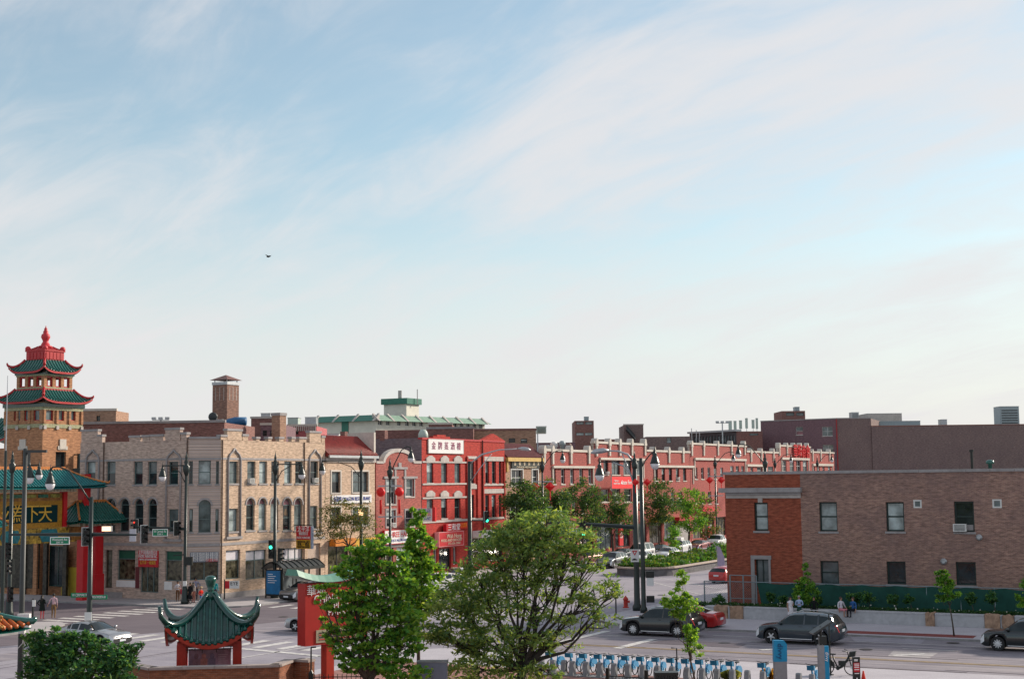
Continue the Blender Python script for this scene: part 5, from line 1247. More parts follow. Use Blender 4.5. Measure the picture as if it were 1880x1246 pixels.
b0 = at(777, 804, 150); k_ = 9 / ppm(b0); o = thing('roof_fan', 'pale round mushroom roof fan beside the character sign', 'fan', (b0.x, b0.y, b0.z - 1.5)); q = MB(); q.lathe([(k_ * .7, 0), (k_ * .7, 1.3), (k_, 1.4), (k_, 1.9), (k_ * .8, 2.2), (k_ * .5, 2.4)], 14); q.build('cowl', M_unit_g, o, smooth=True)
# brick chimney tower with metal hood
ch0 = at(415, 740, 155); ch0.z = 0
def chimney(name, label, px, yb, yt, depth, wpx, mt, hood=None):
    c0 = at(px, yb, depth); k_ = ppm(c0); w = wpx / k_ * .72; zt = at(px, yt, depth).z
    o = thing(name, label, 'chimney', (c0.x, c0.y, 0), A1)
    q = MB(); q.box(-w / 2, w / 2, -w / 2, w / 2, 2, zt); q.build('shaft', mt, o)
    q = MB(); q.box(-w / 2 - .06, w / 2 + .06, -w / 2 - .06, w / 2 + .06, zt, zt + .3); q.build('cap', M_metal if hood else M_stone_g, o)
    if hood:
        zh_ = at(px, hood, depth).z; q = MB(); e = w * .62; zb_ = zt + .3 + (zh_ - zt) * .2
        q.add([(-e, -e, zb_), (e, -e, zb_), (e, e, zb_), (-e, e, zb_), (0, 0, zh_)], [(0, 1, 4), (1, 2, 4), (2, 3, 4), (3, 0, 4), (3, 2, 1, 0)]); q.build('hood', mat('rust brown sheet', (.18, .08, .06), .5, .2, 3), o)
        q = MB()
        for sx in (-1, 1):
            for sy in (-1, 1): q.tube([(sx * w * .42, sy * w * .42, zt + .3), (sx * w * .42, sy * w * .42, zb_ + .15)], .06, 5)
        q.build('hood_posts', M_metal, o)
        for s_ in range(2):
            for i in range(3):
                q = MB(); q.M = Matrix.Rotation(-PI / 2 * s_, 4, 'Z'); x = -w * .3 + i * w * .28; q.box(x, x + .07, -w / 2 - .01, -w / 2 + .02, zt - 1.7, zt - .3); q.build('slot', M_stone, o)
    return o
chimney('chimney_tower', 'tall square brick chimney tower with a metal pyramid hood', 414, 775, 707, 155, 47, brick('chimney brick', (.30, .16, .11), (.21, .11, .085), (.28, .2, .17), stain=.3), 688)
chimney('chimney', 'short stout brick chimney behind the tan parapet', 512, 803, 763, 150, 26, B_tan2)
q = MB(); P_ = [at(408, 782, 150), at(421, 776, 150), at(432, 773, 150), at(452, 773, 150)]; q.tube(P_, 1.0 * .42 * 1.1, 10); o = q.build('roof_duct', mat('blue duct', (.03, .12, .26), .4, .1, 3), smooth=True); tag(o, 'blue round duct at the foot of the chimney tower', 'duct')
b0 = at(391, 765, 150); o = thing('satellite_dish', 'dark round dish at the side of the chimney tower', 'dish', b0); q = MB(); q.M = Matrix.Rotation(PI / 2, 4, 'X'); q.lathe([(.5, 0), (.42, .08), (.1, .16)], 14); q.build('bowl', M_frame_d, o, smooth=True); q = MB(); q.tube([(0, 0, 0), (.6, .3, -.9)], .06, 5); q.build('arm', M_metal, o)
# ------------------------------------------------------------------ street lamps, signals, signs
M_pole = mat('dark green black pole', (0.012, 0.022, 0.02), .35, .15, 3, spec=.5)
M_lampglass = mat('frosted lamp glass', (0.72, 0.70, 0.72), .25, .05, 4)
M_alu = mat('brushed aluminium pole', (0.42, 0.43, 0.45), .4, .1, 3, metal=.6)
M_glow = mat('lit lamp', (1, .8, .6), .4, 0, emit=(1.0, .55, .25), es=1.8)
def lantern(root, x, y, z, k=1.0):
    """acorn lantern hung with its neck at x,y,z"""
    q = MB(); q.lathe([(.05 * k, 0), (.07 * k, -.1 * k), (.16 * k, -.22 * k), (.12 * k, -.3 * k), (.2 * k, -.42 * k), (.3 * k, -.75 * k), (.34 * k, -.82 * k)][::-1], 12, (x, y, z)); o = q.build('lantern', M_pole, root, smooth=True)
    q = MB(); q.lathe([(.08 * k, -1.22 * k), (.2 * k, -1.14 * k), (.28 * k, -1.0 * k), (.31 * k, -.82 * k)], 12, (x, y, z)); q.build('lamp_glass', M_lampglass, o, smooth=True)
    q = MB(); q.lathe([(.06 * k, 0), (.03 * k, .15 * k), (.005, .4 * k)], 8, (x, y, z)); q.build('spike', M_pole, o)
def fluted(root, h, r=.13, base=True):
    q = MB(); pr_ = [(r * 2.1, 0), (r * 2.1, .25), (r * 1.7, .4), (r * 1.55, 1.1), (r * 1.2, 1.25), (r, 1.5)] if base else [(r, 0)]
    q.lathe(pr_ + [(r * .72, h)], 12); return q.build('pole', M_pole, root, smooth=True)
def crown(root, z, k=1.0):
    q = MB(); q.lathe([(.1 * k, -.9 * k), (.24 * k, -.5 * k), (.3 * k, -.1 * k), (.14 * k, .05 * k), (.2 * k, .2 * k), (.08 * k, .45 * k), (.11 * k, .55 * k), (.01, 1.1 * k)], 10, (0, 0, z)); q.build('finial', M_pole, root, smooth=True)
def lamp(name, label, pos, ztop, arms, finial=True, r=.13, group=None):
    """arms: (screen dx px, drop py row of lantern neck, rise) in photo measures; arms lie across the view"""
    o = thing(name, label, 'street lamp', pos, 0, group)
    z0 = pos.z; fluted(o, ztop - z0, r)
    if finial: crown(o, ztop - z0, 1.0)
    k = ppm(pos)
    for kind, dx, py in arms:
        X = dx / k; zl = zat(Vector((pos.x, pos.y, 0)), py) - z0; q = MB(); H = ztop - z0
        if kind == 'bar':
            q.tube([(0, 0, zl + .05), (X, 0, zl + .05)], .055, 6); sg = 1 if X > 0 else -1
            q.tube([(0, 0, zl - 1.5), (X * .25, 0, zl - .5), (X * .6, 0, zl - .05)], .04, 6)
        elif kind == 'curve':
            q.tube([(0, 0, H - .4), (X * .25, 0, H - .4 + (zl - H + .5) * .45), (X * .55, 0, H + (zl - H) * .85 + .2), (X * .8, 0, zl + .22), (X * .95, 0, zl + .2), (X, 0, zl)], .055, 6)
        q.build('arm', M_pole, o, smooth=True)
        lantern(o, X, 0, zl, 1.0)
    return o
def cobra(root, H, X, Z, r=.09):
    q = MB(); q.tube([(0, 0, H - .3), (X * .25, 0, H + (Z - H) * .55), (X * .6, 0, H + (Z - H) * .93), (X, 0, Z)], [r, r * .9, r * .75, r * .6], 8)
    q.tube([(0, 0, H - 2.2), (X * .2, 0, H - .8), (X * .45, 0, H + (Z - H) * .6)], r * .5, 6); a = q.build('cobra_arm', M_alu, root, smooth=True)
    sg = 1 if X > 0 else -1
    q = MB(); q.tube([(X - .1 * sg, 0, Z), (X + .3 * sg, 0, Z + .02), (X + .9 * sg, 0, Z - .06), (X + 1.2 * sg, 0, Z - .16)], [.09, .2, .19, .06], 10); q.build('lamp_head', M_alu, a, smooth=True)
M_sigr = mat('signal red lens', (.25, .01, .01), .3, 0); M_sigg = mat('signal green lens', (.02, .5, .3), .3, 0, emit=(.04, 1.0, .55), es=2.2); M_sigk = mat('signal dark lens', (.02, .02, .02), .3, 0); M_sigred = mat('signal lit red', (.6, .02, .02), .3, 0, emit=(1, .05, .03), es=1.2)
def signal(root, x, y, z, face=0.0, lit=None, back=True, n=3, arrow=False):
    """three-lens head centred at x,y,z; face = rotation of its front"""
    Mx = Matrix.Translation((x, y, z)) @ Matrix.Rotation(face, 4, 'Z'); h = .36 * n
    q = MB(); q.M = Mx; q.box(-.18, .18, -.12, .12, -h / 2, h / 2); b = q.build('signal_head', M_black, root)
    for i in range(n):
        zc_ = h / 2 - .18 - i * .36; q = MB(); q.M = Mx @ Matrix.Translation((0, -.12, zc_)) @ Matrix.Rotation(PI / 2, 4, 'X'); q.lathe([(.14, 0), (.14, .02), (.06, .04)], 12)
        q.build('lens', M_sigg if lit == i else (M_sigred if (lit == 'r' and i == 0) else M_sigk), b)
        q = MB(); q.M = Mx; q.tube([(-.16, -.13, zc_), (-.16, -.34, zc_ + .02)], .012, 4)
        q.add([(-.16, -.125, zc_), (-.11, -.125, zc_ + .14), (0, -.125, zc_ + .17), (.11, -.125, zc_ + .14), (.16, -.125, zc_), (-.16, -.36, zc_), (-.11, -.36, zc_ + .14), (0, -.36, zc_ + .17), (.11, -.36, zc_ + .14), (.16, -.36, zc_)], [(0, 1, 6, 5), (1, 2, 7, 6), (2, 3, 8, 7), (3, 4, 9, 8)]); q.build('visor', M_black, b)
    if back:
        q = MB(); q.M = Mx; q.box(-.23, .21, .125, .14, -h / 2 - .04, h / 2 + .04); q.build('backplate', M_frame_w if back == 'w' else M_black, b)
    return b
M_sgreen = mat('street sign green', (.0, .20, .09), .4, .04, 3)
def street_sign(root, s1, s2, x, z, w, h, y=-.08, rot=0.0, rim=True):
    Mx = Matrix.Translation((x, y, z)) @ Matrix.Rotation(rot, 4, 'Z'); q = MB(); q.M = Mx; q.box(-w / 2, w / 2, -.015, .015, -h / 2, h / 2); o = q.build('name_sign', M_sgreen, root)
    if rim: q = MB(); q.M = Mx; e = .05; q.box(-w / 2 - e, w / 2 + e, -.01, .02, -h / 2 - e, h / 2 + e); q.build('rim', M_ltr_w, o)
    text(s1, h * (.6 if s2 else .8), M_ltr_w, o, Mx @ upright(0, -.03, h * (.18 if s2 else 0)), width=w * .85)
    if s2: text(s2, h * .4, M_ltr_w, o, Mx @ upright(0, -.03, -h * .27), width=w * .4)
    return o
def basept(px, py, z=PV): p_ = G(px, py, z); return p_
# lamp with the two street names by the gate
P_ = basept(163, 1172); zt = zat(P_, 912)
o = lamp('street_lamp', 'black lamp post with two green street name blades near the gate', P_, zt, [('curve', -77, 862)], finial=False, r=.17)
k = ppm(P_); zz = lambda y: zat(P_, y) - P_.z
for s_, x, y, rt in (('W CERMAK RD', -16, 1092, .15), ('S WENTWORTH AV', 17, 1096, -.15)): street_sign(o, s_, None, x / k, zz(y), 1.15, .28, rot=rt, rim=False)
q = MB(); q.box(-.22, .22, -.24, -.21, zz(1143), zz(1123)); q.build('notice', M_white, o)
# mast arm with signals and Wentworth sign
q = MB(); x1 = 85 / k; q.tube([(-150 / k, 0, zz(980)), (0, 0, zz(981)), (x1, 0, zz(983))], [.07, .12, .07], 8); q.build('mast_arm', M_pole, o)
signal(o, 101 / k, -.2, zz(982), .5, None, 'w'); signal(o, -6 / k, -.35, zz(985), .6, None, 'w')
q = MB(); q.box(72 / k, 84 / k, -.05, .0, zz(995), zz(972)); q.build('back_sign', mat('bare sign back', (.45, .45, .50), .5), o)
street_sign(o, 'Wentworth Ave', '200 W', -55 / k, zz(992), 33 / k, 11 / k, -.2)
q = MB(); q.box(22 / k, 40 / k, -.25, 0, zz(976), zz(966)); fl = q.build('floodlight', M_metal, o); q = MB(); q.box(23 / k, 39 / k, -.27, -.252, zz(975), zz(967)); q.build('lamp_glass', M_glow, fl)
# lamp at the furniture corner with mast arm
P_ = basept(339, 1108); zt = zat(P_, 853); o = lamp('street_lamp', 'black lamp post with signal arm at the furniture shop corner', P_, zt, [('bar', -44, 855)], r=.15); k = ppm(P_); zz = lambda y: zat(P_, y) - P_.z
q = MB(); q.tube([(0, 0, zz(971)), (-96 / k, 0, zz(966))], [.12, .06], 8); q.build('mast_arm', M_pole, o)
signal(o, -15 / k, -.2, zz(970), .9, None, 'w'); signal(o, -93 / k, .1, zz(965), -.9, 'r', 'w'); street_sign(o, 'W Cermak Rd', '2200 S', -46 / k, zz(977), 26 / k, 11 / k, -.16)
q = MB(); q.tube([(0, 0, zz(1018)), (-22 / k, 0, zz(1019))], .05, 6); q.build('bracket_arm', M_pole, o)
q = MB(); q.box(0, 14 / k, -.3, .1, zz(1037), zz(1022)); q.build('control_box', M_black, o); q = MB(); q.box(-.1, .2, -.3, -.2, zz(1075), zz(1066)); q.build('button_plate', M_white, o)
# lamp beside the bus shelter
P_ = basept(504, 1097); zt = zat(P_, 853); o = lamp('street_lamp', 'black lamp post carrying the green arrow signal beside the bus shelter', P_, zt, [('bar', 49, 853)], r=.16); k = ppm(P_); zz = lambda y: zat(P_, y) - P_.z
s_ = signal(o, -6 / k, -.3, zz(1008), 0, 1, True, 4); signal(o, 10 / k, -.1, zz(1018), 1.2, None, False)
q = MB(); q.box(8 / k, 14 / k, -.2, -.17, zz(1040), zz(1030)); q.build('notice', M_white, o)
# lamp with glowing box, double-lantern
P_ = basept(663, 1078); zt = zat(P_, 846); o = lamp('street_lamp', 'tall black lamp post with a glowing lamp box in front of the tan building', P_, zt, [('bar', -72, 846)], r=.17); k = ppm(P_); zz = lambda y: zat(P_, y) - P_.z
q = MB(); q.box(-5 / k, 5 / k, -.35, -.1, zz(946), zz(934)); fl = q.build('lamp_box', M_metal, o); q = MB(); q.box(-4.4 / k, 4.4 / k, -.37, -.352, zz(945.5), zz(934.5)); q.build('lamp_glass', M_glow, fl)
q = MB(); q.box(-5 / k, 5 / k, -.3, -.2, zz(959), zz(949)); q.build('sensor_box', M_unit, o)
# pavement lamps along the row with red decorations
def rlantern(o, x, z, k=1.0, dia=False):
    q = MB(); q.M = Matrix.Translation((x, 0, z)) @ Matrix.Diagonal((k, k, k, 1)) @ Matrix.Translation((-x, 0, -z))
    if dia: q.add([(x, 0, z + .55), (x + .55, 0, z), (x, 0, z - .55), (x - .55, 0, z), (x, -.25, z), (x, .25, z)], [(0, 4, 1), (1, 4, 2), (2, 4, 3), (3, 4, 0), (1, 5, 0), (2, 5, 1), (3, 5, 2), (0, 5, 3)]); q.tube([(x, 0, z - .55), (x, 0, z - 1.5)], .06, 4)
    else: q.ball((x, 0, z), .42, 7); q.box(x - .1, x + .1, -.05, .05, z - 2.0, z - .7)
    q.build('red_lantern', mat('lantern red', (.75, .01, .012), .5, .05, 3), o, smooth=not dia)
for i, (px, b_, ytop, dx, yl, deco, lab) in enumerate(((716, 5.2, 862, 39, 824, (903, False), 'lamp post with two round red lanterns before the round gable'), (996, 5.2, 852, 38, 830, (893, True), 'lamp post with red diamond lanterns between the tan and red buildings'), (1314, 5.2, 848, 34, 832, (881, True), 'lamp post with red diamond lanterns beside the brown brick corner'), (1424, 5.2, 849, 30, 836, None, 'lamp post with a rising arm before the grouped windows'), (1502, 5.2, 848, 27, 836, None, 'lamp post with a rising arm at the end of the red row'))):
    g_ = on_b(px, b_); g_.z = PV; zt = zat(g_, ytop); o = lamp('street_lamp', lab, g_, zt, [('curve', dx, yl)], r=.13)
    if deco:
        k = ppm(g_); rlantern(o, -.85, zat(g_, deco[0]) - PV, dia=deco[1]); rlantern(o, .85, zat(g_, deco[0]) - PV, dia=deco[1]); zd_ = zat(g_, deco[0]) - PV
        for za in (zd_ + .5, zd_ - 2.3): q = MB(); q.box(-1.1, 1.1, -.04, .04, za, za + .12); q.build('crossbar', M_alu, o)
# thick lamp pole behind the plantings at right
g_ = on_b(1406, 30); g_.z = 0; lamp('street_lamp', 'stout lamp post with lantern standing behind the brown building', g_, zat(g_, 846), [('curve', -49, 818)], r=.24)
# cobra head poles
P_ = on_b(862, 5.4); P_.z = PV; zt = zat(P_, 846); o = thing('street_lamp', 'tall dark pole with a long cobra head arm by the white awning', 'street lamp', P_); fluted(o, zt - P_.z, .24); k = ppm(P_); cobra(o, zt - P_.z, 92 / k, zat(P_, 824) - P_.z)
zz = lambda y: zat(P_, y) - P_.z
q = MB(); q.tube([(0, 0, zz(955)), (32 / k, 0, zz(956))], .06, 6); q.build('mast_arm', M_pole, o); signal(o, 31 / k, -.2, zz(949), .5, 2, 'w')
q = MB(); q.tube([(0, 0, zz(1014)), (24 / k, -.6, zz(1009))], .05, 6); q.build('bracket_arm', M_alu, o)
# the pair of poles at the yield sign
P_ = basept(1170, 1120); o = thing('signal_pole', 'dark signal pole with mast arm, lantern and yield sign', 'signal pole', P_); k = ppm(P_); zz = lambda y: zat(P_, y) - P_.z
q = MB(); q.lathe([(.34, 0), (.34, .3), (.22, .5), (.2, 3), (.16, zz(845))], 12); q.build('pole', M_pole, o, smooth=True); crown(o, zz(848), .8)
cobra(o, zz(842), -50 / k, zz(826)); q = MB(); q.tube([(0, 0, zz(968)), (-85 / k, .3, zz(962))], [.16, .12], 8); q.build('mast_arm', M_pole, o)
q = MB(); q.tube([(0, 0, zz(900)), (-6 / k, 0, zz(872)), (-20 / k, 0, zz(855)), (-40 / k, 0, zz(848))], .06, 6); q.build('bracket_arm', M_alu, o); lantern(o, -65 / k, 0, zz(848), 1.1)
q = MB(); q.tube([(-3 / k, 0, zz(847)), (-65 / k, 0, zz(847))], .045, 6); q.build('arm', M_pole, o)
q = MB(); q.tube([(-85 / k, .3, zz(962)), (-190 / k, .8, zz(957))], [.12, .07], 8); q.build('mast_arm_end', M_pole, o)
signal(o, -97 / k, .2, zz(970), 0, 2, True); signal(o, -180 / k, .6, zz(968), 0, 2, True); street_sign(o, 'S Wentworth Ave', None, -122 / k, zz(975), 44 / k, 10 / k, .3)
q = MB(); q.box(-.62, .62, -.30, -.27, 0, 0); 
x0, x1_, y0, y1 = (1159 - 1170) / k, (1174 - 1170) / k, zz(1031), zz(1008)
q = MB(); q.box(x0, x1_, -.32, -.29, y0, y1); ys = q.build('yield_board', M_white, o); xm = (x0 + x1_) / 2; hh = y1 - y0
q = MB(); q.extr([(xm, y1 - hh * .5), (xm + hh * .22, y1 - hh * .1), (xm - hh * .22, y1 - hh * .1)], -.345, -.325); q.build('yield_triangle', M_sred, ys); q = MB(); q.extr([(xm, y1 - hh * .36), (xm + hh * .09, y1 - hh * .18), (xm - hh * .09, y1 - hh * .18)], -.36, -.346); q.build('triangle_centre', M_white, ys)
q = MB(); q.extr([(xm - hh * .22, y0 + hh * .13), (xm + hh * .2, y0 + hh * .13), (xm + hh * .2, y0 + hh * .2), (xm + hh * .1, y0 + hh * .22), (xm + hh * .05, y0 + hh * .28), (xm - hh * .1, y0 + hh * .28), (xm - hh * .15, y0 + hh * .22), (xm - hh * .22, y0 + hh * .2)], -.34, -.325); q.build('tow_symbol', M_ltr_k, ys)
P_ = basept(1182, 1124); o = thing('signal_pole', 'slimmer dark pole with pedestrian signals and red diamond lanterns', 'signal pole', P_); k = ppm(P_); zz = lambda y: zat(P_, y) - P_.z
q = MB(); q.lathe([(.26, 0), (.26, .3), (.17, .45), (.16, 3), (.13, zz(840))], 12); q.build('pole', M_pole, o, smooth=True)
q = MB(); q.tube([(0, 0, zz(862)), (8 / k, 0, zz(845)), (18 / k, 0, zz(833)), (26 / k, 0, zz(827))], .05, 6); q.build('arm', M_pole, o); lantern(o, 26 / k, 0, zz(827), 1.1)
rlantern(o, -.42, zz(885), .5, True); rlantern(o, .42, zz(885), .5, True)
for y in (1054, 1099):
    q = MB(); q.box(.2, .75, -.3, .0, zz(y + 6), zz(y - 6)); pb = q.build('pedestrian_signal', M_black, o); q = MB(); q.box(.27, .68, -.32, -.302, zz(y + 4.5), zz(y - 4)); q.build('lens', M_sigk, pb)
for y0, y1 in ((1073, 1064), (1063, 1057)): q = MB(); q.box(.22, .72, -.26, -.23, zz(y0 + 2), zz(y1 + 1)); q.build('notice', M_white, o)
# left edge signal cluster
P_ = basept(16, 1130); o = thing('street_lamp', 'black double lantern post behind the grey pole', 'street lamp', P_); k = ppm(P_); zz = lambda y: zat(P_, y) - P_.z; fluted(o, zz(850), .17); crown(o, zz(850), .9)
q = MB(); q.tube([(-.2, 0, zz(855)), (50 / k, 0, zz(853))], .05, 6); q.build('arm', M_pole, o); lantern(o, 33 / k, -.1, zz(853), 1.15); lantern(o, 49 / k, .1, zz(853), .9); signal(o, -2 / k, -.25, zz(1010), .6, None, True); signal(o, 4 / k, -.25, zz(1090), .6, None, False); signal(o, 6 / k, -.2, zz(1040), -.6, None, False)
P_ = basept(3, 1140); o = thing('signal_pole', 'white edged signal pole beside the double lantern post', 'signal pole', P_); q = MB(); q.lathe([(.2, 0), (.14, 1), (.1, zat(P_, 830))], 10); q.build('pole', M_pole, o); q = MB(); q.tube([(0, 0, zat(P_, 830)), (0, 0, zat(P_, 690))], [.05, .02], 6); q.build('whip', M_alu, o)
P_ = basept(140, 1085); o = thing('signal_pole', 'dark camera pole rising between the gate and the tan building', 'signal pole', P_); zz = lambda y: zat(P_, y) - P_.z; q = MB(); q.lathe([(.28, 0), (.24, 1), (.16, zz(832))], 10); q.build('pole', M_pole, o, smooth=True); k = ppm(P_)
q = MB(); q.tube([(0, 0, zz(834)), (-30 / k, 0, zz(832))], .06, 6); q.tube([(0, 0, zz(848)), (10 / k, 0, zz(843))], .05, 6); q.box(8 / k, 16 / k, -.2, .1, zz(843), zz(838)); q.box(-8 / k, 8 / k, -.3, .3, zz(872), zz(859)); q.box(-36 / k, -22 / k, -.2, .1, zz(833), zz(829)); q.build('camera_arm', M_pole, o)
P_ = basept(60, 1136); o = thing('push_button_post', 'short post with white push button plate beside the waiting pair', 'post', P_); q = MB(); q.lathe([(.07, 0), (.06, 1.45)], 8); q.build('pole', M_black, o); q = MB(); q.box(-.02, .2, -.12, -.08, .9, 1.35); q.build('button_plate', M_white, o)
P_ = basept(412, 1099); o = thing('sign_post', 'low post with red and white banner before the shop window', 'sign', P_); q = MB(); q.lathe([(.06, 0), (.05, 1.6)], 8); q.build('pole', M_black, o); k = ppm(P_)
q = MB(); q.box(.05, 9 / k, -.02, .02, zat(P_, 1080) - .14, zat(P_, 1066) - .14); q.build('red_panel', M_sred, o); q = MB(); q.box(9 / k, 27 / k, -.02, .02, zat(P_, 1080) - .14, zat(P_, 1066) - .14); wp_ = q.build('white_panel', M_white, o); text('EYE', .42, M_ltr_k, wp_, upright(18 / k, -.04, zat(P_, 1071) - .14), width=14 / k)
# hydrant
P_ = basept(1149, 1115); o = thing('fire_hydrant', 'red fire hydrant beside the signal poles', 'hydrant', P_); M_hyd = mat('hydrant red', (.45, .03, .02), .45, .15, 5)
q = MB(); q.lathe([(.24, 0), (.24, .06), (.16, .08), (.16, .55), (.2, .57), (.2, .62), (.17, .7), (.1, .8), (.05, .82), (.05, .88)], 12); q.build('barrel', M_hyd, o, smooth=True)
for a_ in (0, PI, PI / 2): q = MB(); q.M = Matrix.Translation((0, 0, .45)) @ Matrix.Rotation(a_, 4, 'Z') @ Matrix.Rotation(PI / 2, 4, 'X'); q.lathe([(.08, 0), (.08, .22), (.1, .23), (.1, .3)], 10); q.build('outlet', M_hyd, o)
P_ = basept(1131, 1126); o = thing('sign_post', 'thin dark post with small plate beside the hydrant', 'sign', P_); q = MB(); q.lathe([(.05, 0), (.05, 1.9)], 8); q.build('pole', M_black, o); q = MB(); q.box(-.14, .14, -.08, -.05, 1.35, 1.7); q.build('plate', M_frame_w, o)
# bus shelter on the pavement of the long street
S0 = W(2.4, 4.6); o = thing('bus_shelter', 'black framed glass bus shelter with ribbed barrel roof', 'shelter', (S0.x, S0.y, PV), A1); sl, sw, sh = 5.2, 1.7, 2.75
M_sglass = glass('shelter glass', (.12, .14, .15), .1)
for x in (0, sl * .36, sl * .7, sl):
    for y in (0, sw):
        q = MB(); q.box(x - .05, x + .05, y - .05, y + .05, 0, sh - .35); q.build('post', M_black, o)
q = MB(); n_ = 8
arc_ = [(-.25 + (sw + .5) * i / n_, sh - .35 + .55 * math.sin(PI * i / n_)) for i in range(n_ + 1)]
for i in range(n_):
    (ya, za), (yb, zb_) = arc_[i], arc_[i + 1]; q.add([(-.3, ya, za), (sl + .3, ya, za), (sl + .3, yb, zb_), (-.3, yb, zb_)], [(0, 1, 2, 3)]); q.add([(-.3, ya, za - .06), (sl + .3, ya, za - .06), (sl + .3, yb, zb_ - .06), (-.3, yb, zb_ - .06)], [(3, 2, 1, 0)])
rf = q.build('roof', M_frame_d, o, smooth=True)
for i in range(9):
    x = -.3 + (sl + .6) * i / 8; q = MB(); q.tube([(x, ya, za + .03) for ya, za in arc_], .045, 5); q.build('rib', M_black, rf)
q = MB(); q.box(-.3, sl + .3, -.28, -.2, sh - .55, sh - .3); q.build('fascia', M_black, o)
for a, b_ in ((0, .36), (.36, .7), (.7, 1)): q = MB(); q.box(sl * a + .06, sl * b_ - .06, sw - .02, sw + .02, .3, sh - .5); q.build('glass_panel', M_sglass, o)
q = MB(); q.box(-.1, .1, .05, sw - .05, .2, 2.35); ad = q.build('advert_case', M_black, o); q = MB(); q.M = Matrix.Rotation(-PI / 2, 4, 'Z'); q.box(-sw + .15, -.15, -.14, -.102, .35, 2.25); q.build('poster', mat('blue poster', (.01, .13, .30), .35, .2, 1.5), ad)
for i in range(5): q = MB(); q.box(-.15, -.141, sw - .3 - (.5, .8, .65, .9, .7)[i], sw - .3, 1.95 - i * .17, 1.99 - i * .17); q.build('print_line', M_ltr_w, ad)
q = MB(); q.box(.9, sl - .3, sw - .5, sw - .1, .42, .5); q.box(1.2, 1.3, sw - .4, sw - .2, 0, .42); q.box(sl - .8, sl - .7, sw - .4, sw - .2, 0, .42); q.build('bench', M_metal, o)

# ------------------------------------------------------------------ planted median in the long street
q = MB(); ms = [W(60 + 40 * 0, 17.6)]
outl = [W(150, 17.5), W(44, 17.5)] + arc((42, 20.6), 3.1, -90, -270, 10)[::1] if False else [W(160, 17.3), W(43, 17.3)] + [W(42 - 3.4 * math.sin(rad(t)), 20.4 - 3.1 * math.cos(rad(t))) for t in range(15, 180, 15)] + [W(43, 23.5), W(160, 23.5)]
M_medwall = mat('median wall', (.30, .29, .30), .8, .15, 1.2, dirt=.4); M_medcap = mat('median coping', (.42, .34, .29), .8, .12, 2)
ctr = sum(outl, Vector((0, 0, 0))) / len(outl)
q = MB(); ii = [Vector((p_.x, p_.y, 0)) for p_ in outl]
for i in range(len(ii) - 1):
    a, b_ = ii[i], ii[i + 1]; d = (b_ - a).normalized(); nn = Vector((d.y, -d.x, 0)) * .38
    q.add([a.to_tuple(), b_.to_tuple(), (b_ + Vector((0, 0, .72))).to_tuple(), (a + Vector((0, 0, .72))).to_tuple()], [(0, 1, 2, 3), (3, 2, 1, 0)])
mw = thing('median_planter', 'long raised planter with stone coping in the middle of the street', 'planter', ii[8]); mi_ = mw
q.v = [(x - ii[8].x, y - ii[8].y, z) for x, y, z in q.v]; q.build('wall', M_medwall, mw)
for i in range(len(ii) - 1):
    L_ = (ii[i + 1] - ii[i]).length; m_ = max(1, int(L_ / 6)); 
    for j in range(m_):
        a = ii[i].lerp(ii[i + 1], j / m_) - ii[8]; b_ = ii[i].lerp(ii[i + 1], (j + 1) / m_) - ii[8]; d = (b_ - a).normalized(); nn = Vector((d.y, -d.x, 0)) * .2
        q = MB(); P4 = [a + nn, b_ + nn, b_ - nn, a - nn]; q.add([(v_.x, v_.y, .72) for v_ in P4] + [(v_.x, v_.y, .88) for v_ in P4], [(0, 3, 2, 1), (4, 5, 6, 7), (0, 1, 5, 4), (1, 2, 6, 5), (2, 3, 7, 6), (3, 0, 4, 7)]); q.build('coping_stone', M_medcap, mw)
q = MB(); q.add([(p_.x - ii[8].x, p_.y - ii[8].y, .66) for p_ in ii], [tuple(range(len(ii)))[::-1]]); q.build('soil', mat('dark soil', (.05, .04, .03), .9, .2, 3), mw)

# ------------------------------------------------------------------ planter wall, fence and screen before the right building
M_granite = mat('pale granite', (.42, .42, .44), .75, .12, 3); M_rock = mat('tan sandstone', (.34, .22, .15), .85, .3, 4, bump=.6)
wl_ = thing('planter_wall', 'long low pale granite seat wall with sandstone blocks', 'wall', (*W(0, 38).to_tuple()[:2], PV), A2)
segs = [(1296, 1299), (1308, 1308), (1340, 1692), (1712, 1793), (1832, 2000)]
def bpx(px): return (on_a(px, 0.0) - W(0, 38)).dot(E2)
for x0, x1 in ((1290, 1306), (1331, 1334), (1359, 1560), (1560, 1690), (1707, 1797), (1826, 1829), (1852, 2100)):
    a, b_ = bpx(x0), bpx(x1); q = MB(); q.box(a, b_, 0, .55, 0, .72); q.build('granite_block', M_granite, wl_); q = MB(); q.box(a + .01, b_ - .01, -.04, .58, .72, .8); q.build('seat_slab', M_granite, wl_)
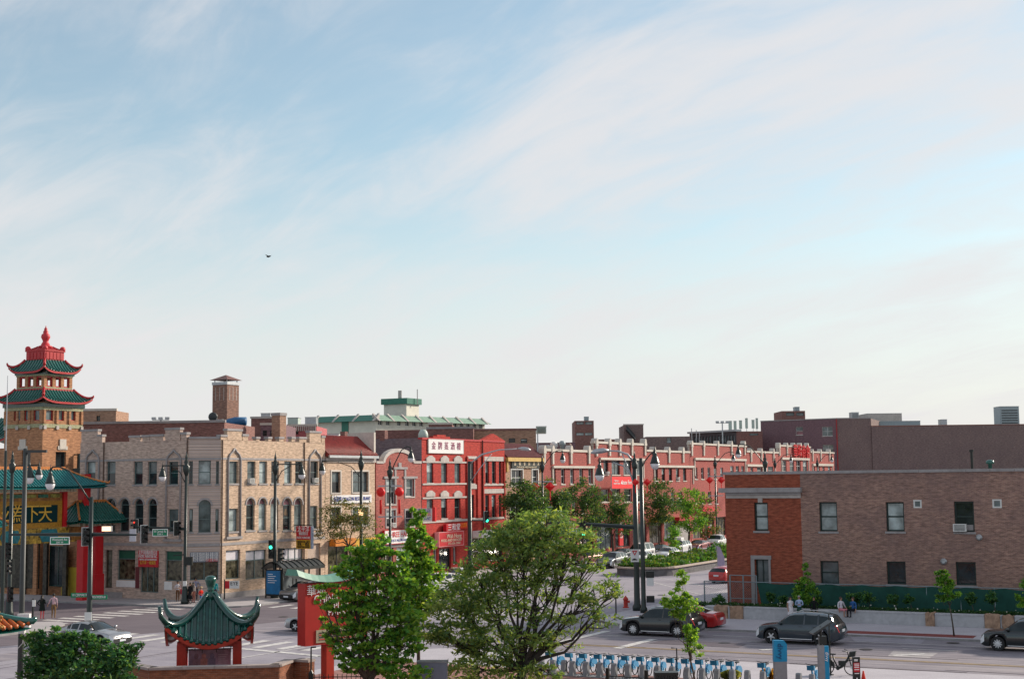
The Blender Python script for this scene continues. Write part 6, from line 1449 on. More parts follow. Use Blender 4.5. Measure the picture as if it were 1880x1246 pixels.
for x0, x1 in ((1306.5, 1330.5), (1334.5, 1358), (1691, 1706), (1798, 1825), (1830, 1851)):
    a, b_ = bpx(x0), bpx(x1); rk = random.Random(int(x0)); q = MB(); n_ = 4
    vs = []
    for iz in range(3):
        for ix in range(n_ + 1):
            for yy in (-.08, .6): vs.append((a + (b_ - a) * ix / n_ + rk.uniform(-.04, .04), yy + rk.uniform(-.07, .07), [0, .45, .82][iz] + (rk.uniform(-.07, .07) if iz else 0)))
    f = []; w2 = 2 * (n_ + 1)
    for iz in range(2):
        for ix in range(n_):
            o_ = iz * w2 + ix * 2; f += [(o_, o_ + 2, o_ + 2 + w2, o_ + w2), (o_ + 3, o_ + 1, o_ + 1 + w2, o_ + 3 + w2)]
        f += [(iz * w2 + 1, iz * w2, iz * w2 + w2, iz * w2 + w2 + 1), (iz * w2 + 2 * n_, iz * w2 + 2 * n_ + 1, iz * w2 + 2 * n_ + 1 + w2, iz * w2 + 2 * n_ + w2)]
    f += [(2 * w2 + ix * 2, 2 * w2 + ix * 2 + 2, 2 * w2 + ix * 2 + 3, 2 * w2 + ix * 2 + 1) for ix in range(n_)]
    q.add(vs, f); q.build('sandstone_block', M_rock, wl_)
sheet('planting_soil', [W(.55, 38), W(4.4, 38), W(4.4, 110), W(.55, 110)], PV + .25, mat('mulch dark', (.04, .03, .025), .95, .3, 6))
sheet('mulch_strip', [on_a(1548, -4.6), on_a(1782, -4.6), on_a(1775, -6.1), on_a(1540, -6.1)], PV + .006, mat('red mulch', (.20, .045, .04), .95, .4, 9))
fn = thing('chain_link_fence', 'grey chain link fence with a green screen along the building', 'fence', (*W(4.2, 38).to_tuple()[:2], PV), A2)
M_fpost = mat('fence post blue grey', (.22, .27, .30), .45, .1, 3, metal=.3)
def fb(px): return (on_a(px, 4.2) - W(4.2, 38)).dot(E2)
xs_ = [1289, 1336, 1360, 1384] + [1384 + 62 * i for i in range(1, 11)]
fz_ = 2.15
for i, x in enumerate(xs_): q = MB(); q.tube([(fb(x), 0, 0), (fb(x), 0, fz_ + (.45 if 0 < i < 4 else 0))], .05, 6); q.build('post', M_fpost, fn)
q = MB(); q.tube([(fb(1289), 0, fz_), (fb(xs_[-1]), 0, fz_)], .035, 6); q.build('top_rail', M_fpost, fn); q = MB(); q.tube([(fb(1336), 0, fz_ + .45), (fb(1384), 0, fz_ + .45)], .035, 6); q.tube([(fb(1336), 0, 1.0), (fb(1384), 0, 1.0)], .03, 6); q.build('gate_rail', M_fpost, fn)
q = MB(); sp_ = .16; a, b_ = fb(1289), fb(1384); n_ = int((b_ - a) / sp_)
for i in range(-14, n_ + 1):
    for sg in (1, -1):
        x0 = a + i * sp_ if sg == 1 else a + i * sp_ + 2.1; x1 = x0 + sg * 2.1; p0, p1 = (x0, 0, .03), (x1, 0, 2.12)
        lo, hi = 0.0, 1.0; dx = x1 - x0
        t0 = max(0, min((a - x0) / dx, (b_ - x0) / dx)); t1 = min(1, max((a - x0) / dx, (b_ - x0) / dx))
        if t1 > t0: q.tube([(x0 + dx * t0, 0, .03 + 2.09 * t0), (x0 + dx * t1, 0, .03 + 2.09 * t1)], .006, 3, cap=False)
q.build('chain_mesh', M_fpost, fn)['kind'] = 'stuff'
M_screen = mat('green screen cloth', (.008, .065, .05), .8, .2, 1.5)
q = MB(); nx, nz = 90, 5; a, b_ = fb(1386), fb(2080); rs = random.Random(5); g_ = []
for i in range(nx + 1):
    for j in range(nz + 1):
        t = i / nx; u = a + (b_ - a) * t; fr = j / nz; dip = -.1 * abs(math.sin(PI * (u / 2.3))) * (fr ** 3)
        g_.append((u + (.35 * (1 - fr) if i == 0 else 0), -.06 + .035 * math.sin(u * 5.3 + 2 * fr) + .03 * math.sin(u * 1.9 + 5 * fr) + rs.uniform(-.012, .012), .15 + (fz_ - .15) * fr + dip))
q.add(g_, [(i * (nz + 1) + j, (i + 1) * (nz + 1) + j, (i + 1) * (nz + 1) + j + 1, i * (nz + 1) + j + 1) for i in range(nx) for j in range(nz)]); q.build('screen_cloth', M_screen, fn, smooth=True)
# ------------------------------------------------------------------ vehicles
def paint(name, col, metal=.3, rough=.28):
    return mat('car paint ' + name, col, rough, .05, 1.2, metal=metal, spec=.5, coat=.8)
M_tyre = mat('tyre rubber', (.018, .018, .02), .8, .1, 4); M_rim = mat('alloy rim', (.62, .63, .65), .35, .05, 4, metal=.25)
M_cglass = glass('car glass', (.012, .02, .022), .05); M_trimk = mat('black car trim', (.015, .016, .018), .55, .1, 4)
M_head = mat('headlight', (.7, .72, .75), .15, 0, spec=.6); M_tail = mat('taillight red', (.5, .01, .012), .2, 0, emit=(1, .05, .03), es=.15); M_plate = mat('licence plate', (.65, .68, .72), .5, 0); M_chrome = mat('chrome strip', (.7, .72, .74), .15, 0, metal=.9)
KINDS = {
 'suv': dict(L=4.85, Wd=1.94, H=1.74, wr=.385, wf=.19, wb=.585, cl=.22, top=[(0,.36),(.012,.47),(.05,.575),(.15,.615),(.255,.645),(.40,.945),(.46,.985),(.60,1.0),(.82,.975),(.905,.925),(.965,.67),(.985,.60),(1,.46)], belt=[(0,.34),(.05,.54),(.25,.615),(.92,.665),(.97,.64),(1,.44)], gl=(.262,.405,.905,.968), pil=(.58,.745), last=.90),
 'sedan': dict(L=4.75, Wd=1.85, H=1.46, wr=.335, wf=.195, wb=.585, cl=.18, top=[(0,.38),(.012,.48),(.05,.58),(.16,.645),(.27,.685),(.43,.955),(.52,1.0),(.63,.985),(.72,.93),(.845,.755),(.95,.735),(.985,.70),(1,.48)], belt=[(0,.36),(.05,.55),(.27,.655),(.84,.72),(.97,.69),(1,.46)], gl=(.275,.435,.72,.842), pil=(.56,.69), last=.76),
 'hatch': dict(L=4.25, Wd=1.8, H=1.53, wr=.33, wf=.19, wb=.61, cl=.18, top=[(0,.37),(.012,.47),(.05,.57),(.16,.63),(.26,.68),(.42,.95),(.52,1.0),(.80,.965),(.89,.89),(.965,.68),(.985,.62),(1,.46)], belt=[(0,.35),(.05,.54),(.26,.65),(.92,.70),(.97,.66),(1,.44)], gl=(.265,.425,.89,.966), pil=(.58,.75), last=.88),
 'van': dict(L=5.0, Wd=1.95, H=1.9, wr=.345, wf=.18, wb=.60, cl=.2, top=[(0,.34),(.012,.44),(.05,.52),(.14,.57),(.19,.60),(.34,.93),(.42,.985),(.60,1.0),(.92,.985),(.955,.95),(.985,.62),(1,.42)], belt=[(0,.32),(.05,.48),(.2,.57),(.95,.60),(1,.40)], gl=(.195,.345,.95,.985), pil=(.42,.68), last=.93),
 'pickup': dict(L=5.6, Wd=2.0, H=1.88, wr=.41, wf=.18, wb=.62, cl=.28, top=[(0,.40),(.012,.55),(.04,.62),(.14,.64),(.235,.655),(.32,.95),(.37,.985),(.50,1.0),(.575,.965),(.615,.66),(.64,.635),(.985,.635),(1,.46)], belt=[(0,.38),(.04,.58),(.235,.63),(.6,.64),(.98,.62),(1,.44)], gl=(.242,.325,.575,.612), pil=(.45,.565), last=.57)}
def lin(tab, t):
    for (a, va), (b, vb) in zip(tab, tab[1:]):
        if t <= b: return va + (vb - va) * (t - a) / (b - a)
    return tab[-1][1]
WHEEL = {}
def wheel_mesh(wr, spokes):
    if (wr, spokes) in WHEEL: return WHEEL[(wr, spokes)]
    q = MB(); q.M = Matrix.Rotation(PI / 2, 4, 'X'); w = .115
    q.lathe([(wr * .66, -w), (wr * .93, -w), (wr, -w * .7), (wr, w * .7), (wr * .93, w), (wr * .66, w)], 24, cap=False); me1 = q.build('tyre', M_tyre, smooth=False).data
    q = MB(); q.M = Matrix.Rotation(PI / 2, 4, 'X')
    q.lathe([(wr * .60, .02), (wr * .66, .0), (wr * .68, w * .86), (wr * .62, w * .9), (wr * .58, w * .4), (.05, w * .35)], 24, mi=0)
    for i in range(spokes):
        a = 2 * PI * i / spokes; c, s_ = math.cos(a), math.sin(a); q.M = Matrix.Rotation(PI / 2, 4, 'X') @ Matrix.Rotation(a, 4, 'Z'); q.add([(.02, -.035, w * .95), (wr * .62, -.022, w * .86), (wr * .62, .022, w * .86), (.02, .035, w * .95), (.02, -.05, w * .3), (wr * .62, -.035, w * .3), (wr * .62, .035, w * .3), (.02, .05, w * .3)], [(0, 1, 2, 3), (0, 4, 5, 1), (3, 2, 6, 7)], 1)
    q.M = Matrix.Rotation(PI / 2, 4, 'X'); q.lathe([(.07, w * .3), (.07, w), (.03, w * 1.05)], 10, mi=1)
    me2 = q.build('rim', [M_trimk, M_rim]).data
    for me in (me1, me2):
        for o in [o for o in bpy.data.objects if o.data is me]: bpy.data.objects.remove(o)
    WHEEL[(wr, spokes)] = (me1, me2); return me1, me2
def car(name, label, pos, ang, col, kind='suv', spokes=5, rails=False, detail=True, cat='car', group=None, k=1.0, clad=True):
    D = KINDS[kind]; L_, hw, H = D['L'], D['Wd'] / 2, D['H']; wr = D['wr']
    o = thing(name, label, cat, pos, ang, group); o.scale = (k, k, k)
    sf = D['wf'] * L_; sr = sf + D['wb'] * L_; ra = wr + .065
    ts = sorted(set([i / 44 for i in range(45)] + [.008, .016, .03] + [x for x in D['gl']] + list(D['pil']) + [x + .016 for x in D['pil']] + [D['last'], .975, .99] + [(sw + d * ra) / L_ for sw in (sf, sr) for d in (-1.001, -.97, -.85, -.6, -.3, 0, .3, .6, .85, .97, 1.001)]))
    ts = [t for t in ts if 0 <= t <= 1]
    ring = []
    for t in ts:
        s_ = t * L_; zt = lin(D['top'], t) * H; bl = min(lin(D['belt'], t) * H, zt - .012)
        zb = D['cl'] + (.10 * (1 - t / .05) if t < .05 else 0) + (.12 * (t - .94) / .06 if t > .94 else 0)
        for sw in (sf, sr):
            if abs(s_ - sw) < ra: zb = max(zb, wr + math.sqrt(ra * ra - (s_ - sw) ** 2))
        pw = 1 - .16 * max(0, (.07 - t) / .07) ** 2 - .12 * max(0, (t - .93) / .07) ** 2
        h_ = hw * pw; g = max(0, min(1, (zt - bl) / (.36 * H))); ht = h_ * (.93 - .20 * g)
        z3 = max(zb + .05, bl * .55); z4 = max(z3 + .02, bl - .05)
        half = [(0, zb), (.82 * h_, zb), (.965 * h_, zb + .035), (h_, z3), (.992 * h_, z4), (.955 * h_, max(bl, z4 + .01)), (ht, max(zt - .055 * (1 + g), bl + .01)), (ht * .72, zt - .008), (0, zt + .012)]
        ring.append([(L_ / 2 - s_, y, z) for y, z in half])
    nh = 9; V = []; 
    for r_ in ring: V += [(x, y, z) for x, y, z in r_] + [(x, -y, z) for x, y, z in r_]
    g0, g1, g2, g3 = D['gl']; pa, pb = D['pil']; parts = {}
    def put(key, f): parts.setdefault(key, []).append(f)
    for i in range(len(ts) - 1):
        t = (ts[i] + ts[i + 1]) / 2; base = i * 18
        for sd_ in (0, 1):
            for j in range(nh - 1):
                a = base + sd_ * 9 + j; f = (a, a + 18, a + 19, a + 1) if sd_ == 1 else (a, a + 1, a + 19, a + 18)
                key = 'body'
                if j == 0: key = 'under'
                elif j == 1: key = 'under' if clad else 'body'
                elif j == 5 and g0 + .02 < t < D['last'] and not (pa < t < pa + .016) and not (pb < t < pb + .016): key = ('side_window', sd_, 0 if t < pa else (1 if t < pb else 2))
                elif j >= 6 and g0 < t < g1: key = 'windscreen'
                elif j >= 6 and g2 < t < g3: key = 'rear_window'
                elif j in (3, 4) and t < .045: key = ('headlight', sd_)
                elif j == 4 and t > (.95 if kind != 'pickup' else .985): key = ('taillight', sd_)
                put(key, f)
    put('front', tuple(range(0, 9)) + tuple(range(17, 9, -1))); n0 = (len(ts) - 1) * 18
    put('body', tuple(n0 + i for i in list(range(17, 9, -1))[::-1]) [::-1] + tuple(n0 + i for i in range(0, 9))[::1])
    def emit(nm, fs, mt, sm=True, parent=None):
        idx = {}; vs = []; ff = []
        for f in fs:
            g = []
            for v_ in f:
                if v_ not in idx: idx[v_] = len(vs); vs.append(V[v_])
                g.append(idx[v_])
            ff.append(tuple(g))
        q = MB(); q.add(vs, ff); return q.build(nm, mt, parent or o, smooth=sm)
    bd = emit('body', parts['body'], col)
    emit('underside', parts['under'], M_trimk, False); emit('grille', parts['front'], M_trimk, False)
    for key in ('windscreen', 'rear_window'):
        if key in parts: emit(key, parts[key], M_cglass)
    for key in parts:
        if isinstance(key, tuple): emit(key[0], parts[key], {'side_window': M_cglass, 'headlight': M_head, 'taillight': M_tail}[key[0]])
    me1, me2 = wheel_mesh(wr, spokes)
    for s_ in (sf, sr):
        for sg in (-1, 1):
            w = bpy.data.objects.new('wheel', me1); C.objects.link(w); w.parent = o; w.location = (L_ / 2 - s_, sg * (hw - .13), wr); w.rotation_euler = (0, R.uniform(0, 1), 0) if sg < 0 else (0, R.uniform(0, 1), PI)
            r_ = bpy.data.objects.new('rim', me2); C.objects.link(r_); r_.parent = w
    if detail:
        for sg in (-1, 1):
            xm = L_ / 2 - (g0 + .045) * L_; q = MB(); q.ball((xm, sg * (hw + .07), lin(D['belt'], .3) * H + .1), .12, 6, (.8, 1, .75)); q.build('mirror', col, o, smooth=True)
            q = MB(); q.tube([(L_ / 2 - L_ * .30, sg * (hw + .004), .30), (L_ / 2 - L_ * .68, sg * (hw + .004), .30)], .022, 5); q.build('sill_strip', M_chrome, o)
            for tt in (pa - .03, pb - .035): q = MB(); x = L_ / 2 - tt * L_; q.box(x - .1, x + .1, sg * hw * .985 - .02, sg * hw * .985 + .02, lin(D['belt'], tt) * H - .13, lin(D['belt'], tt) * H - .10); q.build('door_handle', col, o)
            if rails: q = MB(); q.tube([(L_ / 2 - L_ * .45, sg * hw * .70, H * .985), (L_ / 2 - L_ * .5, sg * hw * .70, H + .05), (L_ / 2 - L_ * .80, sg * hw * .70, H + .02), (L_ / 2 - L_ * .85, sg * hw * .70, H * .96)], .02, 5); q.build('roof_rail', M_chrome, o)
        q = MB(); q.box(-L_ / 2 - .02, -L_ / 2 + .02, -.26, .26, H * .42, H * .42 + .14); q.build('licence_plate', M_plate, o)
        q = MB(); q.box(L_ / 2 - .02, L_ / 2 + .02, -.24, .24, .36, .48); q.build('licence_plate', M_plate, o)
        q = MB(); q.box(L_ / 2 - .06, L_ / 2 + .012, -hw * .55, hw * .55, H * .40, H * .44); q.build('grille_bar', M_chrome, o)
    return o
FL = A2 + PI            # facing along the main street, away to the left
def on_road(px, py): return G(px, py, .012)
P_bk = paint('black', (.004, .008, .009), .0, .16); P_gr = paint('slate', (.03, .045, .06), .35, .2); P_rd = paint('red', (.42, .012, .012), .2); P_wh = paint('white', (.62, .61, .60), .0, .3); P_sl = paint('silver', (.36, .36, .37), .7); P_nv = paint('dark navy', (.012, .02, .04)); P_tn = paint('tan red', (.30, .13, .10), .4); P_gy = paint('grey', (.16, .16, .165), .6); P_mr = paint('maroon', (.20, .015, .02), .3)
def px_car(x0, x1, yb): return on_road((x0 + x1) / 2, yb)
car('suv', 'black suv with light alloy wheels on the main street', px_car(1147, 1284, 1165), FL, P_bk, 'suv', 10, k=1.02)
car('suv', 'slate grey suv with roof rails passing the seat wall', px_car(1394, 1550, 1179), FL, P_gr, 'suv', 5, rails=True, k=1.02)
car('sedan', 'red sedan by the kerb behind the black suv', px_car(1206, 1316, 1152), FL, P_rd, 'sedan', 5)
car('suv', 'black suv with pale alloy wheels beside the mulch strip', px_car(1820, 1960, 1193), FL, P_bk, 'suv', 10)
car('sedan', 'silver sedan half hidden behind the leafy crown', px_car(122, 218, 1184), A2, P_sl, 'sedan', 5)
FT = A1 + PI            # facing us along the long street
car('crossover', 'dark front-on crossover beside the bus shelter', on_road(561, 1101), FT - .15, P_gy, 'hatch', 5, k=1.05)
car('estate_car', 'pale silver estate car glimpsed between the two trees', on_road(800, 1085), FT - .3, P_wh, 'hatch', 5, k=1.06)
def parked(px, b=8.2): p_ = on_b(px, b); p_.z = .012; return p_
car('sedan', 'white sedan parked before the green shop door', parked(838), FT, P_wh, 'sedan', 5)
car('sedan', 'white sedan mostly hidden by the bright tree', parked(775), FT, P_wh, 'sedan', 5)
car('hatchback', 'tan red hatchback beyond the feathery tree', on_road(1078, 1036), FT - .2, P_tn, 'hatch', 5)
car('crossover', 'grey crossover at the nose of the median planter', parked(1122, 12.4), FT, P_gy, 'suv', 5)
car('sedan', 'dark blue sedan behind the yield sign', parked(1140), FT, P_nv, 'sedan', 5)
car('sedan', 'white sedan driving past the median planter', parked(1176, 12.6), FT, P_wh, 'sedan', 5)
car('van', 'white van parked beyond the median planter', parked(1174), FT, P_wh, 'van', 5)
car('sedan', 'black sedan parked behind the white van', parked(1207), FT, P_bk, 'sedan', 5)
car('hatchback', 'white hatchback driving behind the white sedan', parked(1222, 12.6), FT, P_wh, 'hatch', 5)
tx = car('suv', 'white suv with a roof box beyond the median planter', parked(1244), FT, P_wh, 'suv', 5); q = MB(); q.box(-.7, .3, -.45, .45, 1.76, 2.02); q.build('roof_box', M_white, tx)
car('sedan', 'dark maroon sedan with glinting bonnet near the pickup', parked(1280), FT, P_mr, 'sedan', 5)
car('pickup', 'white pickup truck facing us beside the short red banner', parked(1316), FT, P_wh, 'pickup', 5)
rt = car('hatchback', 'red hatchback turning behind the chain link fence', on_road(1337, 1068), A1 - .2, P_rd, 'hatch', 5)
car('sedan', 'silver sedan behind the red parking sign', on_road(590, 1158), A2 + PI, P_sl, 'sedan', 5)
fg = thing('feather_flag', 'pale violet feather flag beside the building corner', 'flag', on_road(1318, 1052)); q = MB(); q.tube([(0, 0, 0), (-.05, 0, 2), (-.25, 0, 2.9), (-.8, 0, 3.4)], .025, 5); q.build('pole', M_alu, fg); q = MB(); q.extr([(.0, .5), (.75, .5), (.7, 1.6), (.3, 2.6), (-.1, 2.8), (0, 2)], -.01, .01); q.build('cloth', mat('violet cloth', (.35, .30, .42), .7, .1, 3), fg)
# ------------------------------------------------------------------ people
def cloth(name, col, var=.12): return mat('cloth ' + name, col, .85, var, 6, spec=.15)
SK = [mat('skin light', (.52, .32, .24), .55, .05, 6), mat('skin tan', (.38, .21, .14), .55, .05, 6), mat('skin deep', (.16, .085, .055), .55, .05, 6)]
M_hair = [mat('hair black', (.012, .010, .009), .5, .1, 9), mat('hair brown', (.05, .028, .018), .5, .1, 9), mat('hair grey', (.28, .27, .26), .6, .1, 9)]
M_shoe = mat('shoe dark', (.025, .025, .028), .6, .1, 6)
def person(label, pos, ang, top, bottom, skin=0, hair=0, h=1.72, pose='stand', sleeve='short', legs='long', hairlen='short', dress=False, arms=None, stride=0.0, group=None, bag=None, hat=None, turn=0.0):
    """one continuous skinned body; faces take skin or clothing by the bone they grew on; faces -y"""
    k = h / 1.75; o = thing('person', label, 'person', pos, ang, group)
    V = []; E = []; Rr = []; T = []
    def v(p, r, t): V.append(Vector(p)); Rr.append(r); T.append(t); return len(V) - 1
    def e(a, b): E.append((a, b))
    seat = pose == 'sit'; hz_ = .96
    pel = v((0, 0, hz_), (.155, .115), 'b'); wa = v((0, .0, 1.10), (.14, .10), 't'); ch = v((0, .01, 1.28), (.165, .115), 't'); up = v((0, .015, 1.41), (.15, .095), 't'); nk = v((0, .0, 1.50), (.058, .058), 's')
    hb = v((0, -.012, 1.565), (.068, .078), 's'); hm = v((0, -.012, 1.65), (.078, .098), 's'); hc = v((0, .0, 1.715), (.065, .082), 's'); ns = v((0, -.115, 1.635), (.016, .02), 's')
    for a, b in ((pel, wa), (wa, ch), (ch, up), (up, nk), (nk, hb), (hb, hm), (hm, hc), (hm, ns)): e(a, b)
    arms = arms or {}
    for sg in (-1, 1):
        ac = arms.get(sg, 'down'); sh = v((sg * .185, .01, 1.405), (.062, .06), 't')
        if ac == 'down': el = (sg * .235, .03, 1.14); wr_ = (sg * .235, -.05, .90); hd = (sg * .228, -.075, .82)
        elif ac == 'bent': el = (sg * .25, .05, 1.15); wr_ = (sg * .12, -.20, 1.16); hd = (sg * .06, -.235, 1.18)
        elif ac == 'up': el = (sg * .26, -.12, 1.24); wr_ = (sg * .16, -.2, 1.44); hd = (sg * .12, -.2, 1.52)
        elif ac == 'hip': el = (sg * .36, .06, 1.17); wr_ = (sg * .2, -.03, 1.0); hd = (sg * .15, -.06, .97)
        else: el = (sg * .30, .0, 1.16); wr_ = (sg * .42, -.06, .96); hd = (sg * .45, -.08, .90)
        e1 = v(el, (.046, .046), 't' if sleeve == 'long' else ('t' if sleeve == 'short' else 's')); mid = v(Vector((sg * .185, .01, 1.405)).lerp(Vector(el), .5), (.053, .053), 's' if sleeve == 'none' else 't'); w1 = v(wr_, (.032, .03), 't' if sleeve == 'long' else 's'); h1 = v(hd, (.038, .022), 's')
        e(up, sh); e(sh, mid); e(mid, e1); e(e1, w1); e(w1, h1)
        d = (Vector(hd) - Vector(wr_)).normalized(); sd_ = d.cross(Vector((0, 1, 0))); sd_ = sd_.normalized() if sd_.length > .1 else Vector((1, 0, 0))
        for i, (of, ln) in enumerate(((-.027, .068), (-.009, .082), (.009, .078), (.026, .06))):
            b0 = Vector(hd) + d * .03 + sd_ * of; f1 = v(b0 + d * ln * .5, (.0095, .0095), 's'); f2 = v(b0 + d * ln + Vector((0, -.018, 0)), (.0085, .0085), 's'); e(h1, f1); e(f1, f2)
        t1 = v(Vector(hd) - d * .01 + sd_ * (.045 * (-sg if d.z < 0 else sg)) + Vector((0, -.02, 0)), (.011, .011), 's'); t2 = v(Vector(hd) + d * .03 + sd_ * (.058 * (-sg if d.z < 0 else sg)) + Vector((0, -.035, 0)), (.009, .009), 's'); e(h1, t1); e(t1, t2)
        st = stride * sg
        hp = v((sg * .09, 0, .90), (.098, .10), 'b')
        if seat: kn = (sg * .13, -.44, .93); an = (sg * .12, -.42, .52); to = (sg * .12, -.58, .46)
        elif pose == 'crouch': kn = (sg * .18, -.36, .74); an = (sg * .14, -.12, .42); to = (sg * .15, -.30, .37)
        else: kn = (sg * .10, -.05 - st * .25, .50); an = (sg * .095, .02 - st * .55, .10 + (abs(st) * .08 if st < 0 else 0)); to = (sg * .105, -.13 - st * .55, .045)
        lk_ = {'long': ('b', 'b'), 'short': ('b', 's'), 'bare': ('s', 's')}[legs]
        th = v(Vector((sg * .09, 0, .90)).lerp(Vector(kn), .5), (.078, .082), 'b' if legs != 'bare' else 's'); k1 = v(kn, (.056, .06), lk_[0]); cf = v(Vector(kn).lerp(Vector(an), .4), (.052, .056), lk_[1]); a1 = v(an, (.036, .042), lk_[1]); t_ = v(to, (.04, .034), 'f'); hl = v((an[0], an[1] + .04, to[2]), (.038, .036), 'f')
        for a, b in ((pel, hp), (hp, th), (th, k1), (k1, cf), (cf, a1), (a1, hl), (a1, t_)): e(a, b)
    off = Vector((0, 0, 0))
    if seat: off.z = -.50
    if pose == 'crouch': off.z = -.34
    me = bpy.data.meshes.new('body'); me.from_pydata([tuple((p + off) * k) for p in V], E, []); ob = bpy.data.objects.new('body', me); C.objects.link(ob)
    sm = ob.modifiers.new('skin', 'SKIN'); sm.branch_smoothing = .6
    for i, sv in enumerate(me.skin_vertices[0].data): sv.radius = (Rr[i][0] * k, Rr[i][1] * k); sv.use_root = (i == 0)
    sb = ob.modifiers.new('sub', 'SUBSURF'); sb.levels = 1; sb.render_levels = 1
    bpy.context.view_layer.update(); dg = bpy.context.evaluated_depsgraph_get(); nm = bpy.data.meshes.new_from_object(ob.evaluated_get(dg)); bpy.data.objects.remove(ob)
    nm.name = 'body'; nm.materials.clear()
    for x in (SK[skin], top, bottom, M_shoe): nm.materials.append(x)
    vp = np.array([tuple((p + off) * k) for p in V]); A_ = vp[[a for a, b in E]]; B_ = vp[[b for a, b in E]]
    ci = {'s': 0, 't': 1, 'b': 2, 'f': 3}; Rm = np.array([sum(r_) / 2 * k for r_ in Rr]); mi = []
    for pl_ in nm.polygons:
        c_ = np.array(pl_.center); d = B_ - A_; t = np.clip(((c_ - A_) * d).sum(1) / np.maximum((d * d).sum(1), 1e-9), 0, 1); pt = A_ + d * t[:, None]
        rr_ = np.array([Rm[a] * (1 - t[i]) + Rm[b] * t[i] for i, (a, b) in enumerate(E)]); ds = np.linalg.norm(c_ - pt, axis=1) - rr_; j = int(ds.argmin())
        a, b = E[j]; key = T[a] if t[j] < .5 else T[b]; z = c_[2] / k - off.z
        if key == 't' and z < 1.0 and abs(c_[0]) < .17 * k: key = 'b'
        mi.append(ci[key])
    nm.polygons.foreach_set('material_index', mi); nm.polygons.foreach_set('use_smooth', [True] * len(mi)); nm.update()
    bo = link('body', nm, o)
    # hair follows the skull, eyes sit in the face
    q = MB(); hz0 = (1.665 + off.z) * k; q.M = Matrix.Translation((0, .022 * k, hz0)) @ Matrix.Diagonal((.098 * k, .112 * k, .108 * k, 1)); n_ = 8
    for i in range(n_):
        for j in range(14):
            def P2(ii, jj):
                th_ = PI * ii / 12 * 1.15; ph = 2 * PI * jj / 14; front = max(0, -math.sin(ph)); cut = 1 - .45 * front * (ii / n_); z_ = math.cos(th_ * cut); r_ = math.sin(th_ * cut) * (1 + .03 * math.sin(5 * ph)); return (r_ * math.cos(ph), r_ * math.sin(ph), z_)
            q.add([P2(i, j), P2(i + 1, j), P2(i + 1, j + 1), P2(i, j + 1)], [(0, 1, 2, 3)])
    if hairlen == 'long': q.M = I4; q.tube([(0, .08 * k, hz0 + .02), (0, .11 * k, hz0 - .12 * k), (0, .12 * k, hz0 - .32 * k), (0, .11 * k, hz0 - .40 * k)], [.085 * k, .105 * k, .09 * k, .03], 10)
    hr = q.build('hair', M_hair[hair], bo, smooth=True)
    for sg in (-1, 1):
        q = MB(); q.ball((sg * .031 * k, -.098 * k, hz0 - .005), .011 * k, 5); q.build('eye', M_hair[0], bo)
        q = MB(); q.ball((sg * .088 * k, 0, hz0 - .02 * k), .026 * k, 5, (.4, .7, 1.2)); q.build('ear', SK[skin], bo)
    q = MB(); q.box(-.022 * k, .022 * k, -.108 * k, -.098 * k, hz0 - .085 * k, hz0 - .076 * k); q.build('mouth', M_ltr_r, bo)
    if dress:
        q = MB(); q.M = Matrix.Translation((0, 0, off.z * k)); pr_ = [(.25, .42 if dress == 'long' else .62), (.23, .62), (.205, .8), (.175, 1.0), (.158, 1.12), (.18, 1.28), (.165, 1.40)]
        q.M = q.M @ Matrix.Diagonal((k, k * .78, k, 1)); q.lathe([(r_ * 1.0, z) for r_, z in pr_], 16); q.build('dress', top, bo, smooth=True)
    if hat: q = MB(); q.lathe([(.17 * k, hz0 + .03), (.165 * k, hz0 + .045), (.1 * k, hz0 + .05), (.095 * k, hz0 + .13), (.03 * k, hz0 + .15)], 14); q.build('hat', hat, bo, smooth=True)
    if bag:
        bm, side = bag; q = MB(); x = side * .3 * k; z = (.86 + off.z) * k; q.box(x - .06, x + .06, -.16, .16, z - .2, z + .12); q.build('bag', bm, bo)
        q = MB(); q.tube([(x, -.1, z + .1), (side * .2 * k, -.05, (1.42 + off.z) * k), (x, .12, z + .1)], .014, 5); q.build('bag_strap', bm, bo)
    return o
def pv(px, py, z=PV): return G(px, py, z)
away = PI
person('person in a pink shirt and khaki trousers waiting at the kerb', pv(98, 1135), away + .1, cloth('pink', (.55, .36, .40)), cloth('khaki', (.22, .13, .06)), 1, 0, 1.76, arms={1: 'out'})
person('person in a dark shawl and red trousers waiting at the kerb', pv(77, 1136), away - .1, cloth('black green', (.012, .016, .014)), cloth('coral', (.55, .10, .11)), 1, 0, 1.68, sleeve='long', hairlen='long', arms={-1: 'bent', 1: 'hip'}, dress=True)
person('person in a white shirt and dark shorts walking by the pagoda shop', G(79, 1090, PV), 2.0, cloth('pale blue', (.48, .50, .62)), cloth('black shorts', (.02, .02, .025)), 0, 0, 1.78, legs='short', stride=.3)
person('person in a pink dress walking by the pagoda shop', G(60, 1090, PV), -1.4, cloth('magenta', (.55, .12, .24)), cloth('magenta', (.55, .12, .24)), 0, 1, 1.66, legs='bare', stride=.35, dress='short', sleeve='long')
person('person in a white top with brown trousers by the shop pillar', pv(326, 1104), .4, cloth('white grey', (.55, .53, .56)), cloth('brown', (.13, .06, .03)), 1, 0, 1.64, arms={-1: 'bent', 1: 'bent'}, bag=(cloth('red strap', (.4, .03, .05)), 1))
person('person in a long black dress in the group at the corner', pv(349, 1108), -.5, cloth('black', (.012, .012, .014)), cloth('black', (.012, .012, .014)), 1, 1, 1.66, dress='long', hairlen='long')
person('person in a grey tee shirt behind the group at the corner', pv(359, 1101), .2, cloth('grey blue', (.26, .25, .33)), cloth('dark denim', (.03, .035, .06)), 1, 0, 1.80, arms={1: 'hip'})
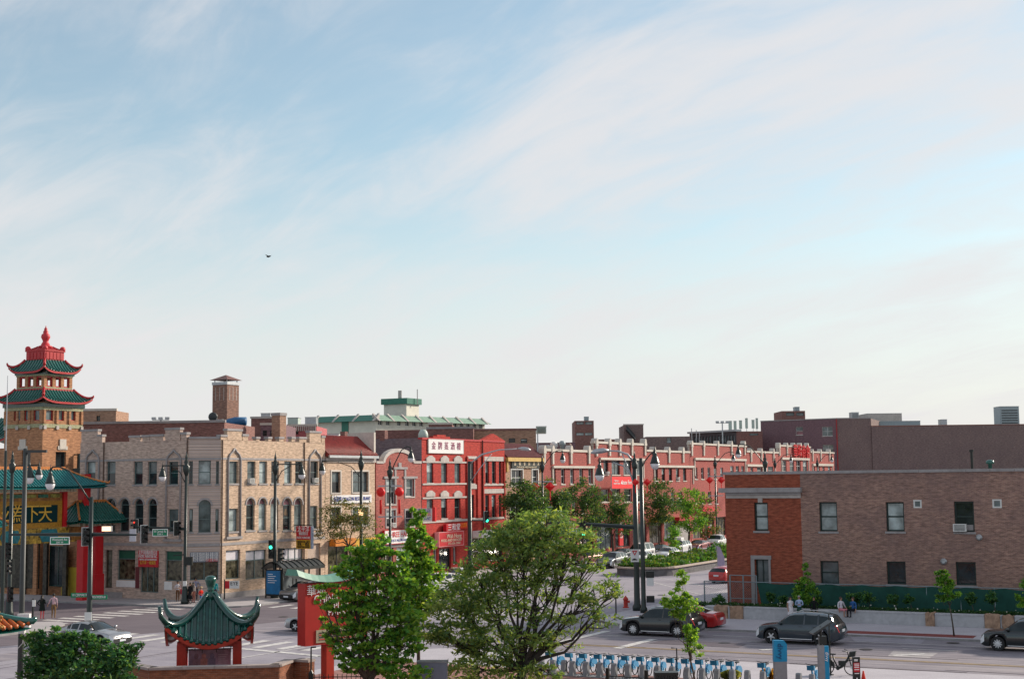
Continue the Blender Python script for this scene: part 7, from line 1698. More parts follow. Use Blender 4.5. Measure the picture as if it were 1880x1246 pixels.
person('person in a red top and blue jeans bending over by the pavilion finial', pv(369, 1107), 1.0, cloth('scarlet', (.60, .03, .02)), cloth('jeans', (.04, .13, .28)), 0, 1, 1.58, pose='crouch', arms={-1: 'bent', 1: 'bent'}, hat=cloth('straw', (.45, .33, .2)))
person('person in a pale coral skirt in the group at the corner', pv(355, 1106), 2.6, cloth('cream', (.5, .42, .38)), cloth('coral skirt', (.5, .2, .15)), 0, 0, 1.6, hairlen='long')
person('person in a teal top carrying a yellow bag at the corner', pv(395, 1104), away - .4, cloth('teal', (.015, .28, .30)), cloth('dark slate', (.04, .05, .06)), 1, 0, 1.74, sleeve='long', bag=(cloth('yellow bag', (.60, .40, .03)), 1))
person('person in a patterned white dress standing by the seat wall', on_a(1445, -.75) + Vector((0, 0, PV)), .3, cloth('white print', (.60, .57, .60), .35), cloth('white print', (.60, .57, .60), .35), 1, 0, 1.64, dress='long', sleeve='none', hairlen='long', arms={1: 'bent'})
person('person in a pale blue shirt and green trousers by the seat wall', on_a(1461, -.55) + Vector((0, 0, PV)), -.2, cloth('sky blue', (.34, .44, .64)), cloth('dark green', (.02, .06, .05)), 1, 2, 1.70, sleeve='long', arms={-1: 'bent', 1: 'bent'})
sw = lambda px, a=.15: on_a(px, a)
def sit(px, label, ang, **k):
    p_ = sw(px, -.02); p_.z = PV + .44; return person(label, p_, ang, pose='sit', **k)
sit(1488, 'person in black sitting under the small tree', -.3, top=cloth('black', (.012, .012, .014)), bottom=cloth('black', (.012, .012, .014)), skin=1, h=1.65, sleeve='long')
sit(1537, 'person in a white print top sitting on the seat wall', .5, top=cloth('white blue print', (.58, .55, .60), .4), bottom=cloth('pink shorts', (.60, .22, .26)), skin=1, h=1.70, legs='short', hair=1, arms={1: 'out'})
sit(1559, 'person in a blue tee shirt sitting sideways on the seat wall', -.9, top=cloth('royal blue', (.03, .10, .28)), bottom=cloth('black trousers', (.015, .015, .02)), skin=1, h=1.70, hair=1, arms={-1: 'bent'})
# ------------------------------------------------------------------ the tiled pavilion kiosk, brick wall, parking sign, corner roof
KD = 63.0
kp = at(385, 1230, KD); kp.z = PV; KA = .19
ko = thing('pavilion_kiosk', 'small pavilion with glossy green upswept tile roof and red posts', 'pavilion', kp, KA)
kz = lambda y: zat(kp, y) - PV
kk = ppm(kp)
M_ktile = mat('bottle green glazed tile', (.007, .075, .06), .2, .35, 4, spec=.5, coat=.3)
croof(ko, (0, 0), (.14, .14), (1.82, 1.82), kz(1094), kz(1174), .85, M_tile_d, pitch=.25, rr=.062, p=1.55, hip=.14, hipmat=M_tile_d, fascia=mat('vermilion eave', (.40, .03, .012), .5, .15, 4), tip=.7, tilemat=M_ktile, each=True, sag=2.0, seg=9, fz=.2)  # darker base under brighter tile rows: shade between them put into the colour
q = MB(); z0 = kz(1100); q.lathe([(.3, z0), (.22, z0 + .22), (.13, z0 + .34), (.17, z0 + .38), (.13, z0 + .42), (.2, z0 + .62), (.25, z0 + .8), (.22, z0 + .94), (.08, z0 + 1.0)], 14); q.build('finial', M_ktile, ko, smooth=True)
M_kred = mat('kiosk vermilion', (.42, .025, .012), .45, .12, 3)
for sx in (-1, 1):
    for sy in (-1, 1): q = MB(); q.box(sx * 1.17 - .19, sx * 1.17 + .19, sy * 1.17 - .19, sy * 1.17 + .19, 0, kz(1178)); q.build('post', M_kred, ko)
for s_ in range(4):
    q = MB(); q.M = Matrix.Rotation(s_ * PI / 2, 4, 'Z'); q.box(-1.35, 1.35, -1.32, -1.1, kz(1181), kz(1172)); q.build('beam', M_kred, ko)
    q = MB(); q.M = Matrix.Rotation(s_ * PI / 2, 4, 'Z'); zb_, zt_ = kz(1190), kz(1181.5)
    q.box(-.98, .98, -1.2, -1.16, zt_ - .04, zt_); q.box(-.98, .98, -1.2, -1.16, zb_ + .06, zb_ + .09)
    for i in range(7): x = -.9 + i * .3; q.box(x - .015, x + .015, -1.2, -1.16, zb_ + (.06 if i % 2 else -.06), zt_ - .04)
    q.build('fretwork', M_black, ko)
q = MB(); q.box(-.9, .9, -.05, .05, kz(1240), kz(1191)); pb = q.build('poster_board', mat('poster mauve', (.30, .22, .30), .5, .5, 1.6), ko)
for i, (x, c_) in enumerate(((-.58, (.25, .16, .2)), (-.25, (.45, .22, .2)), (.1, (.22, .2, .3)))):
    q = MB(); zc_ = kz(1204); q.box(x - .15, x + .15, -.065, -.052, kz(1226), zc_ - .1); q.ball((x, -.05, zc_), .1, 6, (1, .2, 1.2)); q.build('printed_figure', mat('print %d' % i, c_, .6, .3, 6), pb)
for i in range(6): q = MB(); z = kz(1203) - i * .09; q.box(.36, .36 + .4 - .05 * (i % 3), -.062, -.052, z, z + .03); q.build('printed_line', mat('print pale', (.5, .42, .48), .6), pb)
# wall in front
B_wall = brick('park wall brick', (.30, .10, .045), (.22, .07, .035), (.26, .15, .1), stain=.3)
WD = 59.0
pts = [at(x, y, d) for x, y, d in ((200, 1222, 61.5), (274, 1223, 58.6), (512, 1219, 59.2), (540, 1211, 61.0), (568, 1214, 60.6))]
zt = sum(p_.z for p_ in pts) / 5
bw = thing('brick_park_wall', 'low red brick park wall with pale stone coping before the pavilion', 'wall', (pts[1].x, pts[1].y, PV)); o_ = Vector((pts[1].x, pts[1].y, 0)); zt = pts[2].z - PV
for i in range(4):
    a, b_ = pts[i] - o_, pts[i + 1] - o_; a.z = b_.z = 0; d = (b_ - a).normalized(); n_ = Vector((-d.y, d.x, 0)); L_ = (b_ - a).length
    Mx = Matrix.Translation(a) @ Matrix.Rotation(math.atan2(d.y, d.x), 4, 'Z'); za = [0, 0, .02, .1, .06][i]
    q = MB(); q.M = Mx; q.box(0 if i else -.2, L_, 0, .35, -.1, zt - .1); q.build('wall', B_wall, bw)
    m_ = max(1, int(L_ / 1.2))
    for j in range(m_): q = MB(); q.M = Mx; q.box(L_ * j / m_ + .006, L_ * (j + 1) / m_ - .006, -.07, .42, zt - .098, zt); q.build('coping_stone', mat('wall coping', (.34, .29, .27), .8, .12, 3), bw)
# parking sign
pp_ = at(604, 1246, 62); pp_.z = PV; po = thing('parking_sign', 'tall red public parking sign with curved green cap on a red post', 'sign', pp_, rad(44))
pz = lambda y: zat(pp_, y) - PV
sw_ = 3.3; x0 = -1.45
q = MB(); q.box(x0, x0 + sw_, -.28, .28, pz(1181), pz(1069)); pnl = q.build('cabinet', mat('parking sign red', (.42, .02, .015), .45, .08, 2), po)
q = MB(); q.box(-.28, .12, -.2, .2, 0, pz(1180)); q.build('post', mat('parking post red', (.42, .03, .012), .45, .1, 3), po)
q = MB(); n_ = 12; cap = []
for i in range(n_ + 1):
    t = i / n_; x = x0 - .5 + (sw_ + 1.0) * t; zc_ = pz(1069) + .02 + 1.3 * (abs(t - .42)) ** 2.0 * 1.5; cap.append((x, zc_))
for (xa, za), (xb, zb_) in zip(cap, cap[1:]): q.add([(xa, -.5, za), (xb, -.5, zb_), (xb, .5, zb_), (xa, .5, za), (xa, -.34, za + .26), (xb, -.34, zb_ + .26), (xb, .34, zb_ + .26), (xa, .34, za + .26)], [(3, 2, 1, 0), (4, 5, 6, 7), (0, 1, 5, 4), (2, 3, 7, 6)])
q.add([(cap[0][0], -.5, cap[0][1]), (cap[0][0], .5, cap[0][1]), (cap[0][0], .34, cap[0][1] + .26), (cap[0][0], -.34, cap[0][1] + .26)], [(3, 2, 1, 0)]); q.build('cap', mat('verdigris cap', (.09, .27, .20), .4, .15, 3), po, smooth=False)
for s_, x, y, sz in (('華埠', .55, 1083, .5), ('CHINATOWN', 1.75, 1099, .5), ('PUBLIC', 2.1, 1113, .4), ('PARKING', 2.0, 1124, .4)): text(s_, sz, M_ltr_w, pnl, upright(x0 + x, -.3, pz(y)), width={'CHINATOWN': 2.6}.get(s_))
q = MB(); q.box(x0 + .55, x0 + sw_ - .2, -.31, -.282, pz(1177), pz(1154)); rp_ = q.build('rate_panel', mat('rate panel cream', (.42, .37, .26), .5, .1, 3), pnl); [MB().box(x0 + .7, x0 + 2.6 - .3 * (i % 2), -.33, -.312, pz(1172 - i * 4), pz(1170.5 - i * 4)).build('rate_line', M_ltr_k if i % 2 else M_ltr_r, rp_) for i in range(4)]
# orange pavilion at the left edge
cp = at(-100, 1246, 50); cp.z = PV; oo = thing('orange_pavilion', 'pavilion corner with orange and green tiles and flowered ridge', 'pavilion', cp, A2 - .2); cz = lambda y: zat(cp, y) - PV
croof(oo, (-2.3, 1.0), (1.6, .2), (3.0, 1.9), cz(1124), cz(1163), .12, M_tile_g, pitch=.25, rr=.09, p=1.3, hip=.12, hipmat=M_tile_g, tip=.15, tilemat=mat('orange roll tile', (.42, .10, .02), .4, .2, 4), each=False)
q = MB(); rf_ = random.Random(2)
for i in range(240): q.ball((-4 + 5.9 * i / 240, .9 + rf_.uniform(-.25, .25), cz(1114) + rf_.uniform(-.28, .28) - i * .002), rf_.uniform(.03, .06), 4)
q.build('flowered_ridge', mat('ochre ridge ornament', (.42, .20, .04), .5, .7, 5), oo, smooth=True)['kind'] = 'stuff'
for x in (-.35, -3.6): q = MB(); q.box(x - .2, x + .2, -.3, .1, 0, cz(1163)); q.build('post', mat('orange panel', (.48, .16, .02), .5, .25, 4), oo)
q = MB(); q.box(-3.4, -.56, -.12, 0, cz(1172), cz(1164)); q.box(-3.4, -.56, -.12, 0, cz(1222), cz(1200)); q.build('lattice_panel', MATS['orange panel'], oo)
# tall grey pole with flat arm and white box
gp_ = at(37, 1246, 58); gp_.z = PV; go = thing('light_pole', 'plain grey light pole with white utility box and flat lamp', 'light pole', gp_); gz_ = lambda y: zat(gp_, y) - PV; gk = ppm(gp_)
q = MB(); q.lathe([(.13, -.1), (.115, 4), (.085, gz_(822))], 12); q.build('pole', mat('grey steel pole', (.045, .05, .05), .5, .1, 3), go, smooth=True)
q = MB(); q.box(0, 40 / gk, -.08, .08, gz_(830), gz_(825)); q.build('flat_lamp', MATS['grey steel pole'], go)
q = MB(); q.box(-.06, .42, -.34, -.1, gz_(1153), gz_(1127)); ub = q.build('utility_box', M_white, go); q = MB(); q.box(.2, .4, -.36, -.342, gz_(1147), gz_(1136)); q.build('label', M_ltr_b, ub)
q = MB(); q.box(-.02, .22, -.3, -.1, gz_(1163), gz_(1154)); q.tube([(.15, -.2, gz_(1163)), (.15, -.22, gz_(1180)), (-.05, -.2, gz_(1190))], .015, 5); q.build('conduit', M_frame_w, go)
# ------------------------------------------------------------------ bike share station
M_bblue = mat('bike blue', (.015, .22, .42), .35, .08, 3, coat=.3); M_bgrey = mat('dock grey', (.24, .25, .27), .5, .1, 3, metal=.3); M_rubber = MATS['tyre rubber']
def make_bike(label, fm, group=None, basket=None):
    o = thing('bicycle', label, 'bicycle', (0, 0, 0), 0, group)
    for x in (.55, -.55):
        q = MB(); q.M = Matrix.Translation((x, 0, .34)) @ Matrix.Rotation(PI / 2, 4, 'X'); n_ = 20; q.tube([(.32 * math.cos(2 * PI * i / n_), .32 * math.sin(2 * PI * i / n_), 0) for i in range(n_ + 1)], .024, 6, cap=False); w = q.build('wheel', M_rubber, o, smooth=True)
        q = MB(); q.M = Matrix.Translation((x, 0, .34)) @ Matrix.Rotation(PI / 2, 4, 'X')
        for i in range(8): q.tube([(0, 0, 0), (.31 * math.cos(PI * i / 4), .31 * math.sin(PI * i / 4), 0)], .005, 3)
        q.lathe([(.06, -.05), (.06, .05)], 10); q.build('spokes', M_rim, w)['kind'] = 'stuff'
    q = MB(); q.tube([(.44, 0, .82), (.36, 0, .66), (.12, 0, .36), (-.05, 0, .30)], [.04, .05, .055, .05], 8); q.tube([(-.05, 0, .30), (-.2, 0, .62), (-.26, 0, .84)], .032, 8); q.tube([(-.05, .04, .30), (-.55, .05, .34)], .025, 6); q.tube([(-.18, .04, .58), (-.55, .05, .34)], .02, 6); q.tube([(.42, 0, .85), (.46, 0, .7), (.55, 0, .34)], .028, 8); q.build('frame', fm, o, smooth=True)
    q = MB(); n_ = 10; P_ = [(-.55 + .38 * math.cos(rad(20 + 140 * i / n_)), .34 + .38 * math.sin(rad(20 + 140 * i / n_))) for i in range(n_ + 1)]
    q.extr([(-.55 + .36, .34)] + P_ + [(-.55 - .30, .36), (-.55, .42)], -.05, .05); q.build('mudguard', fm, o)
    q = MB(); q.tube([(.42, 0, .85), (.38, 0, 1.02)], .022, 6); q.tube([(.2, -.31, 1.08), (.34, -.24, 1.06), (.38, 0, 1.02), (.34, .24, 1.06), (.2, .31, 1.08)], .016, 6); q.build('handlebar', M_black, o, smooth=True)
    q = MB(); q.add([(-.4, -.09, .93), (-.4, .09, .93), (-.12, .03, .92), (-.12, -.03, .92), (-.38, -.1, .87), (-.38, .1, .87), (-.14, .03, .87), (-.14, -.03, .87)], [(3, 2, 1, 0), (4, 5, 6, 7), (0, 1, 5, 4), (2, 3, 7, 6), (1, 2, 6, 5), (3, 0, 4, 7)]); q.tube([(-.26, 0, .82), (-.27, 0, .89)], .02, 6); q.build('saddle', M_black, o)
    q = MB(); q.extr([(.46, .80), (.72, .84), (.76, 1.06), (.48, 1.02)], -.16, .16); q.build('basket', basket or mat('basket teal blue', (.008, .16, .30), .4, .1, 4), o)
    q = MB(); q.M = Matrix.Translation((-.05, 0, .30)) @ Matrix.Rotation(PI / 2, 4, 'X'); q.lathe([(.09, -.06), (.09, .06)], 12); q.box(.0, .15, -.015, .015, .06, .09); q.box(-.15, 0, -.015, .015, -.09, -.06); q.build('crank', M_black, o)
    return o
def make_dock(label, group):
    o = thing('bike_dock', label, 'dock', (0, 0, 0), 0, group); q = MB(); q.extr([(-.2, 0), (.2, 0), (.1, .64), (.05, .69), (-.08, .69), (-.13, .64)], -.11, .11); q.build('housing', M_bgrey, o)
    q = MB(); q.box(-.07, .04, -.06, .06, .69, .702); q.build('cap', M_bgrey, o); q = MB(); q.box(-.3, .3, -.34, .34, -.005, .04); q.build('base_plate', M_bgrey, o)
    return o
bike0 = make_bike('blue share bicycle locked in its dock in the row', M_bblue, 'share bicycles in their docks'); dock0 = make_dock('grey wedge dock holding a blue share bicycle', 'docks with bicycles'); fb_ = fd_ = True
FA = A1 + PI
for px in (1011, 1046, 1071, 1096, 1121.5, 1147, 1173.5, 1200, 1227, 1253.5, 1281, 1308, 1336, 1391, 1480):
    c_ = on_a(px + 3, -29.0); c_.z = PV; b_ = bike0 if fb_ else dup(bike0); fb_ = False; b_.location = c_ + E1 * .1; b_.rotation_euler = (0, 0, FA + R.uniform(-.08, .08))
    d_ = dock0 if fd_ else dup(dock0); fd_ = False; dc_ = on_a(px, -29.75); d_.location = (dc_.x, dc_.y, PV); d_.rotation_euler = (0, 0, FA)
for px, lab in ((1031, 'empty grey dock between the first two blue bicycles'), (1363, 'empty grey dock left of the blue map pylon'), (1456, 'empty grey dock between the blue pylon and the solar post'), (990, 'empty grey dock under the feathery tree')):
    dc_ = on_a(px, -29.6); d_ = dup(dock0, None, (dc_.x, dc_.y, PV), FA, lab); del d_['group']
eb = make_bike('black electric bicycle parked alone on its stand', M_black, None, M_black); c_ = G(1541, 1238, PV); eb.location = c_; eb.rotation_euler = (0, 0, A2 + .12); eb.scale = (1.08,) * 3
q = MB(); q.box(-.02, .3, -.06, .06, .42, .62); q.M = Matrix.Identity(4); q.build('battery', M_black, eb)
py_ = on_a(1423, -31); py_.z = PV; o = thing('map_pylon', 'grey pylon with bright blue bicycle share head', 'pylon', py_, .1); z_ = lambda y: zat(py_, y) - PV
q = MB(); q.box(-.28, .28, -.12, .12, -.1, z_(1214)); q.build('pillar', M_bgrey, o); q = MB(); q.extr([(-.29, z_(1214)), (.29, z_(1214)), (.30, z_(1183)), (.18, z_(1176)), (-.29, z_(1175))], -.13, .13); hd = q.build('head', mat('bright share blue', (.0, .24, .46), .45, .05, 3), o)
text('divvy', .34, mat('navy lettering', (.0, .05, .16), .5, 0), hd, Matrix.Translation((-.02, -.15, z_(1195))) @ Matrix.Rotation(PI / 2, 4, 'Y') @ Matrix.Rotation(PI / 2, 4, 'X'))
sp0 = on_a(1503, -30.6); sp0.z = PV; o = thing('solar_post', 'grey kiosk post with tilted solar panel and blue side', 'kiosk', sp0, .05); z_ = lambda y: zat(sp0, y) - PV; sk = ppm(sp0)
q = MB(); q.box(-.26, .0, -.12, .12, -.1, z_(1184)); q.build('pillar', M_bgrey, o); q = MB(); q.box(.002, .2, -.11, .11, -.1, z_(1186)); sb_ = q.build('side_panel', MATS['bright share blue'], o)
text('divvy', .2, M_ltr_w, sb_, Matrix.Translation((.1, -.13, z_(1205))) @ Matrix.Rotation(PI / 2, 4, 'Y') @ Matrix.Rotation(PI / 2, 4, 'X'))
q = MB(); q.tube([(-.12, 0, z_(1184)), (-.1, 0, z_(1150))], .05, 8); q.build('stem', M_black, o); q = MB(); q.M = Matrix.Translation((-.05, 0, z_(1151))) @ Matrix.Rotation(-.55, 4, 'Y'); q.box(-.55, .45, -.35, .35, -.04, .04); q.build('solar_panel', M_frame_d, o)
q = MB(); q.box(-.2, .12, -.1, .1, z_(1183), z_(1168)); q.build('screen_head', M_black, o)
t_ = G(1525, 1238, PV); o = thing('thin_post', 'thin black post beside the electric bicycle', 'post', t_); q = MB(); q.lathe([(.16, 0), (.16, .03), (.04, .05), (.03, zat(t_, 1127) - PV)], 8); q.build('pole', M_black, o)
t_ = G(1573, 1256, PV); o = thing('pavement_sign', 'upright black and red pavement sign beside the cone', 'sign', t_, .1); hh = zat(t_, 1206) - PV; q = MB(); q.box(-.17, .17, -.05, .05, 0, hh); pn = q.build('panel', M_black, o); q = MB(); q.box(-.14, .14, -.06, -.051, hh * .46, hh * .8); q.build('red_panel', M_sred, pn)
for f in (.9, .86, .74, .68, .62, .54, .4): q = MB(); q.box(-.11, .11 - .05 * (f > .8), -.07, -.061, hh * f, hh * f + .035); q.build('print_line', M_ltr_w, pn)
q = MB(); q.extr([(0, hh * .12), (.08, hh * .18), (.03, hh * .18), (.03, hh * .26), (-.03, hh * .26), (-.03, hh * .18), (-.08, hh * .18)], -.07, -.061); q.build('arrow', M_ltr_w, pn)
t_ = G(1586, 1262, PV); o = thing('traffic_cone', 'orange red traffic cone beside the pavement sign', 'cone', t_); q = MB(); q.lathe([(.17, .03), (.035, .75), (.03, .76)], 14); q.build('cone', mat('cone orange', (.65, .04, .02), .5), o, smooth=True); q = MB(); q.box(-.2, .2, -.2, .2, 0, .035); q.build('base', M_trimk, o)
t_ = on_a(1236, -31); t_.z = PV; o = thing('hook_post', 'black hooked lantern post among the bicycles', 'post', t_); q = MB(); H_ = zat(t_, 1190) - PV; q.tube([(0, 0, 0), (0, 0, H_), (-.25, 0, H_ + .02)], .03, 6); q.build('pole', M_black, o)
t_ = on_a(1216, -35); t_.z = PV; o = thing('litter_bin', 'dark slatted bin before the bicycle row', 'bin', t_); hh = zat(t_, 1233) - PV
q = MB(); q.box(-.5, .5, -.3, .3, hh - .12, hh); q.build('lid', M_black, o)
for i in range(8): q = MB(); q.box(-.48 + i * .125, -.4 + i * .125, -.28, .28, 0, hh - .12); q.build('slat', M_black, o)
for i, px in enumerate((1110, 1180)):
    t_ = on_a(px, -34.5); t_.z = PV; o = thing('rail_post', 'dark railing post with cross bars before the ' + ('middle' if i else 'first') + ' share bicycles', 'railing', t_, A2); hh = zat(t_, 1226 if i == 0 else 1230) - PV; q = MB(); q.box(-.07, .07, -.07, .07, 0, hh); q.build('post', M_black, o)
    for z in (.25, hh - .35): q = MB(); q.tube([(.08, 0, z), (1.65, 0, z)], .02, 5); q.build('rail', M_black, o)
    for j in range(9): q = MB(); x = .2 + j * .17; q.tube([(x, 0, .25), (x, 0, hh - .35)], .012, 4); q.build('bar', M_black, o)
t_ = at(571, 1246, 60); t_.z = PV; o = thing('iron_railing', 'black iron railing with lamp post beside the brick wall end', 'railing', t_, .0); hz_ = lambda y: zat(t_, y) - PV
q = MB(); q.lathe([(.11, 0), (.11, hz_(1236)), (.035, hz_(1230)), (.03, hz_(1189))], 8); q.tube([(0, 0, hz_(1189)), (.2, 0, hz_(1188.5))], .035, 6); q.build('post', M_black, o)
q = MB(); q.tube([(.1, 0, hz_(1243)), (2.3, 0, hz_(1243))], .02, 5); q.build('rail', M_black, o)
for i in range(12): q = MB(); x = .15 + i * .19; q.tube([(x, 0, 0), (x, 0, hz_(1238))], .014, 4); q.build('bar', M_black, o)
t_ = at(793, 1246, 58); t_.z = PV; o = thing('utility_cabinet', 'blue grey utility cabinet under the feathery tree', 'cabinet', t_, -.05); w = 54 / ppm(t_); hh = zat(t_, 1217) - PV; q = MB(); q.box(-w / 2, w / 2, 0, .5, 0, hh); q.build('housing', mat('cabinet blue grey', (.17, .19, .25), .5, .1, 2), o); q = MB(); q.box(-w / 2 - .03, w / 2 + .03, -.03, .53, hh, hh + .05); q.build('lid', M_bgrey, o)
for sx in (-.25, .25): q = MB(); q.box(sx * w - w * .22, sx * w + w * .22, -.015, -.002, .15, hh - .15); q.build('door', MATS['cabinet blue grey'], o)
# bird
b0 = at(493, 471, 90); o = MB(); o.add([(-.28, 0, .12), (0, .0, 0), (.28, 0, .12), (0, .14, .02), (0, -.16, 0), (0, 0, -.07)], [(0, 1, 3), (1, 2, 3), (0, 4, 1), (1, 4, 2), (3, 5, 4)]); o.tube([(0, .2, 0), (0, .05, 0), (0, -.15, .01), (0, -.24, .03)], [.02, .06, .05, .01], 6)
tag(o.build('bird', M_black, loc=b0, rotz=.8), 'small dark bird flying in the open sky', 'bird')
# ------------------------------------------------------------------ trees and plants
M_bark = mat('bark grey brown', (.075, .058, .045), .9, .3, 5, bump=.5); M_bark2 = mat('bark dark', (.035, .03, .026), .9, .3, 5, bump=.5)
LM = {'locust': [leafmat('locust leaf', (.175, .275, .08)), leafmat('locust leaf deep', (.095, .19, .08)), leafmat('locust leaf pale', (.28, .36, .10))],
      'bright': [leafmat('maple leaf', (.13, .30, .04)), leafmat('maple leaf deep', (.05, .17, .03)), leafmat('maple leaf pale', (.23, .38, .055))],
      'street': [leafmat('street leaf', (.065, .14, .045)), leafmat('street leaf deep', (.035, .09, .045)), leafmat('street leaf warm', (.12, .18, .05))],
      'thin': [leafmat('thin leaf', (0.109, 0.145, 0.043)), leafmat('thin leaf brown', (0.160, 0.123, 0.051)), leafmat('thin leaf deep', (0.058, 0.102, 0.036))],
      'hedge': [leafmat('hedge leaf', (0.032, 0.087, 0.026)), leafmat('hedge leaf deep', (0.017, 0.058, 0.023)), leafmat('hedge leaf mid', (0.065, 0.145, 0.043))],
      'shrub': [leafmat('shrub leaf', (.06, .17, .06)), leafmat('shrub leaf deep', (.03, .11, .055)), leafmat('shrub leaf fresh', (.12, .23, .06))],
      'median': [leafmat('median leaf', (0.065, 0.174, 0.032)), leafmat('median leaf warm', (0.145, 0.189, 0.043)), leafmat('median leaf deep', (0.029, 0.102, 0.029))]}
def leaves(name, C_, Dr, size, asp, mats, parent, seed, kind=None, mix=(.5, .3, .2), droop=.0):
    """one folded diamond leaf at every point of C_; random heading"""
    g = np.random.default_rng(seed); n = len(C_); C_ = np.asarray(C_, dtype=np.float64)
    d = g.normal(size=(n, 3)); d[:, 2] = d[:, 2] * .6 - droop; d += Dr; d /= np.linalg.norm(d, axis=1)[:, None]
    t = g.normal(size=(n, 3)); t[:, 2] += .6; s_ = np.cross(d, t); s_ /= np.maximum(np.linalg.norm(s_, axis=1)[:, None], 1e-6)
    L_ = size * g.uniform(.6, 1.35, size=(n, 1)); w = L_ * asp
    V = np.empty((n, 4, 3)); V[:, 0] = C_ - d * L_ * .5; V[:, 1] = C_ + s_ * w * .5 - d * L_ * .05; V[:, 2] = C_ + d * L_ * .5; V[:, 3] = C_ - s_ * w * .5 - d * L_ * .05
    me = bpy.data.meshes.new(name); me.vertices.add(n * 4); me.vertices.foreach_set('co', V.reshape(-1)); me.loops.add(n * 4); me.loops.foreach_set('vertex_index', np.arange(n * 4, dtype=np.int32)); me.polygons.add(n)
    me.polygons.foreach_set('loop_start', np.arange(0, n * 4, 4, dtype=np.int32)); me.polygons.foreach_set('loop_total', np.full(n, 4, dtype=np.int32))
    for m_ in mats: me.materials.append(m_)
    me.polygons.foreach_set('material_index', g.choice(3, size=n, p=mix).astype(np.int32)); me.update(calc_edges=True)
    return link(name, me, parent, kind=kind)
def tree(name, label, base, lobes, depth, kind, n, size, asp=.45, r0=.16, seed=1, bark=None, group=None, twigs=9, clump=.42, ysq=.8, droop=.15, fork=.45, mix=(.5, .3, .2), cat='tree', lean=0, flat=.7, per=45):
    """lobes: (px, py, rx px, ry px, density) measured in the photo at this depth; limbs reach every lobe, twigs and leaf clumps fill it"""
    g = np.random.default_rng(seed); base = Vector(base); o = thing(name, label, cat, base, 0, group)
    LB = []
    for px, py, rx, ry, dn in lobes:
        c = at(px, py, depth); kk_ = ppm(c); LB.append((np.array(c - base), rx / kk_, ry / kk_, dn, c))
    zlow = min(l[0][2] - l[2] for l in LB); cen = sum(l[0] for l in LB) / len(LB)
    top = Vector((cen[0] * fork, cen[1] * fork, max(zlow * .9, .35 * cen[2])))
    q = MB(); q.tube([(0, 0, -.1), (top.x * .25 + lean * .1, top.y * .25, top.z * .35), (top.x * .6, top.y * .6, top.z * .7), top], [r0 * 1.25, r0, r0 * .85, r0 * .75], 9); q.build('trunk', bark or M_bark, o, smooth=True)
    pts = []; tot = sum(l[1] * l[2] * l[3] for l in LB); q = MB()
    for ci_, (c, rx, ry, dn, cw) in enumerate(LB):
        cv = Vector(c); mid = top.lerp(cv, .5) + Vector((0, 0, -.08 * (cv - top).length)) + Vector(g.normal(size=3) * .12); m2 = top.lerp(cv, .25) + Vector(g.normal(size=3) * .08)
        rb = r0 * .55; q.tube([top, m2, mid, cv], [rb, rb * .75, rb * .5, rb * .22], 6)
        k_ = max(2, int(n * rx * ry * dn / tot / per)); share = max(3, int(n * rx * ry * dn / tot / k_))
        for j in range(k_):
            v_ = g.normal(size=3); v_ /= np.linalg.norm(v_); v_ *= g.uniform(.35, 1.0) ** .6; e_ = c + v_ * np.array([rx, rx * ysq, ry])
            if j % max(1, k_ // twigs) == 0:
                a = Vector(c).lerp(mid, g.uniform(0, .7)); b_ = Vector(e_); q.tube([a, a.lerp(b_, .5) + Vector(g.normal(size=3) * .08) - Vector((0, 0, .05)), b_], [rb * .22, rb * .14, rb * .05], 4, cap=False)
            cl_ = clump * min(1.0, (rx + ry) / 2); pts.append(e_ + g.normal(size=(share, 3)) * np.array([cl_, cl_, cl_ * flat]) * .55)
    q.build('branches', bark or M_bark, o, smooth=True)
    leaves('crown', np.concatenate(pts), np.zeros(3), size, asp, LM[kind], o, seed + 50, mix=mix, droop=droop)
    return o
def gb(px, depth): p_ = at(px, 1100, depth); return Vector((p_.x, p_.y, PV))
tree('feathery_tree', 'large feathery locust tree with bare lower limbs on the plaza', gb(950, 60), [(1005, 958, 62, 24, 1.2), (960, 985, 50, 34, 1.2), (915, 1005, 42, 42, 1.2), (1050, 990, 48, 28, 1.1), (1000, 1015, 62, 30, 1.2), (1085, 1025, 36, 28, .8), (950, 1050, 60, 34, 1.1), (1030, 1055, 50, 28, .9), (880, 1062, 48, 38, 1.2), (840, 1105, 50, 38, 1.2), (905, 1110, 55, 36, 1.1), (805, 1150, 38, 36, 1.1), (850, 1170, 50, 36, 1.1), (1090, 1080, 48, 28, .55), (1135, 1072, 30, 26, .5), (985, 1105, 55, 34, .6), (1050, 1120, 52, 34, .45), (910, 1180, 60, 36, 1.0), (965, 1165, 45, 34, .55), (1020, 1170, 45, 30, .4), (1100, 1130, 38, 30, .4), (870, 1225, 55, 26, 1.0), (955, 1225, 50, 26, .8), (1010, 1228, 36, 18, .6)], 60, 'locust', 17000, .26, .32, .22, 11, M_bark2, twigs=16, flat=.4, per=22, clump=.38, droop=.35, fork=.3)
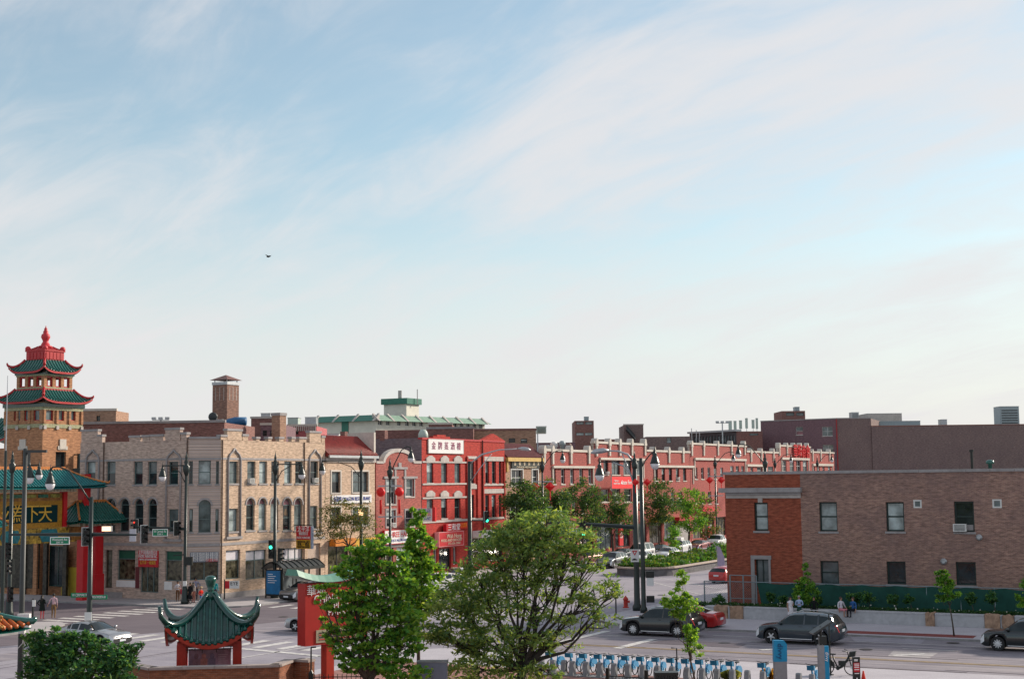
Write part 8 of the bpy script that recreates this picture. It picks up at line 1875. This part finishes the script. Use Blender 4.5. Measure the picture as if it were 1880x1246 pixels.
tree('maple_tree', 'bright green maple in front of the red parking sign', gb(688, 57), [(695, 1002, 30, 22, 1.0), (668, 1022, 34, 22, 1.0), (718, 1032, 34, 26, 1.0), (640, 1048, 34, 20, 1.0), (685, 1058, 40, 26, 1.0), (735, 1070, 34, 28, 1.0), (652, 1086, 44, 22, 1.0), (705, 1100, 46, 28, 1.0), (622, 1112, 34, 15, .9), (668, 1128, 48, 24, 1.0), (730, 1138, 44, 28, 1.0), (628, 1150, 40, 17, .9), (690, 1165, 50, 26, 1.0), (745, 1180, 40, 26, 1.0), (640, 1190, 36, 20, .8), (690, 1210, 50, 24, .9), (650, 1222, 26, 16, .7), (740, 1228, 50, 24, .9), (598, 1078, 24, 13, .8), (592, 1102, 18, 8, .7), (588, 1138, 22, 8, .7), (603, 1170, 22, 11, .7)], 57, 'bright', 10500, .22, .55, .15, 12, twigs=14, flat=.32, per=22, clump=.36, droop=.05, mix=(.45, .25, .3))
tree('young_maple', 'slender fresh green tree with a tall leading shoot', gb(768, 66), [(768, 940, 11, 18, 1.0), (763, 968, 19, 18, 1.1), (771, 998, 26, 22, 1.1), (760, 1030, 32, 22, 1.1), (784, 1050, 30, 22, 1.0), (752, 1072, 34, 22, 1.0), (786, 1096, 36, 24, .9), (755, 1122, 38, 24, .9)], 66, 'bright', 7500, .2, .58, .09, 13, twigs=5, clump=.34, mix=(.35, .15, .5))
tree('street_tree', 'thin brownish street tree by the white restaurant sign', on_b(648, 4.4) + Vector((0, 0, PV)), [(612, 940, 26, 28, .8), (650, 940, 28, 28, .8), (632, 968, 44, 26, .8), (672, 965, 22, 26, .6), (600, 972, 20, 20, .7)], on_b(640, 4.4).y, 'thin', 4200, .2, .45, .13, 14, twigs=7, clump=.5, group=None)
def stree(px, lobes, n, seed, label, kind='street', b=4.6):
    p_ = on_b(px, b); lobes = [(x, y, rx * 1.22, ry * 1.25, d) for x, y, rx, ry, d in lobes]; tree('street_tree', label, p_ + Vector((0, 0, PV)), lobes, p_.y, kind, n, .28, .55, .15, seed, twigs=6, clump=.6)
stree(962, [(958, 908, 28, 22, 1), (948, 932, 26, 22, 1), (972, 938, 30, 26, 1), (960, 892, 10, 12, .8)], 5200, 21, 'dense street tree before the narrow tan building')
stree(1006, [(1000, 912, 36, 24, 1), (1010, 940, 32, 26, 1), (1030, 925, 18, 20, 1)], 5200, 22, 'dense street tree below the first red diamond lanterns')
stree(1068, [(1072, 908, 30, 22, 1), (1056, 932, 30, 26, 1), (1085, 936, 24, 24, 1)], 5200, 23, 'dense street tree left of the insurance banner', 'street')
stree(1124, [(1120, 928, 32, 20, 1), (1106, 950, 26, 24, 1), (1140, 950, 24, 24, 1)], 5000, 24, 'dense street tree under the insurance banner')
stree(1208, [(1210, 910, 26, 24, 1), (1196, 935, 20, 24, 1), (1224, 936, 24, 26, 1)], 5000, 25, 'dense street tree right of the signal poles')
stree(1262, [(1266, 920, 26, 20, 1), (1254, 942, 26, 22, 1), (1276, 950, 20, 24, 1)], 4600, 26, 'lighter street tree before the stone-faced shopfront', 'bright')
stree(1297, [(1298, 940, 16, 24, .8), (1304, 965, 16, 20, .8)], 2400, 27, 'thin street tree beside the brick corner', 'thin')
tree('young_tree', 'small bushy tree standing on the median planter edge', on_b(1236, 12) , [(1236, 985, 12, 20, 1), (1238, 1003, 10, 10, 1)], on_b(1236, 12).y, 'bright', 1200, .25, .5, .06, 28)
tree('sapling', 'slender sapling among the share bicycles', gb(1275, 64), [(1252, 1062, 11, 18, 1), (1250, 1092, 16, 16, 1), (1232, 1102, 20, 14, .8), (1262, 1112, 28, 12, 1), (1246, 1124, 18, 12, .9), (1268, 1160, 14, 18, .9), (1274, 1185, 16, 22, .9)], 64, 'bright', 3600, .14, .55, .05, 31, twigs=4, clump=.35, mix=(.4, .1, .5))
def atree(px, a, lobes, n, seed, label): p_ = on_a(px, a); tree('sapling', label, p_ + Vector((0, 0, PV)), lobes, p_.y, 'bright', n, .15, .6, .045, seed, twigs=4, clump=.35, mix=(.5, .25, .25))
atree(1480, .9, [(1482, 1046, 7, 12, 1), (1478, 1072, 16, 14, 1), (1482, 1092, 22, 14, 1.1), (1470, 1086, 14, 12, 1)], 3400, 32, 'bushy sapling beside the pair at the seat wall')
atree(1741, -5.3, [(1730, 1056, 11, 11, 1), (1735, 1074, 16, 14, 1.1), (1745, 1092, 20, 8, .8), (1728, 1098, 12, 8, .9)], 2600, 33, 'young sapling planted in the mulch strip')
atree(1884, -5.3, [(1890, 1075, 16, 20, 1), (1880, 1102, 16, 12, 1)], 1800, 34, 'sapling at the far end of the mulch strip')
tree('leafy_tree', 'low dark leafy tree crown beside the grey light pole', gb(150, 52), [(150, 1196, 46, 24, 1), (95, 1206, 44, 28, 1), (212, 1206, 40, 20, 1), (140, 1236, 80, 28, 1.1), (112, 1170, 22, 15, .9), (163, 1166, 16, 11, .9), (232, 1192, 24, 11, .8), (264, 1186, 16, 7, .6), (62, 1182, 26, 20, .8), (92, 1166, 24, 15, .8), (135, 1174, 30, 14, .9), (190, 1178, 14, 9, .7), (70, 1238, 40, 22, 1), (222, 1236, 40, 18, .8)], 52, 'shrub', 8500, .22, .4, .14, 35, twigs=6, clump=.45)
# hedge and shrubs in the planter
g = np.random.default_rng(4)
def bed(name, label, a0, a1, b0, b1, z0, z1, n, kind, size, cat='hedge', flowers=0, mix=(.5, .3, .2), bump=.0):
    """clipped or loose ground planting between street-grid limits: an uncountable mass"""
    A_ = g.uniform(a0, a1, n); B_ = g.uniform(b0, b1, n); hgt = z0 + (z1 - z0) * (1 - bump + bump * (np.sin(B_ * .9 + A_) * .5 + .5) * (np.sin(B_ * .37 + 2 * A_) * .5 + .5)); Z = z0 + (hgt - z0) * g.uniform(.0, 1, n) ** .5
    o0 = W(a0, b0); P3 = np.stack([P0.x + E1.x * A_ + E2.x * B_ - o0.x, P0.y + E1.y * A_ + E2.y * B_ - o0.y, Z], 1)
    o = leaves(name, P3, np.array([0, 0, .5]), size, .5, LM[kind], None, 9, 'stuff', mix); o.location = (o0.x, o0.y, 0); o['label'] = label; o['category'] = cat
    if flowers:
        q = MB(); zf = z1
        for i in range(flowers): b_ = g.uniform(b0, b1); a_ = g.uniform(a0, a1); p_ = W(a_, b_, zf + g.uniform(-.1, .12)) - Vector((o0.x, o0.y, 0)); q.ball(p_, g.uniform(.02, .05), 4)
        f = q.build('blossoms', mat('pale blossom', (.6, .58, .52), .7, .1, 6), None, kind='stuff'); f.location = (o0.x, o0.y, 0); f['label'] = 'pale blossoms scattered along the ' + name; f['category'] = 'flowers'
bed('low_hedge', 'low dark green hedge along the top of the seat wall', .62, 2.0, 38.5, 88, PV + .25, PV + .92, 24000, 'hedge', .16, flowers=120)
bed('median_planting', 'mixed low green planting filling the median planter', 39.6, 120, 17.9, 23.1, .66, 1.75, 30000, 'median', .34, 'planting', bump=.55)
bed('median_shrubbery', 'darker leafy shrubs along the middle of the median', 64, 120, 18.4, 21.6, .8, 2.3, 12000, 'shrub', .36, 'planting', bump=.5, mix=(.3, .2, .5))
for i, (px, w_, h_) in enumerate(((1412, 18, 26), (1436, 14, 22), (1502, 12, 24), (1570, 20, 28), (1592, 20, 30), (1640, 16, 22), (1668, 14, 20), (1780, 16, 24), (1820, 18, 24), (1320, 16, 20))):
    p_ = on_a(px, 2.6); where = ['before the stone door', 'beside the stone door', 'behind the seated person in black', 'behind the seated pair', 'right of the seated pair', 'under the middle dark window', 'right of the middle dark window', 'beside the mulch-strip sapling', 'near the granite wall end', 'behind the chain link gate'][i]
    tree('shrub', 'leafy green shrub against the screen ' + where, p_ + Vector((0, 0, PV + .2)), [(px, 1108 - h_ * .4, w_ * .6, h_ * .4, 1)], p_.y, 'shrub', 420, .2, .5, .03, 60 + i, twigs=4, clump=.5, cat='shrub', group='shrubs before the screen')
# ornamental grasses at the near edge
for i, (px, py, mt_, lab) in enumerate(((1415, 1250, leafmat('tawny grass', (0.435, 0.246, 0.043)), 'tawny ornamental grass clump below the blue pylon'), (1342, 1252, leafmat('olive grass', (0.174, 0.189, 0.058)), 'olive ornamental grass clump beside the empty dock'), (770, 1254, leafmat('pale grass', (0.362, 0.290, 0.116)), 'straw coloured grass clump beside the utility cabinet'))):
    p_ = G(px, py, PV); o = thing('ornamental_grass', lab, 'grass', p_); q = MB(); rg = random.Random(i)
    for j in range(160):
        a_ = rg.uniform(0, 2 * PI); r_ = rg.uniform(.1, .55); h_ = rg.uniform(.3, .62); x, y = math.cos(a_), math.sin(a_); q.add([(x * .05 - y * .012, y * .05 + x * .012, 0), (x * .05 + y * .012, y * .05 - x * .012, 0), (x * r_ * .55, y * r_ * .55, h_), (x * r_, y * r_, h_ * .8)], [(0, 1, 2), (2, 1, 3)])
    q.build('blades', mt_, o)['kind'] = 'stuff'
